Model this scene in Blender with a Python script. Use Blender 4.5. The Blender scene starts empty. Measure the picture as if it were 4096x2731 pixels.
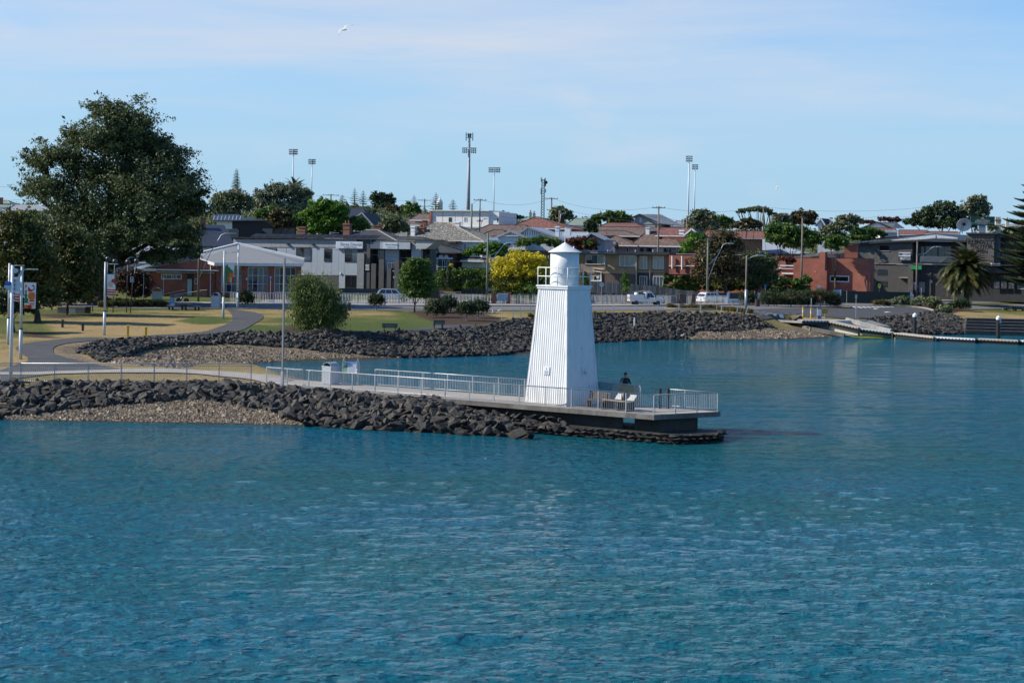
import bpy, bmesh, math, random
import numpy as np
from mathutils import Vector, Matrix
S = bpy.context.scene
COL = S.collection
random.seed(7); RNG = np.random.default_rng(11)
R = math.radians
# ------------------------------------------------------------ camera
F, HC, ROLL = 6100.0, 10.0, R(1.0)          # focal length in photo pixels, eye height above the water, roll
cam_d = bpy.data.cameras.new('camera'); cam = bpy.data.objects.new('camera', cam_d); COL.objects.link(cam)
cam.location = (0, 0, HC); cam.rotation_euler = (math.pi/2, -ROLL, 0)
cam_d.sensor_width = 36; cam_d.lens = F/4096*36; cam_d.shift_y = -350.5/4096
cam_d.clip_start = 0.5; cam_d.clip_end = 6000
S.camera = cam
# ------------------------------------------------------------ light
SUN_EL, SUN_AZ = R(36), R(-87.5)             # azimuth measured from +Y towards +X
sd = Vector((math.sin(SUN_AZ)*math.cos(SUN_EL), math.cos(SUN_AZ)*math.cos(SUN_EL), math.sin(SUN_EL)))
sun_d = bpy.data.lights.new('sun', 'SUN'); sun_d.energy = 5.0; sun_d.angle = R(0.5); sun_d.color = (1.0, 0.91, 0.77)
sun = bpy.data.objects.new('sun', sun_d); COL.objects.link(sun); sun.location = (-50, 0, 80)
sun.rotation_euler = sd.to_track_quat('Z', 'Y').to_euler()
W = bpy.data.worlds.new('World'); S.world = W; W.use_nodes = True
nt = W.node_tree; nt.nodes.clear(); N = nt.nodes.new; L = nt.links.new
sky = N('ShaderNodeTexSky'); sky.sky_type = 'NISHITA'; sky.sun_disc = False
sky.sun_elevation = SUN_EL; sky.sun_rotation = SUN_AZ; sky.air_density = 1.0; sky.dust_density = 0.2; sky.ozone_density = 2.2
tc = N('ShaderNodeTexCoord'); sep = N('ShaderNodeSeparateXYZ'); L(tc.outputs['Generated'], sep.inputs[0])
# cirrus veil: noise on the direction flattened onto a high layer
def wmath(op, a, b=None, clamp=False):
    n = N('ShaderNodeMath'); n.operation = op; n.use_clamp = clamp
    for i, v in enumerate((a, b)):
        if v is None: continue
        if isinstance(v, (int, float)): n.inputs[i].default_value = v
        else: L(v, n.inputs[i])
    return n.outputs[0]
zc = wmath('ADD', wmath('MAXIMUM', sep.outputs[2], 0.0), 0.12)
cmb = N('ShaderNodeCombineXYZ'); L(wmath('DIVIDE', sep.outputs[0], zc), cmb.inputs[0]); L(wmath('DIVIDE', sep.outputs[1], zc), cmb.inputs[1])
mp = N('ShaderNodeMapping'); mp.inputs['Scale'].default_value = (0.55, 1.1, 1); mp.inputs['Rotation'].default_value = (0, 0, R(12)); mp.inputs['Location'].default_value = (3.1, 1.4, 0)
L(cmb.outputs[0], mp.inputs[0])
nz = N('ShaderNodeTexNoise'); nz.inputs['Scale'].default_value = 1.0; nz.inputs['Detail'].default_value = 9; nz.inputs['Roughness'].default_value = 0.58; nz.inputs['Distortion'].default_value = 0.3
L(mp.outputs[0], nz.inputs[0])
rp = N('ShaderNodeValToRGB'); rp.color_ramp.elements[0].position = 0.36; rp.color_ramp.elements[1].position = 0.62; L(nz.outputs[0], rp.inputs[0])
band = N('ShaderNodeMapRange'); band.inputs['From Min'].default_value = 0.045; band.inputs['From Max'].default_value = 0.13; L(sep.outputs[2], band.inputs['Value'])
# the wide veil lies to the north and west and thins out to the east (right)
xm = N('ShaderNodeMapRange'); xm.inputs['From Min'].default_value = 0.02; xm.inputs['From Max'].default_value = 0.36; xm.inputs['To Min'].default_value = 1.0; xm.inputs['To Max'].default_value = 0.45; L(sep.outputs[0], xm.inputs['Value'])
hi = N('ShaderNodeMapRange'); hi.inputs['From Min'].default_value = 0.15; hi.inputs['From Max'].default_value = 0.30; hi.inputs['To Min'].default_value = 1.0; hi.inputs['To Max'].default_value = 0.06; L(sep.outputs[2], hi.inputs['Value'])
fac = wmath('MULTIPLY', hi.outputs[0], wmath('MULTIPLY', wmath('MULTIPLY', wmath('ADD', wmath('MULTIPLY', rp.outputs[0], 0.72), 0.28), band.outputs[0]), xm.outputs[0]))
# small low cumulus puffs near the skyline
nz2 = N('ShaderNodeTexNoise'); nz2.inputs['Scale'].default_value = 9; nz2.inputs['Detail'].default_value = 5
mp2 = N('ShaderNodeMapping'); mp2.inputs['Scale'].default_value = (1.0, 1.0, 2.6); L(tc.outputs['Generated'], mp2.inputs[0]); L(mp2.outputs[0], nz2.inputs[0])
rp2 = N('ShaderNodeValToRGB'); rp2.color_ramp.elements[0].position = 0.58; rp2.color_ramp.elements[1].position = 0.76; L(nz2.outputs[0], rp2.inputs[0])
fac2 = wmath('ADD', fac, wmath('MULTIPLY', rp2.outputs[0], 0.35), True)
# clear maritime air: a deeper blue than the model's default
tn_ = N('ShaderNodeMixRGB'); tn_.blend_type = 'MULTIPLY'; tn_.inputs[0].default_value = 1; L(sky.outputs[0], tn_.inputs[1]); tn_.inputs[2].default_value = (0.62, 1.15, 1.62, 1)
# pale blue sea haze low on the horizon, all the way round
hz = N('ShaderNodeMapRange'); hz.interpolation_type = 'SMOOTHSTEP'; hz.inputs['From Min'].default_value = 0.0; hz.inputs['From Max'].default_value = 0.24; hz.inputs['To Min'].default_value = 0.97; hz.inputs['To Max'].default_value = 0.0; L(sep.outputs[2], hz.inputs['Value'])
hm = N('ShaderNodeMixRGB'); L(hz.outputs[0], hm.inputs[0]); L(tn_.outputs[0], hm.inputs[1]); hm.inputs[2].default_value = (3.85, 5.8, 7.55, 1)
mx = N('ShaderNodeMixRGB'); L(fac2, mx.inputs[0]); L(hm.outputs[0], mx.inputs[1]); mx.inputs[2].default_value = (5.75, 6.5, 7.7, 1)
bg = N('ShaderNodeBackground'); bg.inputs[1].default_value = 0.076; L(mx.outputs[0], bg.inputs[0])
wo = N('ShaderNodeOutputWorld'); L(bg.outputs[0], wo.inputs[0])
S.view_settings.view_transform = 'Standard'; S.view_settings.look = 'None'; S.view_settings.exposure = 0.52; S.view_settings.gamma = 1
S.view_settings.use_curve_mapping = False
S.render.engine = 'CYCLES'; S.cycles.max_bounces = 6; S.cycles.transparent_max_bounces = 8; S.cycles.caustics_reflective = False; S.cycles.caustics_refractive = False

# ------------------------------------------------------------ photo ray helpers
CR, SR = math.cos(ROLL), math.sin(ROLL)
def ray(px, py):
    u, v = px-2048, py-1015
    return u*CR+v*SR, -u*SR+v*CR
def at(px, py, Y):
    u, v = ray(px, py); return Vector((u*Y/F, Y, HC-v*Y/F))
def gz(px, py, z):
    u, v = ray(px, py); Y = F*(HC-z)/v; return Vector((u*Y/F, Y, z))
def proj(p):
    u = p[0]*F/p[1]; v = (HC-p[2])*F/p[1]; return (2048+u*CR-v*SR, 1015+u*SR+v*CR)

# ------------------------------------------------------------ object helpers
def link(o): COL.objects.link(o); return o
def tag(o, label=None, cat=None, group=None, kind=None):
    if label: o['label'] = label
    if cat: o['category'] = cat
    if group: o['group'] = group
    if kind: o['kind'] = kind
    return o
def thing(name, label, cat, loc=(0,0,0), rz=0, group=None):
    o = bpy.data.objects.new(name, None); link(o); o.location = loc; o.rotation_euler = (0,0,rz); o.empty_display_size = 0.3
    return tag(o, label, cat, group)
def copy_tree(o, loc=None, rz=None, parent=None, label=None, scale=None):
    c = o.copy(); link(c)
    if parent is not None: c.parent = parent
    if loc is not None: c.location = loc
    if rz is not None: c.rotation_euler = (0,0,rz)
    if scale is not None: c.scale = (scale,)*3 if isinstance(scale, (int,float)) else scale
    if label: c['label'] = label
    for ch in list(o.children): copy_tree(ch, parent=c)
    return c
def rot2(x, y, a): return x*math.cos(a)-y*math.sin(a), x*math.sin(a)+y*math.cos(a)

class MB:
    """collects shapes, builds one mesh object"""
    def __init__(s): s.v = []; s.f = []; s.m = []; s.uv = {}
    def add(s, vs, fs, mi=0):
        b = len(s.v); s.v += [tuple(p) for p in vs]
        for f in fs: s.f.append(tuple(b+i for i in f)); s.m.append(mi)
        return s
    def box(s, x0, x1, y0, y1, z0, z1, mi=0):
        vs = [(x,y,z) for z in (z0,z1) for (x,y) in ((x0,y0),(x1,y0),(x1,y1),(x0,y1))]
        return s.add(vs, [(3,2,1,0),(4,5,6,7),(0,1,5,4),(1,2,6,5),(2,3,7,6),(3,0,4,7)], mi)
    def cbox(s, c, size, rz=0, mi=0, rx=0, ry=0):
        M_ = Matrix.Translation(c) @ Matrix.Rotation(rz,4,'Z') @ Matrix.Rotation(ry,4,'Y') @ Matrix.Rotation(rx,4,'X')
        h = [d/2 for d in size]
        vs = [M_ @ Vector((x*h[0],y*h[1],z*h[2])) for z in (-1,1) for (x,y) in ((-1,-1),(1,-1),(1,1),(-1,1))]
        return s.add(vs, [(3,2,1,0),(4,5,6,7),(0,1,5,4),(1,2,6,5),(2,3,7,6),(3,0,4,7)], mi)
    def beam(s, a, b, w, h, mi=0):
        """rectangular bar from a to b, w across, h upright"""
        a, b = Vector(a), Vector(b); d = (b-a).normalized()
        side = d.cross(Vector((0,0,1)))
        if side.length < 1e-4: side = Vector((1,0,0))
        side.normalize(); up = side.cross(d).normalized()
        vs = [p+side*sx*w/2+up*sz*h/2 for p in (a,b) for (sx,sz) in ((-1,-1),(1,-1),(1,1),(-1,1))]
        return s.add(vs, [(3,2,1,0),(4,5,6,7),(0,1,5,4),(1,2,6,5),(2,3,7,6),(3,0,4,7)], mi)
    def tube(s, pts, r, seg=6, mi=0, caps=True):
        pts = [Vector(p) for p in pts]; n = len(pts); rr = r if isinstance(r, (list,tuple)) else [r]*n
        b = len(s.v); ref = Vector((0,0,1))
        for i, p in enumerate(pts):
            d = (pts[min(i+1,n-1)]-pts[max(i-1,0)]).normalized()
            q = ref if abs(d.dot(ref)) < 0.95 else Vector((1,0,0))
            e1 = d.cross(q).normalized(); e2 = d.cross(e1)
            for k in range(seg):
                a = 2*math.pi*k/seg; s.v.append(tuple(p+(e1*math.cos(a)+e2*math.sin(a))*rr[i]))
        for i in range(n-1):
            for k in range(seg):
                k2 = (k+1)%seg; s.f.append((b+i*seg+k, b+i*seg+k2, b+(i+1)*seg+k2, b+(i+1)*seg+k)); s.m.append(mi)
        if caps:
            s.f.append(tuple(b+k for k in range(seg))[::-1]); s.m.append(mi); s.f.append(tuple(b+(n-1)*seg+k for k in range(seg))); s.m.append(mi)
        return s
    def lathe(s, prof, c=(0,0,0), seg=24, mi=0, axis='Z'):
        b = len(s.v)
        for (r, z) in prof:
            for k in range(seg):
                a = 2*math.pi*k/seg
                p = (r*math.cos(a), r*math.sin(a), z) if axis == 'Z' else ((r*math.cos(a), z, r*math.sin(a)) if axis == 'Y' else (z, r*math.cos(a), r*math.sin(a)))
                s.v.append((c[0]+p[0], c[1]+p[1], c[2]+p[2]))
        for i in range(len(prof)-1):
            for k in range(seg):
                k2 = (k+1)%seg; s.f.append((b+i*seg+k, b+i*seg+k2, b+(i+1)*seg+k2, b+(i+1)*seg+k)); s.m.append(mi)
        if prof[0][0] > 1e-5: s.f.append(tuple(b+k for k in range(seg))[::-1]); s.m.append(mi)
        if prof[-1][0] > 1e-5: s.f.append(tuple(b+(len(prof)-1)*seg+k for k in range(seg))); s.m.append(mi)
        return s
    def prism(s, poly, d0, d1, plane='XZ', mi=0):
        """closed outline (list of 2D points) swept between d0 and d1 on the axis left out"""
        n = len(poly)
        def P(a, b_, d): return (a, d, b_) if plane == 'XZ' else ((d, a, b_) if plane == 'YZ' else (a, b_, d))
        vs = [P(a,b_,d0) for a,b_ in poly]+[P(a,b_,d1) for a,b_ in poly]
        fs = [tuple(range(n)), tuple(range(2*n-1, n-1, -1))]+[(i, n+i, n+(i+1)%n, (i+1)%n) for i in range(n)]
        return s.add(vs, fs, mi)
    def slab(s, top, th, mi=0):
        """polygon in space thickened straight down"""
        n = len(top); vs = [tuple(p) for p in top]+[(p[0],p[1],p[2]-th) for p in top]
        return s.add(vs, [tuple(range(n)), tuple(range(2*n-1,n-1,-1))]+[(i,(i+1)%n,n+(i+1)%n,n+i)[::-1] for i in range(n)], mi)
    def mesh(s, name, mats, smooth=False, fix=True):
        me = bpy.data.meshes.new(name); me.from_pydata(s.v, [], s.f)
        for m in (mats if isinstance(mats, (list,tuple)) else [mats]): me.materials.append(m)
        if any(s.m): me.polygons.foreach_set('material_index', s.m)
        if fix:
            bm = bmesh.new(); bm.from_mesh(me); bmesh.ops.recalc_face_normals(bm, faces=bm.faces); bm.to_mesh(me); bm.free()
        if smooth: me.polygons.foreach_set('use_smooth', [True]*len(me.polygons))
        me.update(); return me
    def build(s, name, mats, parent=None, smooth=False, fix=True, loc=None):
        me = s.mesh(name, mats, smooth, fix); o = bpy.data.objects.new(name, me); link(o)
        if parent is not None: o.parent = parent
        if loc is not None: o.location = loc
        return o
def np_mesh(name, v, f, mats, attrs=None, smooth=False, mi=None):
    """v (n,3), f (m,k) arrays -> mesh, fast"""
    me = bpy.data.meshes.new(name); v = np.asarray(v, np.float32); f = np.asarray(f, np.int32); k = f.shape[1]
    me.vertices.add(len(v)); me.vertices.foreach_set('co', v.ravel())
    me.loops.add(f.size); me.loops.foreach_set('vertex_index', f.ravel())
    me.polygons.add(len(f)); me.polygons.foreach_set('loop_start', np.arange(0, f.size, k, dtype=np.int32)); me.polygons.foreach_set('loop_total', np.full(len(f), k, np.int32))
    for m in (mats if isinstance(mats, (list,tuple)) else [mats]): me.materials.append(m)
    if mi is not None: me.polygons.foreach_set('material_index', np.asarray(mi, np.int32))
    for an, (dom, arr) in (attrs or {}).items():
        if arr.ndim == 1: a = me.attributes.new(an, 'FLOAT', dom); a.data.foreach_set('value', arr.astype(np.float32))
        else: a = me.attributes.new(an, 'FLOAT_COLOR', dom); a.data.foreach_set('color', arr.astype(np.float32).ravel())
    me.update(calc_edges=True)
    me.polygons.foreach_set('use_smooth', np.full(len(f), bool(smooth)))
    return me
def np_obj(name, v, f, mats, parent=None, **k):
    o = bpy.data.objects.new(name, np_mesh(name, v, f, mats, **k)); link(o)
    if parent is not None: o.parent = parent
    return o
def text_obj(name, body, size, mat, parent=None, loc=(0,0,0), rot=(math.pi/2,0,0), align='CENTER', depth=0.01, sx=1.0, bold=0.0):
    cu = bpy.data.curves.new('lettering', 'FONT'); cu.body = body; cu.size = size; cu.align_x = align; cu.align_y = 'CENTER'; cu.extrude = depth; cu.resolution_u = 3
    cu.offset = bold
    tmp = bpy.data.objects.new('lettering', cu); link(tmp); dg = bpy.context.evaluated_depsgraph_get(); dg.update()
    me = bpy.data.meshes.new_from_object(tmp.evaluated_get(dg)); bpy.data.objects.remove(tmp); bpy.data.curves.remove(cu)
    me.name = name; me.materials.clear(); me.materials.append(mat)
    o = bpy.data.objects.new(name, me); link(o); o.location = loc; o.rotation_euler = rot; o.scale = (sx,1,1)
    if parent is not None: o.parent = parent
    return o

# ------------------------------------------------------------ materials
MATS = {}
def _node(t, typ, **kw):
    n = t.nodes.new(typ)
    for k, v in kw.items(): setattr(n, k, v)
    return n
def mat(name, col, rough=0.6, metal=0.0, var=0.18, scale=1.5, bump=0.0, bscale=12.0, spec=0.5, col2=None, grime=0.0, stretch=None, coat=0):
    """painted / mineral surface: base colour broken up by two noises, optional relief and rain-streak grime"""
    if name in MATS: return MATS[name]
    m = bpy.data.materials.new(name); m.use_nodes = True; t = m.node_tree; b = t.nodes['Principled BSDF']
    b.inputs['Roughness'].default_value = rough; b.inputs['Metallic'].default_value = metal; b.inputs['Specular IOR Level'].default_value = spec
    b.inputs['Coat Weight'].default_value = coat
    tc = _node(t, 'ShaderNodeTexCoord'); mp = _node(t, 'ShaderNodeMapping'); t.links.new(tc.outputs['Object'], mp.inputs[0])
    if stretch: mp.inputs['Scale'].default_value = stretch
    n1 = _node(t, 'ShaderNodeTexNoise'); n1.inputs['Scale'].default_value = scale; n1.inputs['Detail'].default_value = 6; n1.inputs['Roughness'].default_value = 0.65
    t.links.new(mp.outputs[0], n1.inputs[0])
    c2 = col2 if col2 else tuple(c*(1-var*1.4) for c in col)
    c1 = col if col2 else tuple(min(1,c*(1+var*0.7)) for c in col)
    rp = _node(t, 'ShaderNodeValToRGB'); rp.color_ramp.elements[0].position = 0.32; rp.color_ramp.elements[1].position = 0.68
    rp.color_ramp.elements[0].color = (*c2,1); rp.color_ramp.elements[1].color = (*c1,1); t.links.new(n1.outputs[0], rp.inputs[0])
    out = rp.outputs[0]
    if grime > 0:
        mg = _node(t, 'ShaderNodeMapping'); mg.inputs['Scale'].default_value = (1.6,1.6,0.16); t.links.new(tc.outputs['Object'], mg.inputs[0])
        n2 = _node(t, 'ShaderNodeTexNoise'); n2.inputs['Scale'].default_value = 2.2; n2.inputs['Detail'].default_value = 5; t.links.new(mg.outputs[0], n2.inputs[0])
        r2 = _node(t, 'ShaderNodeMapRange'); r2.inputs['From Min'].default_value = 0.45; r2.inputs['From Max'].default_value = 0.75; r2.inputs['To Max'].default_value = grime; t.links.new(n2.outputs[0], r2.inputs['Value'])
        x = _node(t, 'ShaderNodeMixRGB', blend_type='MIX'); t.links.new(r2.outputs[0], x.inputs[0]); t.links.new(out, x.inputs[1]); x.inputs[2].default_value = tuple(c*0.35+0.01 for c in col)+(1,)
        out = x.outputs[0]
    t.links.new(out, b.inputs['Base Color'])
    if bump > 0:
        n3 = _node(t, 'ShaderNodeTexNoise'); n3.inputs['Scale'].default_value = bscale; n3.inputs['Detail'].default_value = 5; t.links.new(tc.outputs['Object'], n3.inputs[0])
        bp = _node(t, 'ShaderNodeBump'); bp.inputs['Strength'].default_value = bump; bp.inputs['Distance'].default_value = 0.05; t.links.new(n3.outputs[0], bp.inputs['Height']); t.links.new(bp.outputs[0], b.inputs['Normal'])
    MATS[name] = m; return m
def brick_mat(name, c1, c2, mortar, bw=0.23, bh=0.076, var=0.3):
    m = bpy.data.materials.new(name); m.use_nodes = True; t = m.node_tree; b = t.nodes['Principled BSDF']; b.inputs['Roughness'].default_value = 0.85
    tc = _node(t, 'ShaderNodeTexCoord'); sp = _node(t, 'ShaderNodeSeparateXYZ'); t.links.new(tc.outputs['Object'], sp.inputs[0])
    ad = _node(t, 'ShaderNodeMath'); t.links.new(sp.outputs[0], ad.inputs[0]); t.links.new(sp.outputs[1], ad.inputs[1])
    cb = _node(t, 'ShaderNodeCombineXYZ'); t.links.new(ad.outputs[0], cb.inputs[0]); t.links.new(sp.outputs[2], cb.inputs[1])
    bt = _node(t, 'ShaderNodeTexBrick'); bt.inputs['Scale'].default_value = 1; bt.inputs['Brick Width'].default_value = bw; bt.inputs['Row Height'].default_value = bh
    bt.inputs['Mortar Size'].default_value = 0.008; bt.inputs['Color1'].default_value = (*c1,1); bt.inputs['Color2'].default_value = (*c2,1); bt.inputs['Mortar'].default_value = (*mortar,1)
    t.links.new(cb.outputs[0], bt.inputs[0])
    n1 = _node(t, 'ShaderNodeTexNoise'); n1.inputs['Scale'].default_value = 0.7; n1.inputs['Detail'].default_value = 7; t.links.new(tc.outputs['Object'], n1.inputs[0])
    r1 = _node(t, 'ShaderNodeMapRange'); r1.inputs['From Min'].default_value = 0.3; r1.inputs['From Max'].default_value = 0.7; r1.inputs['To Min'].default_value = 1-var; r1.inputs['To Max'].default_value = 1+var*0.5; t.links.new(n1.outputs[0], r1.inputs['Value'])
    x = _node(t, 'ShaderNodeMixRGB', blend_type='MULTIPLY'); x.inputs[0].default_value = 1; t.links.new(bt.outputs[0], x.inputs[1]); t.links.new(r1.outputs[0], x.inputs[2]); t.links.new(x.outputs[0], b.inputs['Base Color'])
    bp = _node(t, 'ShaderNodeBump'); bp.inputs['Strength'].default_value = 0.4; bp.inputs['Distance'].default_value = 0.01; bp.invert = True; t.links.new(bt.outputs['Fac'], bp.inputs['Height']); t.links.new(bp.outputs[0], b.inputs['Normal'])
    MATS[name] = m; return m
def tile_mat(name, c1, c2, bw=0.3, bh=0.34, lichen=None, rib=False, rough=0.8):
    """roof covering in courses up the slope; uses the roof's UV map in metres"""
    m = bpy.data.materials.new(name); m.use_nodes = True; t = m.node_tree; b = t.nodes['Principled BSDF']; b.inputs['Roughness'].default_value = rough
    tc = _node(t, 'ShaderNodeTexCoord'); sp = _node(t, 'ShaderNodeSeparateXYZ'); t.links.new(tc.outputs['UV'], sp.inputs[0])
    n1 = _node(t, 'ShaderNodeTexNoise'); n1.inputs['Scale'].default_value = 0.9; n1.inputs['Detail'].default_value = 8; n1.inputs['Roughness'].default_value = 0.7; t.links.new(tc.outputs['UV'], n1.inputs[0])
    if rib:
        w = _node(t, 'ShaderNodeTexWave'); w.bands_direction = 'X'; w.inputs['Scale'].default_value = 1.6; w.inputs['Distortion'].default_value = 0; t.links.new(tc.outputs['UV'], w.inputs[0]); h = w.outputs['Fac']
        rp = _node(t, 'ShaderNodeValToRGB'); rp.color_ramp.elements[0].position = .3; rp.color_ramp.elements[1].position = .7
        rp.color_ramp.elements[0].color = (*c2,1); rp.color_ramp.elements[1].color = (*c1,1); t.links.new(n1.outputs[0], rp.inputs[0]); col = rp.outputs[0]; d = 0.02
    else:
        bt = _node(t, 'ShaderNodeTexBrick'); bt.inputs['Scale'].default_value = 1; bt.inputs['Brick Width'].default_value = bw; bt.inputs['Row Height'].default_value = bh; bt.inputs['Mortar Size'].default_value = 0.03
        bt.inputs['Color1'].default_value = (*c1,1); bt.inputs['Color2'].default_value = (*c2,1); bt.inputs['Mortar'].default_value = tuple(c*0.3 for c in c2)+(1,); t.links.new(tc.outputs['UV'], bt.inputs[0])
        fr = _node(t, 'ShaderNodeMath', operation='DIVIDE'); t.links.new(sp.outputs[1], fr.inputs[0]); fr.inputs[1].default_value = bh
        fr2 = _node(t, 'ShaderNodeMath', operation='FRACT'); t.links.new(fr.outputs[0], fr2.inputs[0])
        h1 = _node(t, 'ShaderNodeMath', operation='SUBTRACT'); h1.inputs[0].default_value = 1; t.links.new(fr2.outputs[0], h1.inputs[1]); h = h1.outputs[0]; d = 0.06
        r1 = _node(t, 'ShaderNodeMapRange'); r1.inputs['From Min'].default_value = .3; r1.inputs['From Max'].default_value = .7; r1.inputs['To Min'].default_value = .55; r1.inputs['To Max'].default_value = 1.25; t.links.new(n1.outputs[0], r1.inputs['Value'])
        x = _node(t, 'ShaderNodeMixRGB', blend_type='MULTIPLY'); x.inputs[0].default_value = 1; t.links.new(bt.outputs[0], x.inputs[1]); t.links.new(r1.outputs[0], x.inputs[2]); col = x.outputs[0]
        if lichen:
            n2 = _node(t, 'ShaderNodeTexNoise'); n2.inputs['Scale'].default_value = 2.6; n2.inputs['Detail'].default_value = 6; t.links.new(tc.outputs['UV'], n2.inputs[0])
            r2 = _node(t, 'ShaderNodeMapRange'); r2.inputs['From Min'].default_value = .52; r2.inputs['From Max'].default_value = .68; t.links.new(n2.outputs[0], r2.inputs['Value'])
            y = _node(t, 'ShaderNodeMixRGB'); t.links.new(r2.outputs[0], y.inputs[0]); t.links.new(col, y.inputs[1]); y.inputs[2].default_value = (*lichen,1); col = y.outputs[0]
    t.links.new(col, b.inputs['Base Color'])
    bp = _node(t, 'ShaderNodeBump'); bp.inputs['Strength'].default_value = 0.9; bp.inputs['Distance'].default_value = d; t.links.new(h, bp.inputs['Height']); t.links.new(bp.outputs[0], b.inputs['Normal'])
    MATS[name] = m; return m
def leaf_mat(name, dark, light, warm=None, transl=0.3, rough=0.55):
    """leaf: hue varies leaf by leaf from the 'tint' attribute; some light comes through"""
    m = bpy.data.materials.new(name); m.use_nodes = True; t = m.node_tree; b = t.nodes['Principled BSDF']; b.inputs['Roughness'].default_value = rough; b.inputs['Specular IOR Level'].default_value = 0.3
    a = _node(t, 'ShaderNodeAttribute'); a.attribute_name = 'tint'
    rp = _node(t, 'ShaderNodeValToRGB'); e = rp.color_ramp.elements; e[0].position = 0.1; e[0].color = (*dark,1); e[1].position = 0.75; e[1].color = (*light,1)
    if warm: k = e.new(0.97); k.color = (*warm,1)
    t.links.new(a.outputs['Fac'], rp.inputs[0]); t.links.new(rp.outputs[0], b.inputs['Base Color'])
    tr = _node(t, 'ShaderNodeBsdfTranslucent'); t.links.new(rp.outputs[0], tr.inputs[0]); ms = _node(t, 'ShaderNodeMixShader'); ms.inputs[0].default_value = transl
    t.links.new(b.outputs[0], ms.inputs[1]); t.links.new(tr.outputs[0], ms.inputs[2]); t.links.new(ms.outputs[0], t.nodes['Material Output'].inputs[0])
    MATS[name] = m; return m
white = mat('white_paint', (0.66,0.67,0.67), 0.45, var=0.05, grime=0.16)
white_flat = mat('white_trim', (0.68,0.70,0.72), 0.55, var=0.08)
steel = mat('galvanised_steel', (0.40,0.42,0.44), 0.42, metal=0.45, var=0.15, scale=6)
pole_dull = mat('dull_pole', (0.20,0.21,0.215), 0.5, var=0.15)
grey_pole = mat('grey_pole_paint', (0.50,0.54,0.58), 0.4, var=0.06)
dark_metal = mat('dark_metal', (0.035,0.037,0.04), 0.5, var=0.2)
black = mat('black_plastic', (0.012,0.012,0.013), 0.5, var=0.1)
concrete = mat('concrete', (0.36,0.35,0.32), 0.85, var=0.2, scale=0.8, bump=0.3, grime=0.35)
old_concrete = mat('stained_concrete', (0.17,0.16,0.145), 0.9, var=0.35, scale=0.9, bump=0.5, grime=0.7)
asphalt = mat('asphalt', (0.045,0.046,0.049), 0.9, var=0.22, scale=0.5, bump=0.25, bscale=40)
asphalt_old = mat('worn_asphalt', (0.12,0.12,0.122), 0.9, var=0.15, scale=0.35, bump=0.25, bscale=40)
paving = mat('pavement_concrete', (0.29,0.265,0.235), 0.9, var=0.12, scale=0.6, bump=0.2)
line_white = mat('road_paint', (0.72,0.72,0.70), 0.7, var=0.15, scale=5)
wood_grey = mat('weathered_timber', (0.24,0.20,0.165), 0.9, var=0.3, scale=1.2, bump=0.4, stretch=(4,4,0.5))
wood_pole = mat('pole_timber', (0.17,0.145,0.12), 0.9, var=0.25, scale=1.0, stretch=(3,3,0.3), bump=0.3)
pole_green = mat('treated_pole', (0.13,0.15,0.125), 0.85, var=0.2, stretch=(3,3,0.3))
bark = mat('bark', (0.065,0.052,0.04), 0.95, var=0.4, scale=2, bump=0.8, bscale=5)
bark_pale = mat('pale_bark', (0.30,0.28,0.25), 0.9, var=0.5, scale=5, stretch=(1,1,0.7))
glass = mat('window_glass', (0.014,0.018,0.022), 0.04, var=0.3, scale=0.5, spec=0.8)
glass_curtain = mat('curtained_glass', (0.30,0.31,0.29), 0.12, var=0.2, scale=3, spec=0.8, stretch=(6,6,0.2))
glass_blue = mat('sky_lit_glass', (0.07,0.10,0.13), 0.06, var=0.3, scale=0.4, spec=0.9)
yellow = mat('yellow_paint', (0.72,0.42,0.02), 0.5, var=0.1)
red_brick = brick_mat('red_brick', (0.36,0.085,0.048), (0.27,0.062,0.038), (0.25,0.18,0.15))
dark_brick = brick_mat('dark_brick', (0.085,0.05,0.045), (0.062,0.038,0.035), (0.07,0.06,0.055))
tan_brick = brick_mat('tan_brick', (0.35,0.23,0.13), (0.30,0.19,0.105), (0.30,0.24,0.17))
brown_brick = brick_mat('brown_brick', (0.125,0.085,0.07), (0.10,0.068,0.058), (0.12,0.1,0.09))
grey_block = brick_mat('grey_painted_block', (0.115,0.115,0.112), (0.108,0.107,0.105), (0.095,0.094,0.092), bw=0.4, bh=0.2)
# ------------------------------------------------------------ coast and terrain
def W0(px, py): p = gz(px, py, 0.0); return (p.x, p.y)
PB = np.array((7.83, 82.6)); PD = np.array((-.857, .515)); PN = np.array((.515, .857)); DECK = 1.42   # pier: outer front corner, run towards the shore, across to the back
def E(t, n=0.0): p = PB+PD*t+PN*n; return (float(p[0]), float(p[1]))
near_shore = [W0(*p) for p in ((0,1677),(425,1684),(1000,1694),(1224,1700),(1468,1714),(1700,1726),(2100,1747),(2400,1757),(2661,1766),(2862,1758))]
far_shore = [W0(*p) for p in ((700,1478),(850,1466),(1000,1452),(1210,1441),(1444,1438),(1608,1431),(1795,1427),(2100,1415),(2382,1370),(2550,1362),(2705,1358),(2908,1358),(3146,1356),(3295,1350),(3420,1343),(3560,1341),(3783,1338),(4096,1333))]
back_shore = [E(-.8,3.3), E(10,3.4), E(18,3.4), E(21,4.6), W0(1271,1529), W0(1130,1512), W0(1000,1497), W0(850,1488)]
LAND = np.array([(-260,86.5),(-60,87.0)]+near_shore+back_shore+far_shore+[(130,236),(420,262),(420,2500),(-900,2500),(-900,86)])
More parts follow.
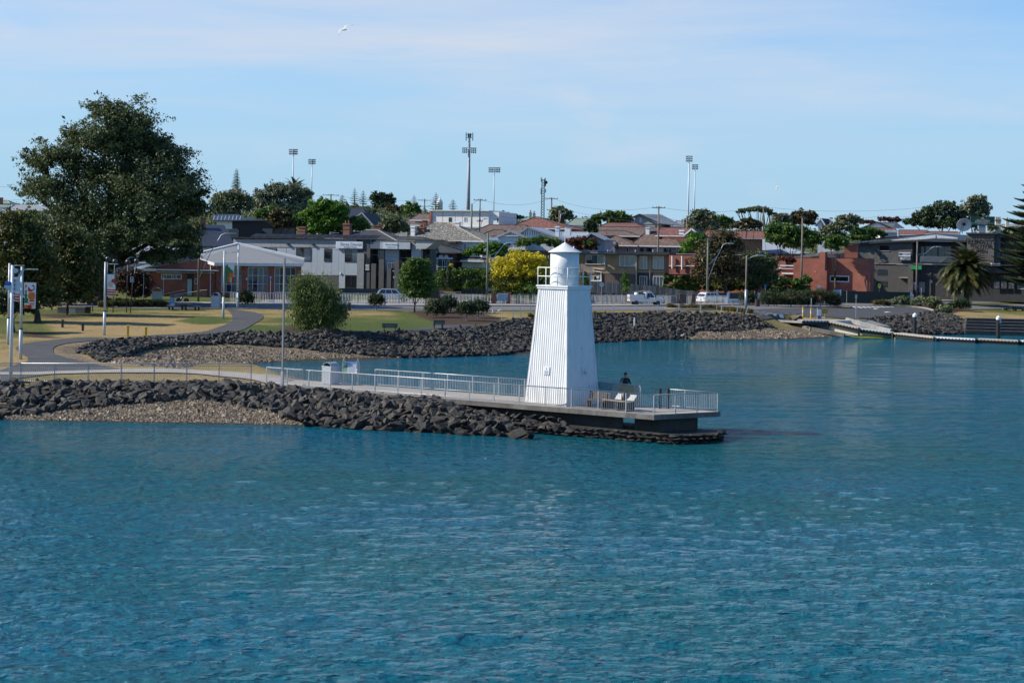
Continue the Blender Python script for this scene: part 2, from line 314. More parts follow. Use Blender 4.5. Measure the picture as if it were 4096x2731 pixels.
def seg_dist(X, Y, P, closed=True):
    d = np.full(np.shape(X), 1e9); n = len(P)
    for i in range(n if closed else n-1):
        a, b = P[i], P[(i+1)%n]; ab = b-a; l2 = (ab**2).sum()+1e-9
        t = np.clip(((X-a[0])*ab[0]+(Y-a[1])*ab[1])/l2, 0, 1)
        d = np.minimum(d, np.hypot(X-a[0]-t*ab[0], Y-a[1]-t*ab[1]))
    return d
def inside(X, Y, P):
    r = np.zeros(np.shape(X), bool); n = len(P); j = n-1
    for i in range(n):
        xi, yi = P[i]; xj, yj = P[j]
        c = ((yi > Y) != (yj > Y)) & (X < (xj-xi)*(Y-yi)/((yj-yi) if yj != yi else 1e-9)+xi); r ^= c; j = i
    return r
def sstep(x, a, b): t = np.clip((x-a)/(b-a), 0, 1); return t*t*(3-2*t)
RAMP_A, RAMP_B = gz(3120,1279,1.75), gz(3450,1352,-.15)
def T(X, Y):
    """ground height"""
    X = np.asarray(X, float); Y = np.asarray(Y, float)
    s = seg_dist(X, Y, LAND); s = np.where(inside(X, Y, LAND), s, -s)
    t = Y-(212.5+.45*X+np.maximum(0, X-30)*.6)
    left = np.interp(Y, [90,118,125,140,150,165,186,205], [1.5,1.58,1.72,1.85,2.0,2.3,2.75,2.85])
    rt = np.interp(X, [10,29,35,39,60,90,130], [2.9,2.9,2.2,1.75,1.75,1.8,2.0])
    q = sstep(t, -42, -4); right = rt+(2.75-rt)*q
    k = sstep(X, -4, 12); top = left*(1-k)+right*k
    pier = (Y < 113) & (X > -16); top = np.where(pier, np.minimum(top, np.interp(X, [-16,-11,-4],[1.5,1.2,1.05])), top)
    nearw = np.interp(X, [-40,-14,-6,2], [5.2,5.4,2.6,1.6])
    prof_near = np.clip(s/nearw, -1.5, 1)
    beach = np.interp(s, [-20,-2,0,4,9,40], [-3,-.5,0,.62,1.0,1.0]); beach = np.where(s > 4, .62/np.maximum(top,.7)+(1-.62/np.maximum(top,.7))*np.clip((s-4)/5,0,1), beach/np.maximum(top,.7)*np.where(s>0,1,1))
    rip = np.clip(s/8.5, -2, 1)
    kk = sstep(X, -2, 9); prof_far = beach*(1-kk)+rip*kk
    z = top*np.where(Y < 113, prof_near, prof_far)
    z = np.where(pier & (X > -4), np.minimum(z, np.interp(X, [-4,0,3],[1.05,.3,-.6])), z)
    # ramp is cut into the bank
    a = np.array((RAMP_A.x, RAMP_A.y)); b = np.array((RAMP_B.x, RAMP_B.y)); ab = b-a; u = ((X-a[0])*ab[0]+(Y-a[1])*ab[1])/(ab**2).sum()
    dd = np.abs((X-a[0])*ab[1]-(Y-a[1])*ab[0])/np.linalg.norm(ab)
    cut = 1.75+(-.15-1.75)*u-.3
    z = np.where((u > -.05) & (u < 1.6) & (dd < 4.6), np.minimum(z, cut), z)
    hill = np.interp(t, [-1e3,12,60,300,1500], [0,0,2.6,17.0,17.0])
    hill = hill + 7*np.exp(-((X+62)/55)**2-((Y-650)/110)**2)
    z = z+hill
    z = np.where(s > 0, z+.04*np.sin(X*.9+1.3*np.sin(Y*.4))*np.clip(s/3,0,1)*np.where(t<-30,1,0), np.maximum(z,-3))
    return z
def Tz(x, y): return float(T(np.array([x]), np.array([y]))[0])
_YS = np.concatenate([np.arange(80, 260, .2), np.arange(260, 1100, 1.0)])
def G(px, py):
    """where the photo ray first meets the ground"""
    u, v = ray(px, py); X = u*_YS/F; Z = HC-v*_YS/F; h = T(X, _YS)-Z
    i = np.argmax(h > 0)
    if not (h > 0).any(): i = len(_YS)-1
    if i > 0:
        a, b = h[i-1], h[i]; Y = _YS[i-1]+(_YS[i]-_YS[i-1])*(-a)/(b-a+1e-9)
    else: Y = _YS[0]
    x = u*Y/F; return Vector((x, Y, Tz(x, Y)))
def gpoly(pts): return np.array([tuple(G(*p))[:2] for p in pts])
def smooth_noise(X, Y, seed=0, sc=1.0):
    r = np.random.default_rng(seed); o = np.zeros_like(X)
    for _ in range(9):
        a = r.uniform(0, 6.28); k = sc*r.uniform(.5, 2.2); o += np.sin((X*math.cos(a)+Y*math.sin(a))*k+r.uniform(0, 6.28))
    return o/4.2
xs = np.concatenate([np.array([-900,-500,-320]), np.arange(-220,-62,4), np.arange(-62,86,.6), np.arange(86,240,4), np.array([320,420])])
ys = np.concatenate([np.array([80.]), np.arange(81,216,.6), np.arange(216,262,1.5), np.arange(262,700,6), np.arange(700,2500,90)])
XX, YY = np.meshgrid(xs, ys); ZZ = T(XX, YY)
sd_ = seg_dist(XX, YY, LAND)
mulch_polys = [gpoly(p) for p in (
    [(1120,1335),(1150,1308),(1230,1303),(1320,1312),(1370,1330),(1300,1337)],
    [(1640,1247),(1720,1243),(1800,1243),(1960,1262),(2000,1275),(1985,1290),(1900,1296),(1790,1302),(1700,1270)],
    [(2860,1228),(3120,1229),(3350,1226),(3405,1231),(3300,1236),(3000,1236)],
    [(150,1258),(240,1256),(330,1268),(230,1272)], [(230,1236),(330,1235),(350,1242),(260,1243)], [(50,1325),(130,1328),(230,1352),(120,1346)],
    [(3500,1228),(3600,1222),(3900,1222),(3960,1235),(3850,1240),(3800,1255),(3760,1262),(3735,1248),(3690,1236),(3600,1229)])]
mul = np.zeros_like(XX)
for mpoly in mulch_polys:
    d = seg_dist(XX, YY, mpoly); mul = np.maximum(mul, np.where(inside(XX, YY, mpoly), 1, np.clip(1-d/.7, 0, 1)))
grv_polys = [gpoly(p) for p in ([(212,1396),(255,1377),(383,1362),(430,1362),(340,1395),(320,1420),(400,1450),(330,1455),(245,1425)], [(1770,1328),(1830,1315),(1900,1308),(1990,1300),(1985,1312),(1900,1330)])]
bea = np.where(sd_ < 1e9, 1-sstep(ZZ, .75, 1.25), 0)
bea = np.where((YY > 112) & (XX < 30), np.maximum(bea, 1-sstep(sd_, 5.0, 7.5)), bea)
for p_ in grv_polys: bea = np.where(inside(XX, YY, p_), 1, bea)
grn = np.clip(.42+.55*smooth_noise(XX, YY, 3, .16)+.25*smooth_noise(XX, YY, 5, .5), 0, 1)
for gp, amt in (([(730,1285),(800,1265),(900,1270),(880,1292),(800,1296)],.9), ([(950,1330),(1030,1300),(1120,1318),(1130,1335)],1.0), ([(1600,1245),(1700,1255),(1745,1290),(1700,1310),(1620,1275)],.8), ([(160,1240),(240,1238),(280,1252),(180,1256)],.9), ([(0,1285),(150,1290),(200,1340),(60,1345),(0,1320)],.75)):
    gp = gpoly(gp); d = seg_dist(XX, YY, gp); w = np.where(inside(XX, YY, gp), 1, np.clip(1-d/1.6, 0, 1)); grn = grn*(1-w)+np.maximum(grn, amt)*w
grn = np.where((YY < 124) & (XX > -40), grn*.45, grn)
grn = np.where(YY-(212.5+.45*XX) > 14, .75, grn)
ny, nx = XX.shape; ii = np.arange(ny*nx).reshape(ny, nx)
quads = np.stack([ii[:-1,:-1].ravel(), ii[:-1,1:].ravel(), ii[1:,1:].ravel(), ii[1:,:-1].ravel()], 1)
zone = np.stack([bea.ravel(), mul.ravel(), grn.ravel(), np.ones(bea.size)], 1)
gm = bpy.data.materials.new('park_ground'); gm.use_nodes = True; t = gm.node_tree; b = t.nodes['Principled BSDF']; b.inputs['Roughness'].default_value = .95; b.inputs['Specular IOR Level'].default_value = .15
at_ = _node(t, 'ShaderNodeAttribute'); at_.attribute_name = 'zone'; sp_ = _node(t, 'ShaderNodeSeparateColor'); t.links.new(at_.outputs['Color'], sp_.inputs[0])
tc_ = _node(t, 'ShaderNodeTexCoord')
def _noise(sc, det=6, ro=.6, src=None):
    n = _node(t, 'ShaderNodeTexNoise'); n.inputs['Scale'].default_value = sc; n.inputs['Detail'].default_value = det; n.inputs['Roughness'].default_value = ro; t.links.new(src or tc_.outputs['Object'], n.inputs[0]); return n.outputs[0]
def _ramp(src, stops):
    r = _node(t, 'ShaderNodeValToRGB'); e = r.color_ramp.elements; e[0].position, e[0].color = stops[0][0], (*stops[0][1],1); e[1].position, e[1].color = stops[-1][0], (*stops[-1][1],1)
    for p, c in stops[1:-1]: k = e.new(p); k.color = (*c,1)
    t.links.new(src, r.inputs[0]); return r.outputs[0]
def _mixc(f, a, b_):
    m = _node(t, 'ShaderNodeMixRGB'); t.links.new(f, m.inputs[0]); t.links.new(a, m.inputs[1]); t.links.new(b_, m.inputs[2]); return m.outputs[0]
def _m(op, a, b_):
    n = _node(t, 'ShaderNodeMath', operation=op)
    for i, v in enumerate((a, b_)):
        if isinstance(v, (int,float)): n.inputs[i].default_value = v
        else: t.links.new(v, n.inputs[i])
    return n.outputs[0]
mg_ = _node(t, 'ShaderNodeMapping'); mg_.inputs['Scale'].default_value = (1,2.2,1); t.links.new(tc_.outputs['Object'], mg_.inputs[0])
gmix = _m('ADD', sp_.outputs[2], _m('MULTIPLY', _m('SUBTRACT', _noise(.55,8,.7,mg_.outputs[0]), .5), 1.3))
grass_c = _ramp(gmix, [(.12,(.29,.215,.105)),(.36,(.225,.178,.078)),(.6,(.125,.125,.04)),(.9,(.062,.092,.022))])
fine = _ramp(_noise(2.6,8,.8), [(.3,(.45,.45,.42)),(.7,(1.3,1.28,1.2))])
mm = _node(t, 'ShaderNodeMixRGB', blend_type='MULTIPLY'); mm.inputs[0].default_value = .8; t.links.new(grass_c, mm.inputs[1]); t.links.new(fine, mm.inputs[2])
vor = _node(t, 'ShaderNodeTexVoronoi'); vor.inputs['Scale'].default_value = 7; t.links.new(tc_.outputs['Object'], vor.inputs[0]); vs_ = _node(t, 'ShaderNodeSeparateColor'); t.links.new(vor.outputs['Color'], vs_.inputs[0])
grav_c = _ramp(vs_.outputs[0], [(0.,(.075,.058,.04)),(.5,(.165,.128,.085)),(1.,(.25,.205,.15))])
mul_c = _ramp(_noise(6,6,.8), [(.3,(.022,.015,.011)),(.7,(.085,.055,.04))])
col_ = _mixc(sp_.outputs[1], mm.outputs[0], mul_c); col_ = _mixc(sp_.outputs[0], col_, grav_c)
# wet dark band at the tide line
gp_ = _node(t, 'ShaderNodeNewGeometry'); sz_ = _node(t, 'ShaderNodeSeparateXYZ'); t.links.new(gp_.outputs['Position'], sz_.inputs[0])
wet = _node(t, 'ShaderNodeMapRange'); wet.inputs['From Min'].default_value = .08; wet.inputs['From Max'].default_value = .3; wet.inputs['To Min'].default_value = .3; wet.inputs['To Max'].default_value = 1; t.links.new(sz_.outputs[2], wet.inputs['Value'])
mw = _node(t, 'ShaderNodeMixRGB', blend_type='MULTIPLY'); mw.inputs[0].default_value = 1; t.links.new(col_, mw.inputs[1]); t.links.new(wet.outputs[0], mw.inputs[2]); t.links.new(mw.outputs[0], b.inputs['Base Color'])
bp_ = _node(t, 'ShaderNodeBump'); bp_.inputs['Strength'].default_value = .8; bp_.inputs['Distance'].default_value = .12; t.links.new(_noise(4.5,5,.8), bp_.inputs['Height']); t.links.new(bp_.outputs[0], b.inputs['Normal'])
ground = np_obj('ground', np.stack([XX.ravel(), YY.ravel(), ZZ.ravel()], 1), quads, gm, attrs={'zone': ('POINT', zone)}, smooth=True)
tag(ground, kind='structure')

# ------------------------------------------------------------ water
def make_water():
    r = np.random.default_rng(4)
    vv = np.concatenate([np.linspace(2300, 260, 860)]); rows = np.concatenate([[-400,-120,-40,0,12,20,24], 61000/vv, [250,300,420]])
    inner = np.linspace(-.40, .40, 520)
    X = []; 
    for y in rows:
        h = max(y, 30); xi = inner*h; X.append(np.concatenate([[-1200,-.4*h-120,-.4*h-40,-.4*h-8], xi, [.4*h+8,.4*h+40,.4*h+120,1200]]))
    X = np.array(X); Y = np.repeat(rows[:,None], X.shape[1], 1)
    dy = np.gradient(rows)[:,None]; Z = np.zeros_like(X)
    gust = .85+.15*smooth_noise(X*.16, Y*.42, 21, .35)
    for i in range(84):
        lam = math.exp(r.uniform(math.log(.32), math.log(2.0))); a = R(90)+r.normal(0, .52)+.14; k = 2*math.pi/lam
        amp = .0105*lam**.9*r.uniform(.6,1.2); fade = np.clip(lam/(np.abs(dy)*2.6)-.5, 0, 1)
        ph = (X*math.cos(a)+Y*math.sin(a))*k+r.uniform(0, 6.28)+.6*np.sin(X*.21+i)+.5*np.sin(Y*.17+i*1.7)
        w = np.sin(ph); Z += amp*fade*gust*(w+.28*np.cos(2*ph))
    for i in range(16):
        lam = r.uniform(1.7, 4.6); a = R(90)+r.normal(0, .16)+.10; k = 2*math.pi/lam; pz = np.clip(smooth_noise(X*.10+i*3.1, Y*.3-i*1.7, 60+i, .5), 0, 1.2)
        w = np.sin((X*math.cos(a)+Y*math.sin(a))*k+r.uniform(0,6.28)+.5*np.sin(X*.3+i)); Z += .030*lam**.9*pz*np.clip(lam/(np.abs(dy)*2.6)-.5, 0, 1)*(w+.3*np.cos(2*np.arcsin(np.clip(w,-1,1))))
    Z *= .40*np.clip(1.2-Y/70, .10, 1); Z -= .03
    ny, nx = X.shape; ii = np.arange(ny*nx).reshape(ny, nx)
    q = np.stack([ii[:-1,:-1].ravel(), ii[:-1,1:].ravel(), ii[1:,1:].ravel(), ii[1:,:-1].ravel()], 1)
    m = bpy.data.materials.new('sea_water'); m.use_nodes = True; t = m.node_tree; b = t.nodes['Principled BSDF']
    b.inputs['Roughness'].default_value = .05; b.inputs['IOR'].default_value = 1.333
    tc = _node(t, 'ShaderNodeTexCoord'); mp = _node(t, 'ShaderNodeMapping'); mp.inputs['Scale'].default_value = (.72,1.15,1); mp.inputs['Rotation'].default_value = (0,0,R(8)); t.links.new(tc.outputs['Object'], mp.inputs[0])
    n0 = _node(t, 'ShaderNodeTexNoise'); n0.inputs['Scale'].default_value = .06; n0.inputs['Detail'].default_value = 4; t.links.new(mp.outputs[0], n0.inputs[0])
    rp = _node(t, 'ShaderNodeValToRGB'); rp.color_ramp.elements[0].position = .35; rp.color_ramp.elements[1].position = .65; rp.color_ramp.elements[0].color = (.003,.092,.108,1); rp.color_ramp.elements[1].color = (.003,.099,.165,1); t.links.new(n0.outputs[0], rp.inputs[0]); t.links.new(rp.outputs[0], b.inputs['Base Color'])
    n1 = _node(t, 'ShaderNodeTexNoise'); n1.inputs['Scale'].default_value = 9.0; n1.inputs['Detail'].default_value = 5; n1.inputs['Roughness'].default_value = .62; n1.inputs['Distortion'].default_value = .3; t.links.new(mp.outputs[0], n1.inputs[0])
    n2 = _node(t, 'ShaderNodeTexNoise'); n2.inputs['Scale'].default_value = 3.6; n2.inputs['Detail'].default_value = 4; n2.inputs['Distortion'].default_value = .4; t.links.new(mp.outputs[0], n2.inputs[0])
    b1 = _node(t, 'ShaderNodeBump'); b1.inputs['Strength'].default_value = .85; b1.inputs['Distance'].default_value = .12; t.links.new(n1.outputs[0], b1.inputs['Height'])
    b2 = _node(t, 'ShaderNodeBump'); b2.inputs['Strength'].default_value = .8; b2.inputs['Distance'].default_value = .42; t.links.new(n2.outputs[0], b2.inputs['Height']); t.links.new(b1.outputs[0], b2.inputs['Normal'])
    n3 = _node(t, 'ShaderNodeTexNoise'); n3.inputs['Scale'].default_value = 1.25; n3.inputs['Detail'].default_value = 3; n3.inputs['Distortion'].default_value = .5; t.links.new(mp.outputs[0], n3.inputs[0])
    b3 = _node(t, 'ShaderNodeBump'); b3.inputs['Strength'].default_value = .8; b3.inputs['Distance'].default_value = .5; t.links.new(n3.outputs[0], b3.inputs['Height']); t.links.new(b2.outputs[0], b3.inputs['Normal']); t.links.new(b3.outputs[0], b.inputs['Normal'])
    tag(np_obj('water', np.stack([X.ravel(), Y.ravel(), Z.ravel()], 1), q, m, smooth=True), kind='structure')
make_water()

# ------------------------------------------------------------ sheets laid on the ground
def ribbon(name, A, B, m, off=.05, sub=4, across=4, kind='structure', skirt=0.0, world=False, parent=None):
    """surface between two edge lines of photo points (or world xy), draped on the ground"""
    A = [np.array(a) if world else np.array(tuple(G(*a))[:2]) for a in A]; B = [np.array(a) if world else np.array(tuple(G(*a))[:2]) for a in B]
    def res(P):
        o = []
        for i in range(len(P)-1):
            p0 = P[max(i-1,0)]; p1 = P[i]; p2 = P[i+1]; p3 = P[min(i+2,len(P)-1)]
            for k in range(sub):
                s = k/sub; o.append(.5*((2*p1)+(-p0+p2)*s+(2*p0-5*p1+4*p2-p3)*s*s+(-p0+3*p1-3*p2+p3)*s**3))
        return np.array(o+[P[-1]])
    a, b_ = res(A), res(B); w = np.linspace(0, 1, across+1)
    P = a[:,None,:]*(1-w)[None,:,None]+b_[:,None,:]*w[None,:,None]; Z = T(P[...,0], P[...,1])+off
    n, k = Z.shape; V = np.concatenate([P, Z[...,None]], 2).reshape(-1, 3); ii = np.arange(n*k).reshape(n, k)
    q = [np.stack([ii[:-1,:-1].ravel(), ii[:-1,1:].ravel(), ii[1:,1:].ravel(), ii[1:,:-1].ravel()], 1)]
    if skirt:
        V0 = V.copy().reshape(n,k,3)
        for c in (0, k-1):
            lo = V0[:,c].copy(); lo[:,2] -= skirt; base = len(V); V = np.concatenate([V, lo]); j = np.arange(n)
            q.append(np.stack([ii[:-1,c], ii[1:,c], base+j[1:], base+j[:-1]], 1))
    o = np_obj(name, V, np.concatenate(q), m, parent=parent)
    if kind: tag(o, kind=kind)
    return o
ribbon('path', [(0,1482),(60,1462),(110,1445),(100,1425),(64,1400),(70,1388),(110,1374),(184,1364),(316,1352),(450,1353),(574,1346),(765,1332),(827,1325),(914,1293),(931,1272),(917,1248),(899,1236)],
               [(0,1525),(200,1500),(480,1482),(400,1462),(245,1425),(212,1396),(255,1377),(330,1368),(420,1362),(574,1353),(680,1348),(830,1341),(946,1328),(1006,1302),(1050,1275),(1036,1254),(946,1240)], asphalt)
ribbon('path', [(-300,1500),(80,1492),(250,1487),(440,1482),(720,1480),(850,1487),(1000,1497),(1150,1515),(1262,1530)], [(-300,1512),(80,1503),(250,1498),(440,1494),(720,1495),(850,1505),(980,1518),(1060,1535),(1120,1548)], paving, off=.08)
ribbon('path', [(1330,1329),(1440,1325),(1600,1322),(1690,1313),(1760,1304),(1900,1297)], [(1330,1333),(1440,1331),(1600,1331),(1700,1329),(1800,1321),(1900,1310)], asphalt)
ribbon('road', [(-400,1228),(200,1226),(600,1236),(1000,1237),(1380,1242),(1700,1242),(2100,1243),(2660,1242),(2900,1240),(3000,1241),(3250,1231),(3400,1224),(3650,1218),(3900,1215),(4150,1212)],
               [(-400,1210),(200,1212),(600,1216),(1000,1221),(1380,1226),(1700,1226),(2100,1227),(2660,1226),(2900,1222),(3000,1221),(3250,1216),(3400,1212),(3650,1208),(3900,1205),(4150,1202)], asphalt_old, off=.06, across=8)
ribbon('pavement', [(600,1215.4),(1000,1220.4),(1380,1225.4),(1700,1225.4),(2100,1226.4),(2660,1225.4),(2900,1221.4),(3000,1220.4),(3250,1215.4),(3400,1211.4),(3650,1207.4),(4150,1201.4)],
                   [(600,1211),(1000,1215),(1380,1220),(1700,1220.5),(2100,1221),(2660,1221),(2900,1217),(3000,1216),(3250,1211),(3400,1207),(3650,1203),(4150,1198)], paving, off=.19, skirt=.3)
ribbon('pavement', [(640,1233),(760,1236),(905,1237)], [(690,1217),(790,1216),(910,1220)], asphalt, off=.075)
ribbon('road', [(2985,1246),(3030,1260),(3068,1279),(3200,1279),(3400,1280),(3520,1275),(3600,1269),(3690,1259),(3733,1250)], [(2985,1243),(3030,1240),(3068,1237),(3200,1234),(3400,1230),(3520,1228),(3600,1228),(3690,1235),(3735,1247)], asphalt, off=.09, across=8)
ribbon('kerb', [(3400,1229.5),(3520,1227.3),(3600,1227.3),(3690,1234.3),(3738,1247),(3733,1251)], [(3400,1228),(3520,1225.8),(3600,1225.8),(3696,1232.8),(3746,1246.8),(3741,1252)], paving, off=.2, skirt=.3)
ribbon('kerb', [(3415,1281),(3520,1276.2),(3600,1270.2),(3690,1260)], [(3415,1282.5),(3520,1277.6),(3600,1271.6),(3692,1261.3)], paving, off=.16, skirt=.2)
ribbon('kerb', [(2655,1238),(2720,1239.5),(2800,1240.2),(2930,1238)], [(2655,1236),(2720,1237.5),(2800,1238.6),(2930,1236.5)], paving, off=.2, skirt=.3)
ribbon('pavement', [(3880,1239),(3950,1238.5),(4200,1232)], [(3880,1225),(3950,1222),(4200,1217)], asphalt_old, off=.10)
# concrete forecourt between the roadside fence and the buildings
ribbon('pavement', [(x, 212.5+.45*x+max(0,x-30)*.6-1.5) for x in range(-34,62,6)], [(x, 212.5+.45*x+max(0,x-30)*.6+15) for x in range(-34,62,6)], mat('forecourt', (.16,.155,.15), .9, var=.35, scale=.3), off=.04, world=True, across=6)
# painted markings
def stripes(pairs, w=.14):
    mb = MB()
    for a, b_ in pairs:
        p, q = G(*a), G(*b_); d = (q-p); d.z = 0
        if d.length > 6 or p.z < 1.9 or q.z < 1.9: continue
        n = Vector((-d.y, d.x, 0)).normalized()*w/2; k = max(1, int(d.length/2))
        for i in range(k):
            c = [p+d*(i/k)-n, p+d*(i/k)+n, p+d*((i+1)/k)+n, p+d*((i+1)/k)-n]
            mb.add([(v.x, v.y, Tz(v.x, v.y)+.112) for v in c], [(0,1,2,3)])
    return tag(mb.build('road_marking', line_white), kind='structure')
stripes([((3020+i*25, 1248+i*3.4), (3036+i*25, 1249.6+i*3.4)) for i in range(8)], .35)
stripes([((3030+i*30, 1257+i*4.2), (3047+i*30, 1258.4+i*4.2)) for i in range(5)]+[((3140+i*29, 1256+i*3), (3156+i*29, 1257.4+i*3)) for i in range(6)])
stripes([((3412+i*18.5, 1229.3-i*.15), (3428+i*18.5, 1235-i*.5)) for i in range(9)], .4)
stripes([((2380,1231),(2500,1230.8))], .1); stripes([((1000,1229),(1360,1233.5))], .1); stripes([((3540,1252.5),(3552,1250)),((3538,1251),(3565,1251.3)),((3495,1238),(3510,1236)),((3492,1238.5),(3508,1239.5))], .3)

# ------------------------------------------------------------ rocks
rock_m = bpy.data.materials.new('basalt'); rock_m.use_nodes = True; t = rock_m.node_tree; b = t.nodes['Principled BSDF']; b.inputs['Roughness'].default_value = .8
oi = _node(t, 'ShaderNodeAttribute'); oi.attribute_name = 'tone'
tc_ = _node(t, 'ShaderNodeTexCoord')
c0 = _ramp(_noise(2.5,7,.7), [(.3,(.013,.0125,.012)),(.52,(.033,.031,.028)),(.72,(.095,.088,.077))])
c1 = _ramp(oi.outputs['Fac'], [(0.,(.45,.45,.46)),(.5,(.95,.94,.92)),(.75,(1.5,1.45,1.36)),(.9,(1.5,1.3,1.05)),(1.,(2.0,1.55,1.1))])
mm = _node(t, 'ShaderNodeMixRGB', blend_type='MULTIPLY'); mm.inputs[0].default_value = 1; t.links.new(c0, mm.inputs[1]); t.links.new(c1, mm.inputs[2])
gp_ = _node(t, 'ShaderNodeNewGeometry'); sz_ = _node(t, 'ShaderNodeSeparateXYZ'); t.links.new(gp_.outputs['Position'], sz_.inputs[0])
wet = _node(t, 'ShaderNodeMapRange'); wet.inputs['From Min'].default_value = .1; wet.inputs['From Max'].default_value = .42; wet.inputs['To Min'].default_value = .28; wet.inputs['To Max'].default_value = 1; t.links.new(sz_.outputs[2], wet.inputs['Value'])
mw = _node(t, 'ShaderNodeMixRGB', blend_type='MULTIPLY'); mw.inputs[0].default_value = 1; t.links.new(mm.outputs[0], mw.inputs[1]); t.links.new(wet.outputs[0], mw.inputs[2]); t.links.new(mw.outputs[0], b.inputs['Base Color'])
bp_ = _node(t, 'ShaderNodeBump'); bp_.inputs['Strength'].default_value = .6; bp_.inputs['Distance'].default_value = .06; t.links.new(_noise(5,6,.75), bp_.inputs['Height']); t.links.new(bp_.outputs[0], b.inputs['Normal'])
def rock_shape(r, npts=9, flat=.7):
    bm = bmesh.new()
    for _ in range(npts):
        v = Vector(r.normal(0, 1, 3)); v.normalize(); v *= r.uniform(.68, 1.15); bm.verts.new((v.x*r.uniform(.9,1.15), v.y*r.uniform(.75,1.0), v.z*flat))
    res = bmesh.ops.convex_hull(bm, input=bm.verts)
    junk = [g for g in res['geom_interior'] if isinstance(g, bmesh.types.BMVert)]
    if junk: bmesh.ops.delete(bm, geom=junk, context='VERTS')
    bmesh.ops.triangulate(bm, faces=bm.faces); bmesh.ops.recalc_face_normals(bm, faces=bm.faces); bm.verts.ensure_lookup_table()
    v = np.array([tuple(x.co) for x in bm.verts]); f = np.array([[w.index for w in x.verts] for x in bm.faces]); bm.free(); return v, f
_rr = np.random.default_rng(77)
ROCKS = [rock_shape(_rr, int(_rr.integers(9,16)), _rr.uniform(.55,.85)) for _ in range(26)]
ROCK_ME = []
for i, (v, f) in enumerate(ROCKS):
    ROCK_ME.append(np_mesh('rock', v, f, rock_m, attrs={'tone': ('POINT', np.full(len(v), _rr.uniform(0,.8) if i < 22 else _rr.uniform(.88,1)))}))
def rand_rot(r):
    return Matrix.Rotation(r.uniform(0,6.28),4,'Z') @ Matrix.Rotation(r.uniform(-.6,.6),4,'X') @ Matrix.Rotation(r.uniform(-.6,.6),4,'Y')
def embankment(name, tops, bots, size, seed, n_parts=300, label=None, hug=.15):
    """band of tumbled rocks between two lines on the slope"""
    r = np.random.default_rng(seed); A = [G(*p) for p in tops]; B = [G(*p) for p in bots]
    def walk(P, u):
        l = [0]
        for i in range(len(P)-1): l.append(l[-1]+(P[i+1]-P[i]).length)
        d = u*l[-1]; i = max(0, min(len(P)-2, int(np.searchsorted(l, d))-1)); return P[i].lerp(P[i+1], (d-l[i])/(l[i+1]-l[i]+1e-9))
    LA = sum((A[i+1]-A[i]).length for i in range(len(A)-1)); LB = sum((B[i+1]-B[i]).length for i in range(len(B)-1)); n = int(max(LA, LB)/(size*.55)); items = []
    for i in range(n):
        a = walk(A, (i+.5)/n); b_ = walk(B, (i+.5)/n); k = max(1, int((b_-a).length/(size*.5)))
        for j in range(k+1):
            p = a.lerp(b_, (j+r.uniform(-.45,.45))/max(k,1)); p.x += r.normal(0, size*.2); p.y += r.normal(0, size*.2)
            sz = size*.5*min(1.5, max(.45, math.exp(r.normal(0, .38))))*(1.0+.12*(j == 0)); items.append((p.x, p.y, sz))
    X = np.array([q[0] for q in items]); Y = np.array([q[1] for q in items]); Z = T(X, Y)
    order = sorted(range(len(items)), key=lambda i: -items[i][2]/Y[i])
    root = tag(link(bpy.data.objects.new(name, None)), kind='structure')
    sv, sf, st, base = [], [], [], 0
    for q, i in enumerate(order):
        sz = items[i][2]; M_ = Matrix.Translation((X[i], Y[i], Z[i]+sz*r.uniform(-.05,hug+.3))) @ rand_rot(r) @ Matrix.Diagonal((sz*r.uniform(.85,1.25), sz*r.uniform(.8,1.1), sz*r.uniform(.75,1.1), 1)); k = int(r.integers(0, 22 if r.uniform() < .84 else 26))
        if q < n_parts:
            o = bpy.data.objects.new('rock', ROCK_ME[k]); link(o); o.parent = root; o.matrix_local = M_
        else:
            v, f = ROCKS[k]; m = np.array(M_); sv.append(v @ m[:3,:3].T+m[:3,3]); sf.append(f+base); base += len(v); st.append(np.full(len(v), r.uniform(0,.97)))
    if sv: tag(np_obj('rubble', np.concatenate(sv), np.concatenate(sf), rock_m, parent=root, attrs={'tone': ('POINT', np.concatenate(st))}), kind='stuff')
    return root
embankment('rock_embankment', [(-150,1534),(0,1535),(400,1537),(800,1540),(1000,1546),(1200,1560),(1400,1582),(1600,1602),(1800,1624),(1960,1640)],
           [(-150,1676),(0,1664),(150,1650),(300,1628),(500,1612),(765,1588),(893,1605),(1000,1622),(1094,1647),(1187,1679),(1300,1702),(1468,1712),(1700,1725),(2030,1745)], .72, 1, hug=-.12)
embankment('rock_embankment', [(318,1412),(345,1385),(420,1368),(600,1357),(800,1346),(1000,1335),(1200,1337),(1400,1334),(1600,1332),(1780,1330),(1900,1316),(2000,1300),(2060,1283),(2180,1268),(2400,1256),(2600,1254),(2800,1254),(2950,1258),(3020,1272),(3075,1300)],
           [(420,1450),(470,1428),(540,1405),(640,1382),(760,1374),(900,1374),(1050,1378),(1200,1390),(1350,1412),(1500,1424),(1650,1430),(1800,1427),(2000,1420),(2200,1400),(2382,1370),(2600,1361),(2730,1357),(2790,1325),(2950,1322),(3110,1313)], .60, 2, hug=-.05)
embankment('rock_embankment', [(3405,1282),(3480,1279),(3600,1272),(3700,1258),(3745,1252),(3800,1270),(3880,1300),(3940,1325)], [(3500,1309),(3560,1325),(3640,1332),(3700,1334),(3760,1336),(3830,1336),(3880,1332),(3945,1332)], .72, 3, 260)
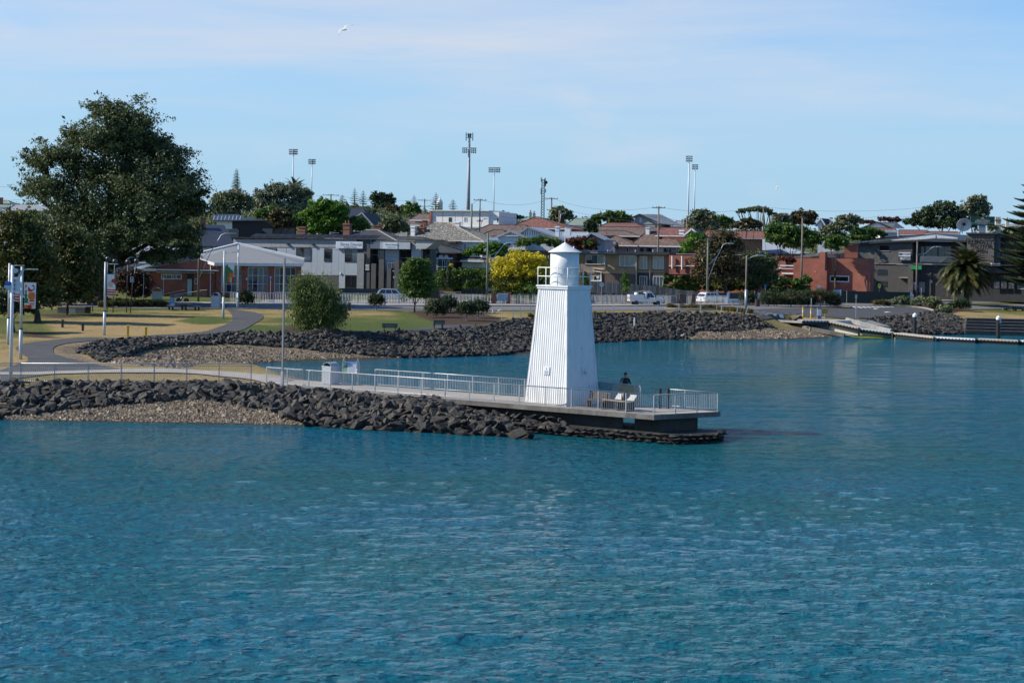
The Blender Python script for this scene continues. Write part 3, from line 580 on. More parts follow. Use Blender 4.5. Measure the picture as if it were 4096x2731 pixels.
# pebbles on the two beaches and loose stones, too many to count
def pebbles(polys, n, size, seed, lo=0):
    r = np.random.default_rng(seed); sv, sf, st, base = [], [], [], 0
    for poly in polys:
        P = np.array([tuple(G(*p))[:2] for p in poly]); x = r.uniform(P[:,0].min(), P[:,0].max(), n*4); y = r.uniform(P[:,1].min(), P[:,1].max(), n*4); k = inside(x, y, P); x, y = x[k][:n], y[k][:n]; z = T(x, y)
        for i in range(len(x)):
            s = size*math.exp(r.normal(0,.4)); a = r.uniform(0,6.28); ca, sa = math.cos(a)*s, math.sin(a)*s
            v = np.array([(1,0,0),(0,.7,0),(-1,0,0),(0,-.7,0),(.1,.1,.55)]); w = np.stack([v[:,0]*ca-v[:,1]*sa+x[i], v[:,0]*sa+v[:,1]*ca+y[i], v[:,2]*s+z[i]-.01], 1)
            sv.append(w); sf.append(np.array([(0,1,4),(1,2,4),(2,3,4),(3,0,4)])+base); base += 5; st.append(np.full(5, r.uniform(0,1)))
    m = leaf_mat('pebble', (.075,.058,.042), (.20,.155,.105), (.33,.28,.22), transl=0.0, rough=.85)
    tag(np_obj('gravel', np.concatenate(sv), np.concatenate(sf), m, attrs={'tint': ('POINT', np.concatenate(st))}), kind='stuff')
pebbles([[(0,1664),(150,1650),(300,1628),(500,1612),(765,1588),(893,1605),(1000,1622),(1094,1647),(1187,1679),(1224,1699),(1000,1693),(425,1683),(0,1676)]], 9000, .085, 5)
pebbles([[(430,1450),(560,1425),(650,1395),(760,1385),(1050,1390),(1350,1412),(1650,1430),(1600,1431),(1210,1440),(1000,1451),(760,1470),(700,1476)], [(2730,1357),(2790,1325),(2950,1322),(3110,1313),(3200,1330),(3330,1348),(3146,1355),(2908,1357)]], 6500, .12, 6)
# ------------------------------------------------------------ pier
pier = thing('pier', 'narrow concrete pier with a slanted end carrying the white lighthouse', 'pier')
def tn(t, n, z): x, y = E(t, n); return (x, y, z)
END_T, END_N = -2.1, 4.06
MB().slab([tn(0,0,DECK), tn(27.6,0,DECK+.05), tn(27.6,4.0,DECK+.05), tn(END_T,END_N,DECK)], .12).build('deck', paving, pier)
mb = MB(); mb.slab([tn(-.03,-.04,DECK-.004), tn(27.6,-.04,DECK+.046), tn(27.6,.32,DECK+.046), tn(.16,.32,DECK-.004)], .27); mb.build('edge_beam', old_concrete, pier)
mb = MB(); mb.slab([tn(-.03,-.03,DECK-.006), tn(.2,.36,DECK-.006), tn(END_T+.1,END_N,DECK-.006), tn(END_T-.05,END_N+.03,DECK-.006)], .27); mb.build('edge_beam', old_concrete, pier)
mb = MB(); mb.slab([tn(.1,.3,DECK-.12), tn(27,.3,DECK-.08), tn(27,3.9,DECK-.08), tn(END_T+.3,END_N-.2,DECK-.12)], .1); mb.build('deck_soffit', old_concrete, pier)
dark_conc = mat('dark_concrete', (.045,.043,.038), .85, var=.4, scale=.9, bump=.5, grime=.5)  # near-black concrete colour for the walls under the deck
MB().slab([tn(2.25,.75,DECK-.2), tn(12,.75,DECK-.2), tn(12,3.3,DECK-.2), tn(3.5,3.3,DECK-.2)], 1.3).build('support_wall', dark_conc, pier)
MB().slab([tn(1.45,.6,DECK-.2), tn(2.68,3.2,DECK-.2), tn(-1.15,3.25,DECK-.2), tn(-.15,.75,DECK-.2)], 1.3).build('support_wall', dark_conc, pier)
# low ledge of laid stone round the foot of the pier
def ledge():
    root = thing('stone_ledge', 'dark stone ledge at the waterline under the pier end', 'ledge')
    r = np.random.default_rng(9); stones = []
    core = MB(); core.slab([tn(13,-1.1,.42), tn(7,-.75,.5), tn(1,-.35,.44), tn(-1.4,-.2,.46), tn(-2.6,1.4,.4), tn(-2.3,3.6,.42), tn(3,4.2,.3), tn(13,4,.46)], 1.0); core.build('core', rock_m, root)
    line = [(13.2,-1.25),(10,-1.1),(7,-.9),(4,-.65),(1,-.5),(-1.5,-.35),(-2.8,1.4),(-2.5,3.6)]; k = 0
    for i in range(len(line)-1):
        a, b_ = np.array(line[i]), np.array(line[i+1]); l = np.linalg.norm(b_-a)
        for row in range(3):
            u = r.uniform(0,.2)
            while u < l:
                w = r.uniform(.3,.62); p = a+(b_-a)*min(1,(u+w/2)/l); x, y = E(p[0], p[1]+row*.11); sz = (w*.56, .3, .125)
                M_ = Matrix.Translation((x, y, .04+row*.19+r.uniform(-.03,.03))) @ Matrix.Rotation(math.atan2(*(np.array(E(*b_))-np.array(E(*a)))[::-1])+r.uniform(-.12,.12),4,'Z') @ Matrix.Rotation(r.uniform(-.12,.12),4,'Y') @ Matrix.Diagonal((*sz,1))
                o = bpy.data.objects.new('stone', ROCK_ME[k%22]); link(o); o.parent = root; o.matrix_local = M_; k += 1; u += w*.98
    for row in range(3):
        t_ = 4.8+row*.5
        while t_ < 13.4:
            x, y = E(t_, -.75+row*.36); sz = r.uniform(.24,.4); o = bpy.data.objects.new('stone', ROCK_ME[k%24]); link(o); o.parent = root; o.matrix_local = Matrix.Translation((x, y, .34+row*.21+r.uniform(-.05,.05))) @ rand_rot(r) @ Matrix.Diagonal((sz*1.15,sz*.9,sz*.62,1)); k += 1; t_ += sz*1.25
    for px, py, s in ((2040,1722,.75),(2075,1735,.6),(2120,1738,.45),(2855,1750,.4),(2000,1700,.6)):
        p = gz(px, py, .2); o = bpy.data.objects.new('boulder', ROCK_ME[int(s*100)%22]); link(o); o.parent = root; o.matrix_local = Matrix.Translation(p) @ rand_rot(r) @ Matrix.Diagonal((s,s*.9,s*.8,1))
ledge()

def railing(name, label, pts, sp, h=1.05, infill=True, double=False, post_r=.03, mat_=None, group=None, post_drop=.0, rail_r=.028, n_posts=None, start=True):
    """posts, round top rail, bottom rail and upright bars along a line of base points"""
    m_ = mat_ or steel; p0 = Vector(pts[0]); root = thing(name, label, 'railing', p0, 0, group); P = [Vector(p)-p0 for p in pts]
    top = MB(); bot = MB(); 
    for a, b_ in zip(P[:-1], P[1:]):
        d = b_-a; n = n_posts or max(1, round(d.length/sp)); bars = MB()
        for i in range(n+1):
            if i == 0 and a is not P[0]: continue
            if i == 0 and not start: continue
            q = a+d*(i/n); MB().cbox(q+Vector((0,0,(h-.02-post_drop)/2)), (.062,.05,h-.02+post_drop), math.atan2(d.y,d.x)).build('post', m_, root)
        up = Vector((0,0,1)); top.tube([a+up*h, b_+up*h], rail_r, 8); bot.tube([a+up*.13, b_+up*.13], .02, 6)
        if double: top.tube([a+up*(h-.13), b_+up*(h-.13)], .022, 6)
        hb = h-.13 if double else h
        if infill:
            k = int(d.length/.115)
            for i in range(1, k):
                q = a+d*(i/k); bars.tube([q+up*.13, q+up*hb], .008, 4, caps=False)
            tag(bars.build('bars', m_, root), kind='stuff')
    top.build('top_rail', m_, root, smooth=True); bot.build('bottom_rail', m_, root, smooth=True)
    return root
dz = DECK
railing('pier_railing', 'long near steel railing of the pier in front of the lighthouse', [tn(27.2,.1,dz+.04), tn(.06,.1,dz)], 1.71, 1.08, n_posts=16)
railing('pier_railing', 'short slanted steel railing across the outer end of the pier', [tn(.06,.1,dz), tn(END_T+.08,END_N-.08,dz)], 1.52, 1.06, start=False)
railing('pier_railing', 'far steel railing on the outer end of the pier behind the dark posts', [tn(END_T+.08,END_N-.08,dz), tn(2.0,3.95,dz)], 1.9, 1.06, start=False)
railing('pier_railing', 'far steel railing of the pier between the lighthouse and the information board', [tn(8.6,3.92,dz), tn(21.5,3.92,dz)], 1.75, 1.08)
L0 = gz(-160,1532,1.6); L1 = gz(83,1530,1.6); L2 = gz(1004,1530,1.6)
for p_ in (L0, L1, L2): p_.z = 1.58
railing('pier_railing', 'steel railing on the rock bank leading from the shore to the pier', [L0, L1, L2], 1.86, 1.2, double=True)
MB().slab([(L0.x-20,L0.y-.35,1.6),(L2.x+.6,L2.y-.35,1.6),(L2.x+.6,L2.y+.25,1.6),(L0.x-20,L0.y+.25,1.6)], .3).build('pavement', old_concrete).__setitem__('kind','structure')
for dx_ in (-.7, .7):
    pass

# ------------------------------------------------------------ lighthouse
TC = Vector((3.06, 88.36, DECK)); TH = R(40)
lh = thing('lighthouse', 'white square tapering lighthouse with corrugated walls and a round lantern', 'lighthouse', TC, -TH+R(90))
A_, B_, HB = 3.08, 2.10, 6.62
def lh_wall(k):
    mb = MB(); rot = k*math.pi/2; pitch = .154; n = int(A_/pitch*6); vs = []
    for i in range(n+1):
        u = -A_/2+A_*i/n; ht = HB if abs(u) <= B_/2 else HB*(A_/2-abs(u))/((A_-B_)/2); d = .014*math.sin(2*math.pi*u/pitch)
        for hh in (0, ht):
            y = -(A_/2-(A_-B_)/2*hh/HB)-d; x_, y_ = rot2(u, y, rot); vs.append((x_, y_, hh))
    mb.add(vs, [(2*i, 2*i+2, 2*i+3, 2*i+1) for i in range(n)]); return mb.build('wall', white, lh, fix=False)
for k in range(4): lh_wall(k)
for k in range(4):
    sx, sy = ((-1,-1),(1,-1),(1,1),(-1,1))[k]; mb = MB()
    a = Vector((sx*A_/2, sy*A_/2, 0)); b_ = Vector((sx*B_/2, sy*B_/2, HB))
    for ox, oy in ((1,0),(0,1)):
        w = .15; q = [a+Vector((sx*.022, sy*.022, 0)), b_+Vector((sx*.022, sy*.022, 0))]; o_ = Vector((-sx*w*ox, -sy*w*oy, 0))
        i_ = Vector((-sx*.05*(1-ox), -sy*.05*(1-oy), 0)); vs = [q[0], q[0]+o_, q[1]+o_, q[1], q[0]+i_, q[0]+o_+i_, q[1]+o_+i_, q[1]+i_]
        mb.add(vs, [(0,1,2,3),(7,6,5,4),(0,4,5,1),(1,5,6,2),(2,6,7,3),(3,7,4,0)])
    mb.build('corner_board', white_flat, lh)
gw = 1.09
MB().box(-gw-.03,gw+.03,-gw-.03,gw+.03,HB-.02,HB+.10).build('cornice', white_flat, lh)
gal = MB().box(-gw-.07,gw+.07,-gw-.07,gw+.07,HB+.10,HB+.19).build('gallery_floor', white_flat, lh)
gr = MB(); 
gpts = [(-gw,-gw),(gw,-gw),(gw,gw),(-gw,gw)]
for i in range(4):
    a, b_ = gpts[i], gpts[(i+1)%4]
    for f_ in (0, .36):
        x, y = a[0]+(b_[0]-a[0])*f_*2*.92 if f_ else a[0], a[1]+(b_[1]-a[1])*f_*2*.92 if f_ else a[1]
        MB().tube([(x,y,HB+.19),(x,y,HB+1.22)], .027, 8).build('gallery_post', white_flat, lh, smooth=True)
    for z in (HB+.70, HB+1.2): gr.tube([(*a,z),(*b_,z)], .024, 8)
gr.build('gallery_rail', white_flat, lh, smooth=True)
zl = HB+.19
lan = MB().lathe([(.83,zl),(.83,zl+.02),(.83,zl+1.0),(.83,zl+1.9)], seg=48).build('lantern', white, lh, smooth=True)
lan.data.polygons.foreach_set('use_smooth', [len(p.vertices) == 4 for p in lan.data.polygons])
cone = MB().lathe([(.80,zl+1.9),(.97,zl+1.90),(.97,zl+1.93),(.93,zl+1.95),(.5,zl+2.18),(.12,zl+2.42),(.03,zl+2.48),(.025,zl+2.5),(.012,zl+2.88),(0.0,zl+2.9)], seg=48).build('lantern_roof', white, lh)
def on_lantern(a0, a1, z0, z1, r0, r1, name, m):
    mb = MB(); n = 6; vs = []
    for i in range(n+1):
        a = a0+(a1-a0)*i/n
        for rr, z in ((r0,z0),(r1,z0),(r1,z1),(r0,z1)): vs.append((rr*math.cos(a), rr*math.sin(a), z))
    fs = [(4*i+j, 4*i+(j+1)%4, 4*i+4+(j+1)%4, 4*i+4+j) for i in range(n) for j in range(4)]+[(3,2,1,0),(4*n,4*n+1,4*n+2,4*n+3)]
    return mb.add(vs, fs).build(name, m, lh)
# angles: local frame is turned by 50 degrees, so the camera looks from about -140 deg
cam_a = math.atan2(-TC.y, -TC.x)-(-TH+R(90))
dr = on_lantern(cam_a-R(16), cam_a+R(20), zl+.08, zl+1.12, .825, .845, 'lantern_door', white)
for z in (zl+.28, zl+.92):
    a = cam_a+R(24); MB().cbox((.86*math.cos(a), .86*math.sin(a), z), (.05,.03,.14), a).build('hinge', white_flat, dr)
MB().cbox((.87*math.cos(cam_a-R(13)), .87*math.sin(cam_a-R(13)), zl+.55), (.03,.18,.03), cam_a-R(13)).build('latch', steel, dr)
MB().cbox((.62*math.cos(cam_a+R(55)),.62*math.sin(cam_a+R(55)),zl+2.2),(.06,.06,.12),0).build('roof_lug', white_flat, lh)
# plaques on the two faces towards the water
sign_white = mat('sign_white', (0.62,0.66,0.72), 0.5, var=0.04); sign_dark = mat('sign_print', (0.05,0.06,0.10), 0.6, var=0.1); sign_blue = mat('sign_blue', (0.03,0.16,0.42), 0.5, var=0.1)
for k, (ux, nm) in ((3,(-.06,'plaque')), (0,(.2,'plaque'))):
    rot = k*math.pi/2; h0 = 1.72; y = -(A_/2-(A_-B_)/2*(h0+.2)/HB)-.035; w_ = .42
    tilt = math.atan2((A_-B_)/2, HB); M_ = Matrix.Rotation(rot,4,'Z') @ Matrix.Translation((ux, y, h0+.21)) @ Matrix.Rotation(-tilt,4,'X')
    pl = MB().box(-w_/2,w_/2,-.012,.012,-.23,.23).build(nm, sign_white, lh); pl.matrix_local = M_
    pr = MB()
    pr.add([(-.03,-.016,.10),(0,-.016,.05),(.04,-.016,.11),(.0,-.016,.17)], [(0,1,2,3)])
    for j, (ww, zz) in enumerate(((.22,.0),(.30,-.04),(.32,-.075),(.30,-.12),(.33,-.15),(.24,-.18))): pr.box(-ww/2,ww/2,-.0165,-.0135,zz-.008,zz+.006)
    pr.build('lettering', sign_dark, pl)
# rust spots, vents on the shaded wall
MB().box(-.02,.02,-A_/2+.16,-A_/2+.2,3.2,3.23).build('bolt', dark_metal, lh)

# ------------------------------------------------------------ furniture on the pier
frost = bpy.data.materials.new('frosted_panel'); frost.use_nodes = True; t = frost.node_tree; b = t.nodes['Principled BSDF']; b.inputs['Base Color'].default_value = (.46,.44,.38,1); b.inputs['Roughness'].default_value = .3
tr_ = _node(t, 'ShaderNodeBsdfTransparent'); tr_.inputs[0].default_value = (.8,.84,.86,1); ms_ = _node(t, 'ShaderNodeMixShader'); ms_.inputs[0].default_value = .5; t.links.new(b.outputs[0], ms_.inputs[1]); t.links.new(tr_.outputs[0], ms_.inputs[2]); t.links.new(ms_.outputs[0], t.nodes['Material Output'].inputs[0])
clear = bpy.data.materials.new('clear_panel'); clear.use_nodes = True; t = clear.node_tree; b = t.nodes['Principled BSDF']; b.inputs['Base Color'].default_value = (.2,.24,.27,1); b.inputs['Roughness'].default_value = .08
tr_ = _node(t, 'ShaderNodeBsdfTransparent'); tr_.inputs[0].default_value = (.8,.84,.88,1); ms_ = _node(t, 'ShaderNodeMixShader'); ms_.inputs[0].default_value = .7; t.links.new(b.outputs[0], ms_.inputs[1]); t.links.new(tr_.outputs[0], ms_.inputs[2]); t.links.new(ms_.outputs[0], t.nodes['Material Output'].inputs[0])
s0 = gz(2349,1606,DECK); s1 = gz(2561,1630,DECK); d = s1-s0; sl = d.length; sa = math.atan2(d.y, d.x)
scr = thing('wind_screen', 'glazed steel framed wind screen standing on the pier beside the lighthouse', 'screen', s0, sa)
fr = MB().tube([(0,0,0),(0,0,1.16),(.08,0,1.24),(sl-.1,0,1.24),(sl,0,1.14),(sl,0,0)], .03, 8).tube([(sl*.49,0,0),(sl*.49,0,1.24)], .025, 8).tube([(0,0,.12),(sl,0,.12)], .02, 6); fr.build('frame', steel, scr, smooth=True)
MB().box(.03,sl*.49-.03,-.006,.006,.14,1.21).build('pane', clear, scr); MB().box(sl*.49+.03,sl-.03,-.006,.006,.14,1.21).build('pane', frost, scr)
MB().box(sl*.62,sl*.88,-.012,-.008,.55,1.12).build('light_patch', mat('tan_light',(.40,.30,.15),.7), scr)  # tan patch paints the tower's shadow and reflected light onto the frosted pane
# bench, sloping white panel, jacket
tim = mat('dark_timber', (.055,.045,.04), .8, var=.3, scale=2, stretch=(1,6,6))
def bench(name, label, loc, rz, w, back=True, m_=None, legs=None, group=None):
    r_ = thing(name, label, 'bench', loc, rz, group); m_ = m_ or tim
    for k in range(3): MB().box(-w/2,w/2,-.22+k*.155,-.085+k*.155,.42,.46).build('seat_slat', m_, r_)
    if back:
        for k in range(3): MB().cbox((0,.26+k*.035,.56+k*.145), (w,.03,.12), 0, rx=-.22).build('back_slat', m_, r_)
    for sx in (-1,1):
        lg = MB().box(sx*w*.36-.04,sx*w*.36+.04,-.2,.2,0,.42)
        if back: lg.cbox((sx*w*.36,.24,.62),(.06,.05,.5),0,rx=-.22)
        lg.build('leg', legs or m_, r_)
    return r_
b0 = gz(2385,1632,DECK); bench('pier_bench', 'dark timber bench with a backrest beside the lighthouse wall', b0, sa+R(2), 1.55)
b1 = gz(2475,1640,DECK)
pt = thing('picnic_table', 'picnic table with a pale raised leaf in front of the wind screen', 'table', b1, sa)
MB().box(-1.0,.95,-.32,.1,.5,.54).build('seat', wood_grey, pt)
MB().cbox((.25,.3,.72),(1.42,.04,.42),0,rx=-.75).build('table_top', mat('pale_board',(.40,.40,.41),.6,var=.2), pt)
for sx in (-.75,.1,.8): MB().box(sx-.05,sx+.05,-.25,.35,0,.5).build('leg', tim, pt)
bm_ = MB().lathe([(0,0),(.22,.02),(.26,.12),(.2,.34),(.1,.46),(0,.5)], seg=9); jk = bm_.build('jacket', black, None, smooth=True); jk.location = b1+Vector((.28,.02,.54)); jk.scale = (1.0,.75,1.1); jk.rotation_euler = (.1,.25,.4)
for v in jk.data.vertices: v.co.x += .05*math.sin(v.co.z*13+v.co.y*9); v.co.y += .04*math.sin(v.co.z*17+v.co.x*15)
tag(jk, 'black jacket heaped on the picnic table in front of the wind screen', 'jacket')
for px, lab in ((2640,'dark square timber post on the pier, nearer the wind screen'), (2673,'dark square timber post on the pier, nearer the slanted end')):
    p = gz(px, 1634, DECK); o = MB().box(-.065,.065,-.065,.065,0,1.14).box(-.07,.07,-.07,.07,1.14,1.16).build('timber_post', tim); o.location = p; tag(o, lab, 'post')
# litter bin
def litter_bin(label, loc, rz, w, d, h, hood, group=None):
    r_ = thing('litter_bin', label, 'bin', loc, rz, group); MB().box(-w/2,w/2,-d/2,d/2,.04,h).build('body', grey_pole, r_)
    rb = MB()
    for s_ in (-1,1):
        for i in range(12): x = -w/2+w*(i+.5)/12; rb.box(x-.02,x+.02,s_*d/2-.012,s_*d/2+.012,.06,h-.03)
        for i in range(10): y = -d/2+d*(i+.5)/10; rb.box(s_*w/2-.012,s_*w/2+.012,y-.02,y+.02,.06,h-.03)
    tag(rb.build('ribs', grey_pole, r_), kind='stuff')
    MB().box(-w/2-.03,w/2+.03,-d/2-.03,d/2+.03,h,h+.04).build('lid', grey_pole, r_)
    mb = MB(); n = 10; rr = w/2*.9
    outer = [(rr*math.cos(math.pi*i/n), h+.04+hood*math.sin(math.pi*i/n)) for i in range(n+1)]; inn = [((rr-.03)*math.cos(math.pi*i/n), h+.04+(hood-.03)*math.sin(math.pi*i/n)) for i in range(n+1)]
    mb.prism(outer+inn[::-1], -d/2*.95, d/2*.95); mb.build('hood', steel, r_)
    if hood > .2: MB().box(-rr+.04,rr-.04,-d/2*.9,d/2*.9,h+.041,h+.05).build('opening', black, r_)
    return r_
litter_bin('grey ribbed litter bin with an arched hood on the pier beside the information board', gz(1322,1537,DECK+.03), R(-42), .85, .72, 1.13, .26)
# information board between two fish shaped uprights
ib = gz(1402,1541,DECK+.03); sgn = thing('information_board', 'information board held between two fish shaped steel uprights on the pier', 'sign', ib, R(-6))
fish = [(-.09,0),(.12,0),(.10,.12),(.03,.3),(.05,.55),(.13,.9),(.13,1.25),(.08,1.55),(.0,1.72),(-.05,1.6),(-.1,1.3),(-.11,.95),(-.05,.6),(-.02,.3),(-.06,.12)]
for sx in (-.45,.45):
    f_ = MB().prism([(x_, z_) for x_, z_ in fish], -.03, .03).build('upright', steel, sgn); f_.location = (sx,0,0); f_.rotation_euler = (0,0,R(25))
    MB().lathe([(.0,-.035),(.03,-.035),(.03,.035),(0,.035)], (.0,0,1.42), 8, axis='Y').build('eye', dark_metal, f_)
pn = MB().box(-.43,.43,-.02,.02,-.38,.38).build('panel', sign_white, sgn); pn.location = (0,-.03,1.12); pn.rotation_euler = (R(-22),0,0)
MB().box(-.42,.42,-.024,-.021,.24,.37).build('heading', sign_blue, pn); text_obj('lettering', 'Devonport and Port', .075, sign_white, pn, (.05,-.026,.30), depth=.001)
MB().box(-.42,-.2,-.024,-.021,-.37,.2).build('map', mat('map_green', (.14,.3,.16), .6, var=.3), pn)
pr = MB()
for i in range(9): pr.box(-.15,.38-.05*(i%3),-.0235,-.021,.16-i*.058,.178-i*.058)
pr.build('print', sign_dark, pn)
# plain square lamp pole at the edge of the pier
lp = gz(1129,1549,DECK); o = thing('lamp_pole', 'plain square grey pole standing on a rusty foot at the pier edge', 'pole', lp, R(-31))
MB().box(-.05,.05,-.05,.05,.03,8.05).build('shaft', pole_dull, o); MB().box(-.17,.17,-.17,.17,0,.04).build('base_plate', mat('rust',(.22,.09,.03),.9,var=.4), o); MB().box(-.075,.075,-.075,.075,.04,1.0).build('sleeve', steel, o)

# ------------------------------------------------------------ people
skin = mat('skin', (.36,.2,.14), .6, var=.1); hair = mat('dark_hair', (.02,.014,.011), .8)
def person(label, loc, rz, J, mats_fn, extra=None):
    """skinned body: J = joints name -> (pos, radius), bones list"""
    joints, bones = J; names = list(joints); me = bpy.data.meshes.new('person'); me.from_pydata([joints[n][0] for n in names], [(names.index(a), names.index(b_)) for a, b_ in bones], [])
    o = bpy.data.objects.new('person', me); link(o); md = o.modifiers.new('skin', 'SKIN'); md.use_smooth_shade = True
    for i, n in enumerate(names):
        rr = joints[n][1]; me.skin_vertices[0].data[i].radius = (rr, rr) if not isinstance(rr, tuple) else rr
    me.skin_vertices[0].data[names.index('pelvis')].use_root = True
    o.modifiers.new('sub', 'SUBSURF').levels = 2; dg = bpy.context.evaluated_depsgraph_get(); dg.update(); m2 = bpy.data.meshes.new_from_object(o.evaluated_get(dg)); m2.name = 'person'
    bpy.data.objects.remove(o); o = bpy.data.objects.new('person', m2); link(o); o.location = loc; o.rotation_euler = (0,0,rz); m2.materials.clear()
    ms, fn = mats_fn
    for m_ in ms: m2.materials.append(m_)
    for p in m2.polygons: p.material_index = fn(p.center); p.use_smooth = True
    return tag(o, label, 'person')
def body_joints(h, ra, la):
    """standing figure facing -Y, 1.75 m scaled by h; ra/la: elbow, wrist of the arms"""
    J = {'pelvis':((0,0,.95),(.15,.11)),'belly':((0,0,1.1),(.15,.11)),'chest':((0,0,1.32),(.18,.125)),'neckb':((0,.01,1.46),(.09,.075)),'neck':((0,0,1.53),.055),'head':((0,-.01,1.62),(.075,.085)),'crown':((0,.0,1.71),(.072,.085))}
    bones = [('pelvis','belly'),('belly','chest'),('chest','neckb'),('neckb','neck'),('neck','head'),('head','crown')]
    for s_, n, (el, wr) in ((-1,'r',ra),(1,'l',la)):
        J.update({n+'sh':((s_*.19,0,1.42),.065), n+'el':(el,.046), n+'wr':(wr,.03)}); bones += [('chest',n+'sh'),(n+'sh',n+'el'),(n+'el',n+'wr')]
        e, w_ = Vector(el), Vector(wr); d = (w_-e).normalized(); sd_ = d.cross(Vector((0,1,0))).normalized() if abs(d.y) < .9 else Vector((1,0,0))
        J[n+'palm'] = (tuple(w_+d*.05), .034); bones.append((n+'wr', n+'palm'))
        for q, (of, ln) in enumerate(((-.03,.075),(-.01,.09),(.01,.085),(.03,.07))):
            k = w_+d*.085+sd_*of; J[n+'k%d'%q] = (tuple(k), .011); J[n+'f%d'%q] = (tuple(k+d*ln+Vector((0,-.015,0))), .008); bones += [(n+'palm', n+'k%d'%q), (n+'k%d'%q, n+'f%d'%q)]
        k = w_+d*.04+sd_*.045; J[n+'t'] = (tuple(k+d*.03), .010); bones.append((n+'palm', n+'t'))
        J.update({n+'hip':((s_*.095,0,.88),.095), n+'kn':((s_*.11,-.015,.49),.062), n+'an':((s_*.115,.01,.09),.042), n+'to':((s_*.13,-.15,.04),.042)}); bones += [('pelvis',n+'hip'),(n+'hip',n+'kn'),(n+'kn',n+'an'),(n+'an',n+'to')]
    return {k: (tuple(c*h for c in p), (tuple(x*h for x in r_) if isinstance(r_, tuple) else r_*h)) for k, (p, r_) in J.items()}, bones
def head_bits(o, h, hairm, cap=None):
    f_ = MB().lathe([(0,-.02),(.013,-.015),(.016,.0),(.006,.03),(0,.035)], (0,-.097*h,1.625*h), 6); f_.build('nose', skin, o, smooth=True)
    e = MB()
    for s_ in (-1,1): e.lathe([(0,-.009),(.012,0),(0,.009)], (s_*.031*h,-.088*h,1.66*h), 6)
    e.build('eyes', hair, o)
    for s_ in (-1,1): MB().lathe([(0,-.03),(.015,-.01),(.017,.015),(0,.03)], (s_*.08*h,.005,1.64*h), 6).build('ear', skin, o, smooth=True)
    MB().cbox((0,-.085*h,1.575*h),(.05,.012,.012)).build('mouth', mat('lips',(.25,.09,.08),.6), o)
    hp = MB(); n = 10
    prof = [(.0,1.79),(.05,1.78),(.083,1.74),(.094,1.69),(.092,1.66)]; b0 = hp.lathe([(r_*h, z*h) for r_, z in prof], (0,.015,0), 14); hp.build('cap' if cap else 'hair', cap or hairm, o, smooth=True)
    if cap: MB().cbox((0,-.13*h,1.69*h),(.15,.12,.015),0,rx=.15).build('cap_peak', cap, o)
PJ = body_joints(1.03, ((-.34,-.05,1.17),(-.09,-.17,1.49)), ((.30,.02,1.12),(.27,-.12,.9)))
shirt = mat('black_shirt', (.012,.012,.014), .85); trous = mat('dark_trousers', (.03,.03,.036), .9)
pm = gz(2500,1616,DECK)
def fn1(c):
    if c.z > 1.53: return 0
    if c.z < .95 and abs(c.x) < .2: return 2 if c.z > .1 else 1
    if c.x < -.16 and c.y < -.07: return 0
    if c.x > .2 and c.z < 1.18: return 0
    return 1
man = person('person in a black shirt behind the wind screen, hand raised to the mouth', pm, R(8), PJ, ([skin, shirt, trous], fn1)); head_bits(man, 1.03, hair)
MB().cbox((.07,-.145,1.38),(.03,.01,.02)).build('shirt_badge', sign_white, man)

# ------------------------------------------------------------ poles, banners and the crossing signal on the left
B_MATS = [mat('banner_white',(.72,.72,.71),.8,var=.06), mat('banner_green',(.05,.22,.06),.8,var=.4,scale=9), mat('banner_red',(.48,.03,.03),.8), mat('banner_orange',(.62,.19,.03),.8), mat('banner_brown',(.11,.035,.02),.8), mat('banner_cream',(.62,.50,.38),.8,var=.2)]
def banner(label, parent_loc, off, w, h, art, swing=.12):
    nx, ny = 26, 44; V = []; Fc = []; mi = []
    for j in range(ny+1):
        for i in range(nx+1):
            u, v = i/nx, j/ny; V.append((u*w+.02*math.sin(v*7)*(1-v), swing*(1-v)*math.sin(u*4+v*3)-.05*math.sin(u*9)*(1-v), -h+v*h+.02*math.sin(u*8)*(1-v)))
    for j in range(ny):
        for i in range(nx): Fc.append((j*(nx+1)+i, j*(nx+1)+i+1, (j+1)*(nx+1)+i+1, (j+1)*(nx+1)+i)); mi.append(art((i+.5)/nx, (j+.5)/ny))
    r_ = thing('banner', label, 'banner', Vector(parent_loc)+Vector(off), 0, 'festive banners on the park poles')
    o = np_obj('cloth', np.array(V), np.array(Fc), B_MATS, parent=r_, mi=mi, smooth=True)
    MB().tube([(-.1,0,.015),(w+.03,0,.015)], .015, 6).build('rod', steel, r_); MB().tube([(-.1,0,-h),(.05,0,-h)], .012, 6).build('rod', steel, r_)
def art_tree(u, v):
    if v > .93: return 0
    if (u-.17)**2*.25+(v-.87)**2*1.0 < .0028: return 3
    if v > .2 and v < .84 and abs(u-.17) < .2*(1-(v-.2)/.66)+.03*math.sin(v*40): return 1
    if .64 < v < .84 and .33+(.84-v)*.2 < u < .40+(.84-v)*2.0: return 2 if v > .67 else 0
    if (abs(math.hypot((u-.72)*.6, v-.80)-.085) < .022 and u > .66): return 4
    if v < .66 and v > .32 and ((u-.66)/.3)**2+((v-.48)/.2)**2 < 1: return 3
    if .13 < v < .32 and .42 < u < .92: return 2 if int(v*26)%2 else 0
    if v < .13 and u < .9: return 3 if u < .3 else (2 if u < .62 else 5)
    return 0
def art_red(u, v):
    if ((u-.42)/.3)**2+((v-.55)/.13)**2 < 1: return 5
    if .62 < v < .8 and u > .35+(v-.62)*1.5 and u < .95: return 2
    if v < .5 and ((u-.4)/.35)**2+((v-.45)/.12)**2 < 1: return 0
    if v < .32: return 2 if int(v*18)%2 else (0 if u < .6 else 5)
    if u > .85 and v > .55: return 1
    return 0
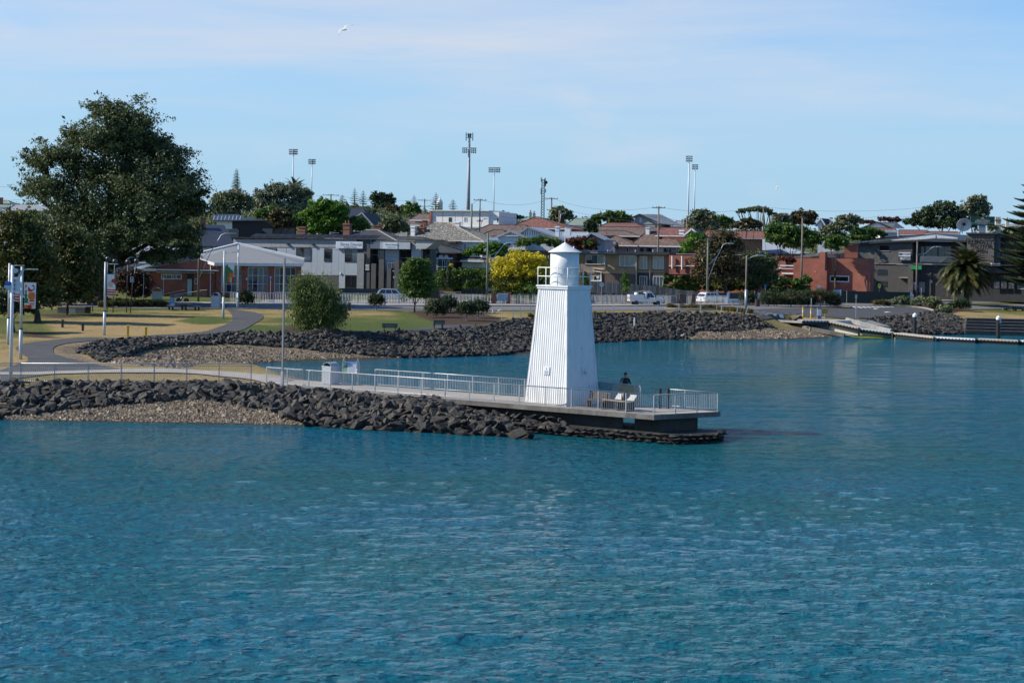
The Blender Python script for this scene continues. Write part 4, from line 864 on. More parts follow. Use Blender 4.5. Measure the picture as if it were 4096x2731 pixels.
def art_green(u, v):
    if (u-.2)**2*.5+(v-.92)**2 < .0016: return 2
    if .55 < v < .88 and u < .2+(.88-v)*2.4: return 1
    if ((u-.68)/.3)**2+((v-.42)/.16)**2 < 1: return 2 if v > .5 else 3
    if v < .3: return [1,3,5,2][int(u*4)%4]
    if u < .5 and .2 < v < .6: return 1
    return 0
def street_pole(label, px, py, ptop, arm_px, banner_spec=None, group='white park light poles', coll=.33):
    p = G(px, py); h = (py-ptop)*p.y/F; r_ = thing('light_pole', label, 'light pole', p, 0, group); k = coll*h
    MB().tube([(0,0,-.15),(0,0,k)], .13, 12).build('lower_shaft', grey_pole, r_, smooth=True); MB().tube([(0,0,k),(0,0,h)], .095, 12).build('upper_shaft', grey_pole, r_, smooth=True)
    MB().lathe([(.14,k-.05),(.145,k-.03),(.145,k+.03),(.1,k+.06)], seg=12).build('collar', dark_metal, r_)
    al = arm_px*p.y/F; MB().tube([(0,0,h-.22),(al*.55,0,h-.16)], .03, 6).build('arm', grey_pole, r_); MB().cbox((al*.8,0,h-.17),(abs(al)*.45,.22,.07)).build('luminaire', grey_pole, r_)
    if banner_spec: 
        lab, bx, bt, bb, bw, art = banner_spec; banner(lab, p, (.16, 0, (py-bt)*p.y/F), bw*p.y/F, (bb-bt)*p.y/F, art)
    return p, h
street_pole('white light pole by the path with the reindeer coloured banner', 82, 1437, 1067, 62, ('white banner with fir tree, red cap and orange shapes nearest the pier railing', 0, 1130, 1234, 49, art_tree))
street_pole('white light pole farthest left, partly behind the crossing signal', 33, 1378, 1053, 56, ('white banner with red shapes half hidden behind the crossing signal', 0, 1108, 1205, 42, art_red))
street_pole('white light pole on the lawn beside the sphere topped sculptures', 417, 1341, 1048, 48, ('pale banner with red and cream shapes on the pole beside the sphere topped sculptures', 0, 1097, 1185, 35, art_red))
street_pole('white light pole at the path junction near the hooded bin', 893, 1275, 1003, 48, ('white banner with green and red shapes on the pole at the path junction', 0, 1052, 1130, 35, art_green))
street_pole('tall white light pole at the roadside in front of the white hall roof', 950, 1234, 980, -34, None, coll=.26)
# railway crossing signal seen from behind
p = gz(43,1515,1.55); sig = thing('crossing_signal', 'white railway crossing signal mast with crossed arms seen from behind', 'signal', p)
sc_ = p.y/F; zz = lambda py: (1515-py)*sc_
MB().tube([(0,0,-.1),(0,0,zz(1061))], .105, 14).build('mast', white, sig, smooth=True)
MB().lathe([(0,-.015),(.42,-.015),(.42,.015),(0,.015)], (.12,.13,zz(1140)), 28, axis='Y').build('target_board', white, sig)
for a, b_ in (((-.2,zz(1078)),(.62,zz(1190))), ((.58,zz(1080)),(-.28,zz(1190)))):
    mid = ((a[0]+b_[0])/2, (a[1]+b_[1])/2); ang = math.atan2(b_[1]-a[1], b_[0]-a[0]); ln = math.hypot(b_[0]-a[0], b_[1]-a[1]); MB().cbox((mid[0],.165,mid[1]),(ln,.02,.17),0,ry=-ang).build('cross_arm', white, sig)
bk = MB().box(-.46,-.02,-.14,.14,zz(1150)-.05,zz(1142)).build('bracket', grey_pole, sig); MB().prism([(-.44,zz(1150)-.05),(-.1,zz(1165)),(-.05,zz(1165)),(-.05,zz(1150)-.05)], -.1, .1).build('gusset', grey_pole, sig)
MB().box(-.42,-.1,-.13,.13,zz(1142),zz(1126)).build('blue_lamp', mat('blue_lens',(.01,.12,.5),.25,var=.3), sig)
lu = MB().box(.12,.34,.02,.3,zz(1098),zz(1074)).build('lamp_unit', dark_metal, sig); MB().lathe([(.15,-.2),(.15,.0)], (.2,.0,zz(1083)), 12, axis='Y').build('hood', grey_pole, sig)
for i in range(7): MB().box(.1,.15,-.03,.03,zz(1108+i*17),zz(1102+i*17)).build('step', dark_metal, sig)
# ------------------------------------------------------------ vegetation
LM = {
 'elm': leaf_mat('leaf_elm', (0.030,0.057,0.021), (0.102,0.132,0.045), (0.195,0.195,0.112), .25),
 'ochre': leaf_mat('leaf_ochre', (0.030,0.051,0.016), (0.101,0.115,0.027), (0.216,0.162,0.041), .25),
 'dark': leaf_mat('leaf_dark', (0.015,0.033,0.015), (0.045,0.078,0.027), None, .15),
 'purple': leaf_mat('leaf_purple', (0.020,0.011,0.011), (0.066,0.031,0.024), (0.110,0.055,0.033), .15),
 'birch': leaf_mat('leaf_birch', (0.061,0.098,0.028), (0.173,0.223,0.057), (0.283,0.304,0.102), .3),
 'mop': leaf_mat('leaf_mop', (0.012,0.024,0.010), (0.046,0.072,0.022), None, .15),
 'green': leaf_mat('leaf_green', (0.029,0.072,0.017), (0.102,0.181,0.029), (0.174,0.232,0.058), .3),
 'bright': leaf_mat('leaf_bright', (0.034,0.098,0.014), (0.103,0.230,0.023), (0.184,0.276,0.046), .35),
 'yellow': leaf_mat('leaf_yellow', (.34,.31,.02), (.72,.60,.035), (.8,.72,.08), .45),
 'lime': leaf_mat('leaf_lime', (0.088,0.121,0.013), (0.264,0.264,0.028), (0.440,0.374,0.044), .35),
 'olive': leaf_mat('leaf_olive', (0.060,0.090,0.040), (0.170,0.190,0.090), (0.260,0.260,0.140), .2),
 'brown': leaf_mat('leaf_brown', (.034,.033,.014), (.10,.088,.036), (.16,.115,.05), .2),
 'red': leaf_mat('leaf_red', (0.033,0.013,0.011), (0.132,0.044,0.024), (0.220,0.088,0.044), .25),
 'grey': leaf_mat('leaf_grey_green', (0.066,0.090,0.056), (0.198,0.225,0.131), (0.300,0.319,0.206), .2),
 'conifer': leaf_mat('needle', (0.017,0.036,0.020), (0.056,0.087,0.039), (0.098,0.119,0.056), .12),
 'straw': leaf_mat('tussock_blade', (.06,.058,.022), (.16,.135,.055), (.26,.21,.10), .3),
 'sedge': leaf_mat('sedge_blade', (.03,.042,.014), (.10,.11,.03), (.2,.17,.06), .3),
}
def leaves(lobes, n, size, seed, shell=.5, cl=.16, droop=0.0, per=9, aspect=.5, rough=.2, flat=0.0):
    """leaf-sized faces in clumps through the volume of the given ellipsoids (cx,cy,cz,rx,ry,rz)"""
    r = np.random.default_rng(seed); Lb = np.array(lobes, float); a = Lb[:,3]*Lb[:,5]+Lb[:,3]*Lb[:,4]; nc = np.maximum(4, (n/per*a/a.sum()).astype(int))
    C, D, Rr = [], [], []
    for l, k in zip(Lb, nc):
        d = r.normal(0,1,(k,3)); d /= np.linalg.norm(d, axis=1)[:,None]+1e-9
        d[:,2] = np.where(d[:,2] < -.55, -d[:,2]*.5, d[:,2]); ph = r.uniform(0,6.28,3)
        lump = 1+rough*(np.sin(d[:,0]*5+ph[0])*np.sin(d[:,2]*6+ph[1])+.6*np.sin(d[:,1]*9+ph[2])*np.sin(d[:,0]*11))
        f = (1-(1-shell)*r.uniform(0,1,k)**1.4)*lump
        C.append(l[:3]+d*f[:,None]*l[3:]); D.append(d); Rr.append(np.full(k, min(l[3],l[5])))
    C = np.concatenate(C); D = np.concatenate(D); Rr = np.concatenate(Rr); ct = r.uniform(0,1,len(C))
    idx = np.repeat(np.arange(len(C)), per); m = len(idx); s = np.minimum(cl*Rr[idx], size*2.6)
    P = C[idx]+r.normal(0,1,(m,3))*s[:,None]*np.array([1,1,.75]); 
    if droop: P[:,2] -= np.abs(r.normal(0,1,m))*droop
    nrm = D[idx]*.55+r.normal(0,.7,(m,3))+np.array([0,0,.25]); nrm /= np.linalg.norm(nrm,axis=1)[:,None]
    tv = r.normal(0,1,(m,3)); 
    if droop: tv = tv*.35+np.array([0,0,-1])
    tv[:,2] *= (1-flat); tv -= nrm*(tv*nrm).sum(1)[:,None]; tv /= np.linalg.norm(tv,axis=1)[:,None]+1e-9; bv = np.cross(nrm, tv); L_ = size*np.exp(r.normal(0,.28,m))
    V = np.stack([P-tv*(L_*.5)[:,None], P+bv*(L_*aspect*.5)[:,None]+nrm*(L_*.08)[:,None], P+tv*(L_*.5)[:,None], P-bv*(L_*aspect*.5)[:,None]+nrm*(L_*.08)[:,None]], 1).reshape(-1,3)
    tint = np.clip(.72*ct[idx]+.28*r.uniform(0,1,m), 0, 1)
    return V, np.arange(m*4).reshape(m,4), np.repeat(tint, 4)
def wood(base, lobes, r0, seed, fork=.35, m=bark, lean=0.0, n_br=None, twigs=0):
    r = random.Random(seed); mb = MB(); b0 = Vector(base); tops = [Vector(l[:3]) for l in lobes]; c = sum(tops, Vector())/len(tops); top = max(tops, key=lambda v: v.z); fk = b0+(c-b0)*fork; fk.z = b0.z+(c.z-b0.z)*fork*1.15
    mid = b0.lerp(fk, .5)+Vector((r.uniform(-.1,.1)*r0*4, r.uniform(-.1,.1)*r0*4, 0)); mb.tube([b0-Vector((0,0,.2)), b0+Vector((0,0,r0*.8)), mid, fk], [r0*1.5, r0*1.08, r0*.9, r0*.8], 8)
    for i, tp in enumerate(tops):
        q = fk.lerp(tp, .5)+Vector((r.uniform(-1,1), r.uniform(-1,1), r.uniform(0,1)))*(tp-fk).length*.09; rr = r0*.5*(.6+.4*r.random())
        mb.tube([fk-Vector((0,0,r0*.5)), q, tp], [rr, rr*.6, rr*.2], 6)
        for j in range(twigs):
            l = lobes[i]; e = tp+Vector((r.gauss(0,.5)*l[3], r.gauss(0,.5)*l[4], r.uniform(-.3,.8)*l[5])); s_ = q.lerp(tp, r.uniform(0,.9)); mb.tube([s_, s_.lerp(e,.5)+Vector((0,0,.1*(e-s_).length)), e], [rr*.28, rr*.18, rr*.06], 4, caps=False)
    return mb
def px_lobes(L_, Y, dy=0.0):
    o = []
    for l in L_:
        px, py, rx, ry = l[:4]; Yl = Y+(l[4] if len(l) > 4 else 0); p = at(px, py, Yl); k = Yl/F; o.append((p.x, p.y, p.z, rx*k, rx*k*.85, ry*k))
    return o
def tree(name, label, base, lobes, kind, n, leaf, r0, seed, cat='tree', group=None, fork=.35, m=bark, twigs=2, shell=.5, droop=0, trunks=None, aspect=.5, per=9, upper=None, rough=.2, cl=.16, flat=0):
    """base: photo point of the foot (py given) or (px, None, Y) when the foot is hidden"""
    if base[1] is not None: b0 = G(*base[:2]); Y = b0.y
    else: Y = base[2]; p = at(base[0], 1000, Y); b0 = Vector((p.x, Y, Tz(p.x, Y)))
    if len(base) > 3: Y = base[3]
    lb = px_lobes(lobes, Y); r_ = thing(name, label, cat, b0, 0, group); off = np.array(b0); lo = [(l[0]-b0.x, l[1]-b0.y, l[2]-b0.z, l[3], l[4], l[5]) for l in lb]
    if r0: wood((0,0,0), lo, r0, seed, fork, m, twigs=twigs).build('trunk', m, r_, smooth=True)
    for (tx, ty, tr) in (trunks or []):
        q = G(tx, ty)-b0; MB().tube([q-Vector((0,0,.1)), q+Vector((.1,0,1.2)), q*.5+Vector((0,0,3.4))], [tr, tr*.8, tr*.4], 6).build('trunk', m, r_, smooth=True)
    if upper:
        ul = [(l[0]-b0.x, l[1]-b0.y, l[2]-b0.z, *l[3:]) for l in px_lobes(upper[0], Y)]
        V, f_, t_ = leaves(ul, upper[2], leaf, seed+500, shell, aspect=aspect, per=per); np_obj('crown', V, f_, LM[upper[1]], r_, attrs={'tint': ('POINT', t_)})
    V, f_, t_ = leaves(lo, n, leaf, seed, shell, droop=droop, aspect=aspect, per=per, rough=rough, cl=cl, flat=flat); np_obj('crown', V, f_, LM[kind], r_, attrs={'tint': ('POINT', t_)})
    return r_
tree('elm_tree', 'huge spreading dark green elm towering over the brick hall', (400,1212), [(420,450,81,60),(520,500,111,86),(410,570,120,103,-2),(300,560,64,55),(560,600,129,103,2),(240,640,103,73,-2),(150,650,64,60),(130,760,60,51,2),(210,760,103,77,-3),(660,650,103,90,1),(720,740,90,86,3),(770,830,73,73),(810,780,30,34),(430,720,163,129),(590,790,172,129,-3),(320,860,129,94,-4),(130,880,60,47),(560,930,146,81,-4),(720,930,94,77,2),(760,1010,51,55),(640,1030,94,51,-2),(440,960,129,77,-5),(230,930,94,60,2)], 'elm', 120000, .33, .95, 1, group=None, fork=.30, twigs=10, shell=.4, rough=.5, cl=.12, per=16)
tree('park_tree', 'dark green and ochre tree at the left edge of the lawn', (150,1288), [(45,880,75,45),(95,930,80,60),(20,980,90,90),(110,1010,100,100),(60,1090,110,95),(170,1100,75,95),(30,1180,100,75),(130,1190,95,65),(205,1190,40,45)], 'ochre', 17000, .36, .33, 2, fork=.25, group='park trees left of the elm')
tree('park_tree', 'ochre tipped tree with a slim trunk in front of the big elm', (268,1258), [(250,940,70,40),(300,980,70,55),(240,1030,90,75),(320,1060,80,90),(260,1120,95,80),(340,1150,70,75),(290,1190,90,40)], 'ochre', 14000, .36, .14, 3, fork=.2, group='park trees left of the elm')
tree('park_tree', 'low dark tree on a thin leaning trunk beside the light poles', (56,1328), [(40,1195,75,55),(95,1230,60,40),(10,1230,60,50)], 'dark', 6000, .3, .12, 4, fork=.4, group='park trees left of the elm')
tree('park_tree', 'dark leafy tree filling the gap behind the slim ochre tree', (385,1222), [(180,1120,80,70),(380,1080,80,90),(400,1150,55,50),(200,1180,60,35)], 'dark', 9000, .4, .2, 31, fork=.3, group='park trees left of the elm')
tree('purple_shrub', 'large rounded purple leaved shrub beside the brick hall', (540,1206), [(520,1110,55,45),(560,1130,50,50),(500,1150,50,50),(560,1175,45,30)], 'purple', 6500, .28, .1, 5, cat='shrub', fork=.3)
tree('weeping_birch', 'bushy weeping birch with pale trunks above the rock bank', (1252,1324), [(1230,1120,60,38),(1195,1165,45,50),(1265,1160,70,60),(1320,1180,50,50),(1200,1225,48,50),(1260,1225,70,55),(1325,1235,60,50),(1370,1225,25,40),(1230,1275,60,28),(1310,1275,55,25)], 'birch', 17000, .27, .1, 6, m=bark_pale, droop=.8, aspect=.28, trunks=[(1174,1320,.07),(1230,1311,.09),(1308,1319,.05)], fork=.35, shell=.3, rough=.5)
def mop(label, base, lobes, seed, n=2600): return tree('weeping_tree', label, base, lobes, 'mop', n, .2, .07, seed, m=bark_pale, droop=.15, aspect=.4, fork=.8, shell=.45, group='small mop headed weeping trees', twigs=0, cl=.2)
mop('small mop headed tree against the white fence right of the light pole', (978,1233), [(982,1178,30,24),(975,1198,25,18),(998,1196,22,20)], 41)
mop('small round mop headed tree alone in front of the white roadside fence', (1505,1244), [(1505,1188,30,20),(1490,1205,20,18),(1522,1205,18,20)], 42)
mop('mop headed tree on the mulch bed behind the right bench', (1745,1270), [(1742,1215,42,24),(1722,1238,26,22),(1765,1240,26,24)], 43, 3400)
mop('mop headed tree standing behind two others on the mulch bed', (1790,1252), [(1790,1205,38,24),(1775,1225,28,22),(1815,1225,18,24)], 44, 3000)
mop('mop headed tree in the middle of the mulch bed row', (1866,1283), [(1865,1222,38,20),(1845,1240,22,18),(1890,1240,20,20)], 45, 3000)
mop('mop headed tree at the end of the mulch bed beside the danger sign', (1912,1272), [(1918,1215,36,22),(1900,1235,22,20),(1940,1232,18,24)], 46, 3000)
for i, (lab, b_, l_) in enumerate((('leftmost mop headed tree on the kerbside bed behind the timber lamp post', (2985,1222), [(2988,1182,32,22),(2975,1203,22,18),(3010,1203,20,20)]), ('mop headed tree with two trunks on the kerbside bed', (3072,1226), [(3080,1180,44,24),(3060,1200,28,20),(3110,1200,26,22)]), ('wide mop headed tree in the middle of the kerbside bed', (3163,1228), [(3165,1180,42,26),(3145,1202,26,20),(3195,1205,32,20)]), ('mop headed tree behind the white stake on the kerbside bed', (3233,1228), [(3225,1182,36,26),(3210,1205,22,18),(3245,1205,22,20)]), ('mop headed tree in front of the brick pier on the kerbside bed', (3280,1229), [(3282,1175,40,26),(3262,1200,24,20),(3305,1200,24,20)]), ('rightmost mop headed tree on the kerbside bed beside the blue sign', (3322,1229), [(3330,1185,30,24),(3318,1208,20,18),(3350,1210,16,22)]))): mop(lab, b_, l_, 50+i, 3600)
tree('pear_tree', 'dense upright dark green street tree in front of the dental building', (1657,1248), [(1668,1058,45,34),(1640,1095,40,45),(1690,1090,42,50),(1640,1140,48,50),(1700,1145,45,50),(1665,1175,55,28)], 'green', 12000, .26, .13, 7, fork=.2, aspect=.6, shell=.35)
tree('sapling', 'slim green sapling in front of the paling fence', (2502,None,226), [(2500,1100,9,14),(2498,1122,15,18),(2506,1145,16,18),(2500,1162,13,10)], 'bright', 1500, .2, .05, 8, fork=.3)
tree('sapling', 'slim dark green tree just right of the lantern gallery', (2342,None,228), [(2340,1098,10,16),(2342,1118,16,22),(2340,1140,18,16)], 'green', 1700, .2, .05, 9, fork=.3)
tree('golden_elm', 'golden yellow elm with a green skirt left of the lighthouse lantern', (2075,None,221), [(2010,1115,60,45),(2080,1135,80,45),(2150,1125,65,50),(2110,1165,80,28),(2030,1155,60,25)], 'lime', 7000, .34, .2, 10, fork=.3, upper=([(2010,1062,48,32),(2075,1035,50,35),(2130,1050,55,35),(2045,1085,75,38),(2130,1090,70,35),(1990,1105,38,30),(2180,1085,25,35)], 'yellow', 11000), shell=.4)
tree('green_shrub', 'dark green lower foliage under the golden elm beside the tower', (2160,None,219.5), [(2130,1160,70,30),(2190,1140,40,45),(2080,1180,60,18)], 'green', 4500, .3, 0, 11, cat='shrub')
def hedge(name, label, px0, px1, ytop, ybot, Y, kind, n, leaf, seed, depth=2.0, wob=6, cat='hedge', group=None):
    k = max(2, int((px1-px0)/34)); L_ = []; r = random.Random(seed)
    for i in range(k):
        x = px0+(px1-px0)*(i+.5)/k
        for row in range(2): y0 = ytop+r.uniform(-wob,wob); hh = (ybot-y0)/4; L_.append((x+r.uniform(-6,6), y0+hh*(1+2*row), (px1-px0)/k*.72, hh*1.25, r.uniform(-.4,.4)*depth))
    return tree(name, label, ((px0+px1)/2, None, Y), L_, kind, n, leaf, 0, seed, cat=cat, shell=.55, group=group)
hedge('hedge', 'tall dark clipped hedge behind a black railing right of the street tree', 1745, 1960, 1082, 1160, 219, 'green', 9000, .28, 12)
tree('cypress_column', 'narrow dark cypress with a golden tip standing in the hedge', (1795,None,217), [(1797,1075,8,14),(1795,1100,10,22),(1793,1135,11,25)], 'dark', 1500, .2, 0, 13, upper=([(1805,1062,8,8)], 'yellow', 160))
hedge('hedge', 'bright green leafy hedge below the brick wall left of the street light', 2655, 2800, 1108, 1165, 243, 'green', 6000, .34, 14)
hedge('hedge', 'leafy green hedge behind the brown tree trunks and the blue fence', 2810, 3030, 1118, 1165, 247, 'green', 7000, .34, 15)
hedge('hedge', 'green hedge swelling in front of the red brick wing', 3060, 3240, 1112, 1172, 250, 'green', 9000, .34, 16, wob=9)
tree('tea_tree', 'large brown tinged tree with dark trunk beside the street light pole', (2915,None,241), [(2905,945,55,28),(2860,985,65,38),(2930,985,50,35),(2830,1050,70,48),(2900,1050,80,55),(2800,1100,45,35),(2960,1090,60,45),(2870,1110,80,35)], 'brown', 17000, .36, .38, 17, twigs=7, shell=.35, rough=.3, fork=.4)
tree('tea_tree', 'dark drooping tree with a leaning trunk right of the timber lamp post', (3022,None,244), [(3010,1040,50,38),(3060,1060,50,45),(3000,1095,55,40),(3070,1105,48,35),(3040,1130,60,28)], 'elm', 9500, .36, .36, 18, twigs=5, shell=.4, fork=.4)
# trees among and behind the houses
BG = 'trees among the houses on the hill'
def bgt(label, base, lobes, kind, n=4000, leaf=.55, r0=.2, seed=0, name='garden_tree', **k): return tree(name, label, base, lobes, kind, n, leaf, r0, seed, group=BG, twigs=1, **k)
bgt('pale conifer like trees above the black modern house', (930,None,285), [(880,810,35,40),(930,805,45,45),(975,820,35,45),(900,850,55,30)], 'olive', 5500, seed=101)
bgt('big dense grey green tree under the palm on the skyline', (1110,None,290), [(1060,790,45,40),(1110,770,55,40),(1175,775,60,35),(1215,800,40,40),(1080,830,75,45),(1180,840,70,45)], 'grey', 10000, seed=102)
bgt('bright green round tree behind the brick chimneys', (1310,None,262), [(1290,830,55,35),(1340,845,50,40),(1265,870,50,45),(1330,895,65,45),(1280,920,60,30),(1370,900,30,40)], 'bright', 10000, seed=103)
bgt('brown leaved tree beside the black modern house', (1125,None,262), [(1120,865,38,28),(1130,895,45,28)], 'brown', 3200, seed=104)
bgt('light green shrubby tree left of the brown leaved tree', (1060,None,266), [(1055,860,35,22),(1090,845,30,20),(1180,890,45,30),(1225,905,30,30)], 'green', 3500, seed=105)
bgt('small yellow green tree right of the brick chimney', (1440,None,262), [(1430,890,32,22),(1455,905,28,20),(1420,912,35,16)], 'green', 2600, seed=106)
bgt('rounded willow like tree behind the slate roof', (1575,None,272), [(1570,890,42,28),(1600,910,38,28),(1550,915,38,30)], 'olive', 4500, seed=107)
bgt('dark cypress clump on the far left hill', (1530,None,560), [(1500,800,22,28),(1530,795,24,26),(1560,805,20,28),(1530,825,40,22)], 'dark', 3500, .9, .4, 108)
for i, (lab, px, py, rx, ry, kd) in enumerate((('grey brown scrub on the far hill below the cypress clump', 1480, 850, 60, 24, 'olive'), ('brown scrub patch on the far hill right of the cypress', 1590, 838, 45, 22, 'brown'), ('dark green tree on the far hill left of the white house', 1650, 838, 32, 32, 'green'), ('scrub on the far hill behind the dark gable roof', 1400, 838, 50, 22, 'olive'))):
    bgt(lab, (px,None,540-i*12), [(px-rx*.5,py,rx*.6,ry),(px+rx*.4,py+4,rx*.6,ry*.9),(px,py+14,rx,ry)], kd, 2600, .9, 0, 110+i, name='hill_scrub')
bgt('dark tree line on the low hill behind the white house', (2030,None,520), [(2010,862,25,14),(2050,868,35,12),(2090,874,25,9)], 'dark', 1500, .8, 0, 120, name='hill_scrub')
bgt('olive tree in front of the lattice tower wires', (2245,None,300), [(2235,850,32,22),(2265,862,30,24),(2225,878,30,22)], 'olive', 3800, seed=121)
bgt('pale green trees in front of the green roof', (2440,None,300), [(2400,872,30,18),(2440,862,32,16),(2480,862,28,16),(2510,872,20,14),(2380,885,22,16),(2460,888,40,16)], 'green', 4200, seed=122)
bgt('very dark clipped conifer beside the grey gabled roof', (2362,None,262), [(2350,905,18,22),(2372,910,18,24),(2362,928,26,18)], 'dark', 2600, .4, .2, 123)
bgt('rounded green bushes in front of the bungalow', (2130,None,244), [(2095,975,32,22),(2135,970,28,20),(2175,965,34,22),(2215,975,28,22)], 'green', 4200, .34, .1, 124, name='garden_bush')
bgt('red and green shrub in front of the grey gabled house', (2325,None,244), [(2290,970,30,22),(2325,965,32,22),(2370,975,28,24),(2340,990,50,14)], 'red', 3200, .34, .1, 125, name='garden_bush', upper=([(2350,975,38,18)], 'green', 1500))
bgt('bright green creeper mounded over the cream shed', (1950,None,243), [(1985,985,38,16),(1945,990,40,18),(1900,1008,42,20),(1860,1018,22,12),(1975,1015,42,22),(2010,1000,25,22)], 'bright', 6500, .34, 0, 126, name='garden_bush')
bgt('big green dome shaped tree right of the twin floodlight poles', (2810,None,292), [(2800,868,40,28),(2830,885,40,32),(2775,895,38,28),(2815,915,60,26)], 'olive', 6500, seed=127)
bgt('lighter green tree behind the dome shaped tree', (2895,None,300), [(2885,880,32,20),(2910,892,30,22),(2890,905,38,18)], 'green', 3200, seed=128)
bgt('brown and red bush below the umbrella tree', (3000,None,276), [(2990,888,30,16),(3020,900,32,16),(2965,905,38,16)], 'brown', 3000, seed=129)
bgt('light green tree between the brick wing and the tiled roof', (2775,None,256), [(2790,960,42,30),(2760,985,36,22),(2810,985,36,22),(2740,1002,22,14)], 'bright', 5200, .4, .15, 130)
bgt('large leafy green tree behind the blue grey roof', (3160,None,272), [(3100,920,42,24),(3150,925,48,28),(3200,935,45,30),(3120,955,60,30),(3200,970,60,35),(3250,960,40,35)], 'green', 9500, seed=131)
bgt('brown topped dome tree left of the white gabled house', (3215,None,288), [(3200,862,38,18),(3235,868,34,22),(3210,885,52,22)], 'brown', 5000, seed=132)
bgt('feathery grey green tree left of the brown dome tree', (3120,None,286), [(3120,870,28,14),(3140,880,28,20),(3105,890,25,16)], 'grey', 2600, seed=133)
bgt('olive bush below the white gabled house', (3340,None,272), [(3320,920,35,20),(3365,910,40,22),(3330,950,45,20)], 'olive', 4000, seed=134)
bgt('yellow green bush behind the white skillion roof', (3345,None,262), [(3330,960,28,18),(3360,970,28,22),(3325,985,26,18)], 'green', 3400, seed=135)
bgt('grey green tree behind the hill houses left of the white gable', (3400,None,310), [(3385,875,40,16),(3420,880,28,20),(3380,900,50,16)], 'grey', 3400, seed=136)
bgt('green shrubs in front of the red tiled roofs', (3470,None,287), [(3425,925,30,18),(3475,930,35,20),(3515,938,25,18),(3440,950,55,14)], 'green', 4400, seed=137)
bgt('russet tree behind the white weatherboard gable', (3560,None,330), [(3540,878,30,10),(3580,882,28,13),(3470,890,35,9)], 'red', 1800, seed=138)
bgt('wide dark windswept tree behind the hotel roof', (3770,None,330), [(3780,830,45,26),(3735,850,50,28),(3690,870,40,26),(3830,865,45,30),(3650,892,38,22),(3770,895,90,30),(3860,900,50,26)], 'dark', 9500, .6, .4, 139, rough=.35)
bgt('taller grey green tree behind the green billboard', (3900,None,345), [(3910,800,36,20),(3885,825,36,22),(3935,830,26,22),(3875,850,35,24),(3920,855,36,20),(3925,880,20,16)], 'grey', 5000, .6, .35, 140, rough=.35)
bgt('bushes beside the striped chimneys at the far right', (4030,None,300), [(4050,930,40,18),(4085,925,25,20),(3970,915,20,14)], 'olive', 2600, seed=141)
bgt('shrub with pale flowers behind the cream parapet', (3150,None,262), [(3140,1038,32,12),(3165,1042,20,14)], 'red', 1300, .35, 0, 142, name='garden_bush')
bgt('hedge like bushes behind the left brick hall', (700,None,235), [(640,1040,30,16),(690,1048,40,14)], 'lime', 1200, .35, 0, 143, name='garden_bush')
# umbrella tree: flat top on bare forking limbs
def umbrella_tree():
    Y = 330; p = at(3050, 930, Y); b0 = Vector((p.x, Y, Tz(p.x, Y))); r_ = thing('umbrella_tree', 'flat topped windswept tree on bare forking limbs against the sky', 'tree', b0, 0, BG)
    L_ = [(2985,842,32,7),(3030,838,42,11),(3065,845,30,10),(2962,850,18,5),(3085,856,18,6)]; lo = [(l[0]-b0.x,l[1]-b0.y,l[2]-b0.z,l[3],l[4],l[5]) for l in px_lobes(L_, Y)]
    V, f_, t_ = leaves(lo, 3200, .55, 150, .4); np_obj('crown', V, f_, LM['olive'], r_, attrs={'tint': ('POINT', t_)})
    r = random.Random(5); mb = MB(); f0 = Vector((0,0,(930-905)*Y/F)); mb.tube([(0,0,-.2), f0], [.4,.3], 6)
    for l in lo:
        for k in range(4):
            e = Vector((l[0]+r.uniform(-.7,.7)*l[3], l[1], l[2]-.2)); mb.tube([f0, f0.lerp(e,.45)+Vector((r.uniform(-1,1),0,-.6)), e], [.2,.13,.06], 4)
    mb.build('trunk', bark, r_)
umbrella_tree()
# Norfolk pines: tiers of upswept branches
def norfolk(label, px, ptop, pbase, Y, half_px, tiers, seed, open_=.0, group='Norfolk pines on the skyline', sh=0, per_tier=6, spray=1.0):
    p = at(px, pbase, Y); b0 = Vector((p.x, Y, Tz(p.x, Y))); top = at(px, ptop, Y).z-b0.z; bz = p.z-b0.z; W_ = half_px*Y/F; r = random.Random(seed); rn = np.random.default_rng(seed); r_ = thing('norfolk_pine', label, 'tree', b0, 0, group)
    MB().tube([(0,0,-.2),(0,0,bz),(sh*.2,0,top*.7),(sh*.3,0,top)], [W_*.09+.1, W_*.08+.06, W_*.04+.04, .03], 6).build('trunk', bark, r_); V, Fc, ti = [], [], []; br = MB()
    for i in range(tiers):
        f_ = i/(tiers-1); z = bz+(top-bz)*(f_**.92); w_ = W_*(1-f_)**.75*(1 if f_ > .12 else .85)+.12
        for k in range(per_tier):
            a = 6.28*(k+.5*(i%2))/per_tier+r.uniform(-.2,.2); L_ = w_*r.uniform(.8,1.08); d = np.array((math.cos(a), math.sin(a), 0)); n = max(5, int(L_/.22)); q0 = np.array((0,0,z)); br.tube([q0, q0+d*L_*.5+np.array((0,0,L_*.02)), q0+d*L_+np.array((0,0,L_*.2))], [.05,.035,.02], 3, caps=False)
            for j in range(n):
                s_ = .22+.78*j/n
                if r.random() < open_: continue
                c = q0+d*L_*s_+np.array((0,0,L_*(.2*s_*s_+.01))); ln = (.22*L_*(1.15-s_)+.16)*spray
                for sd_ in (-1,1):
                    e = np.array((-d[1], d[0], 0))*sd_*ln+d*ln*.9+np.array((0,0,ln*.55)); wv = (np.array((0,0,1))*ln*.14+d*ln*.1)*spray; b_ = len(V); V += [c, c+e*.5+wv, c+e, c+e*.5-wv]; Fc.append((b_,b_+1,b_+2,b_+3)); ti += [r.random()]*4
    tag(br.build('branches', bark, r_), kind='stuff'); np_obj('crown', np.array(V), np.array(Fc), LM['conifer'], r_, attrs={'tint': ('POINT', np.array(ti))})
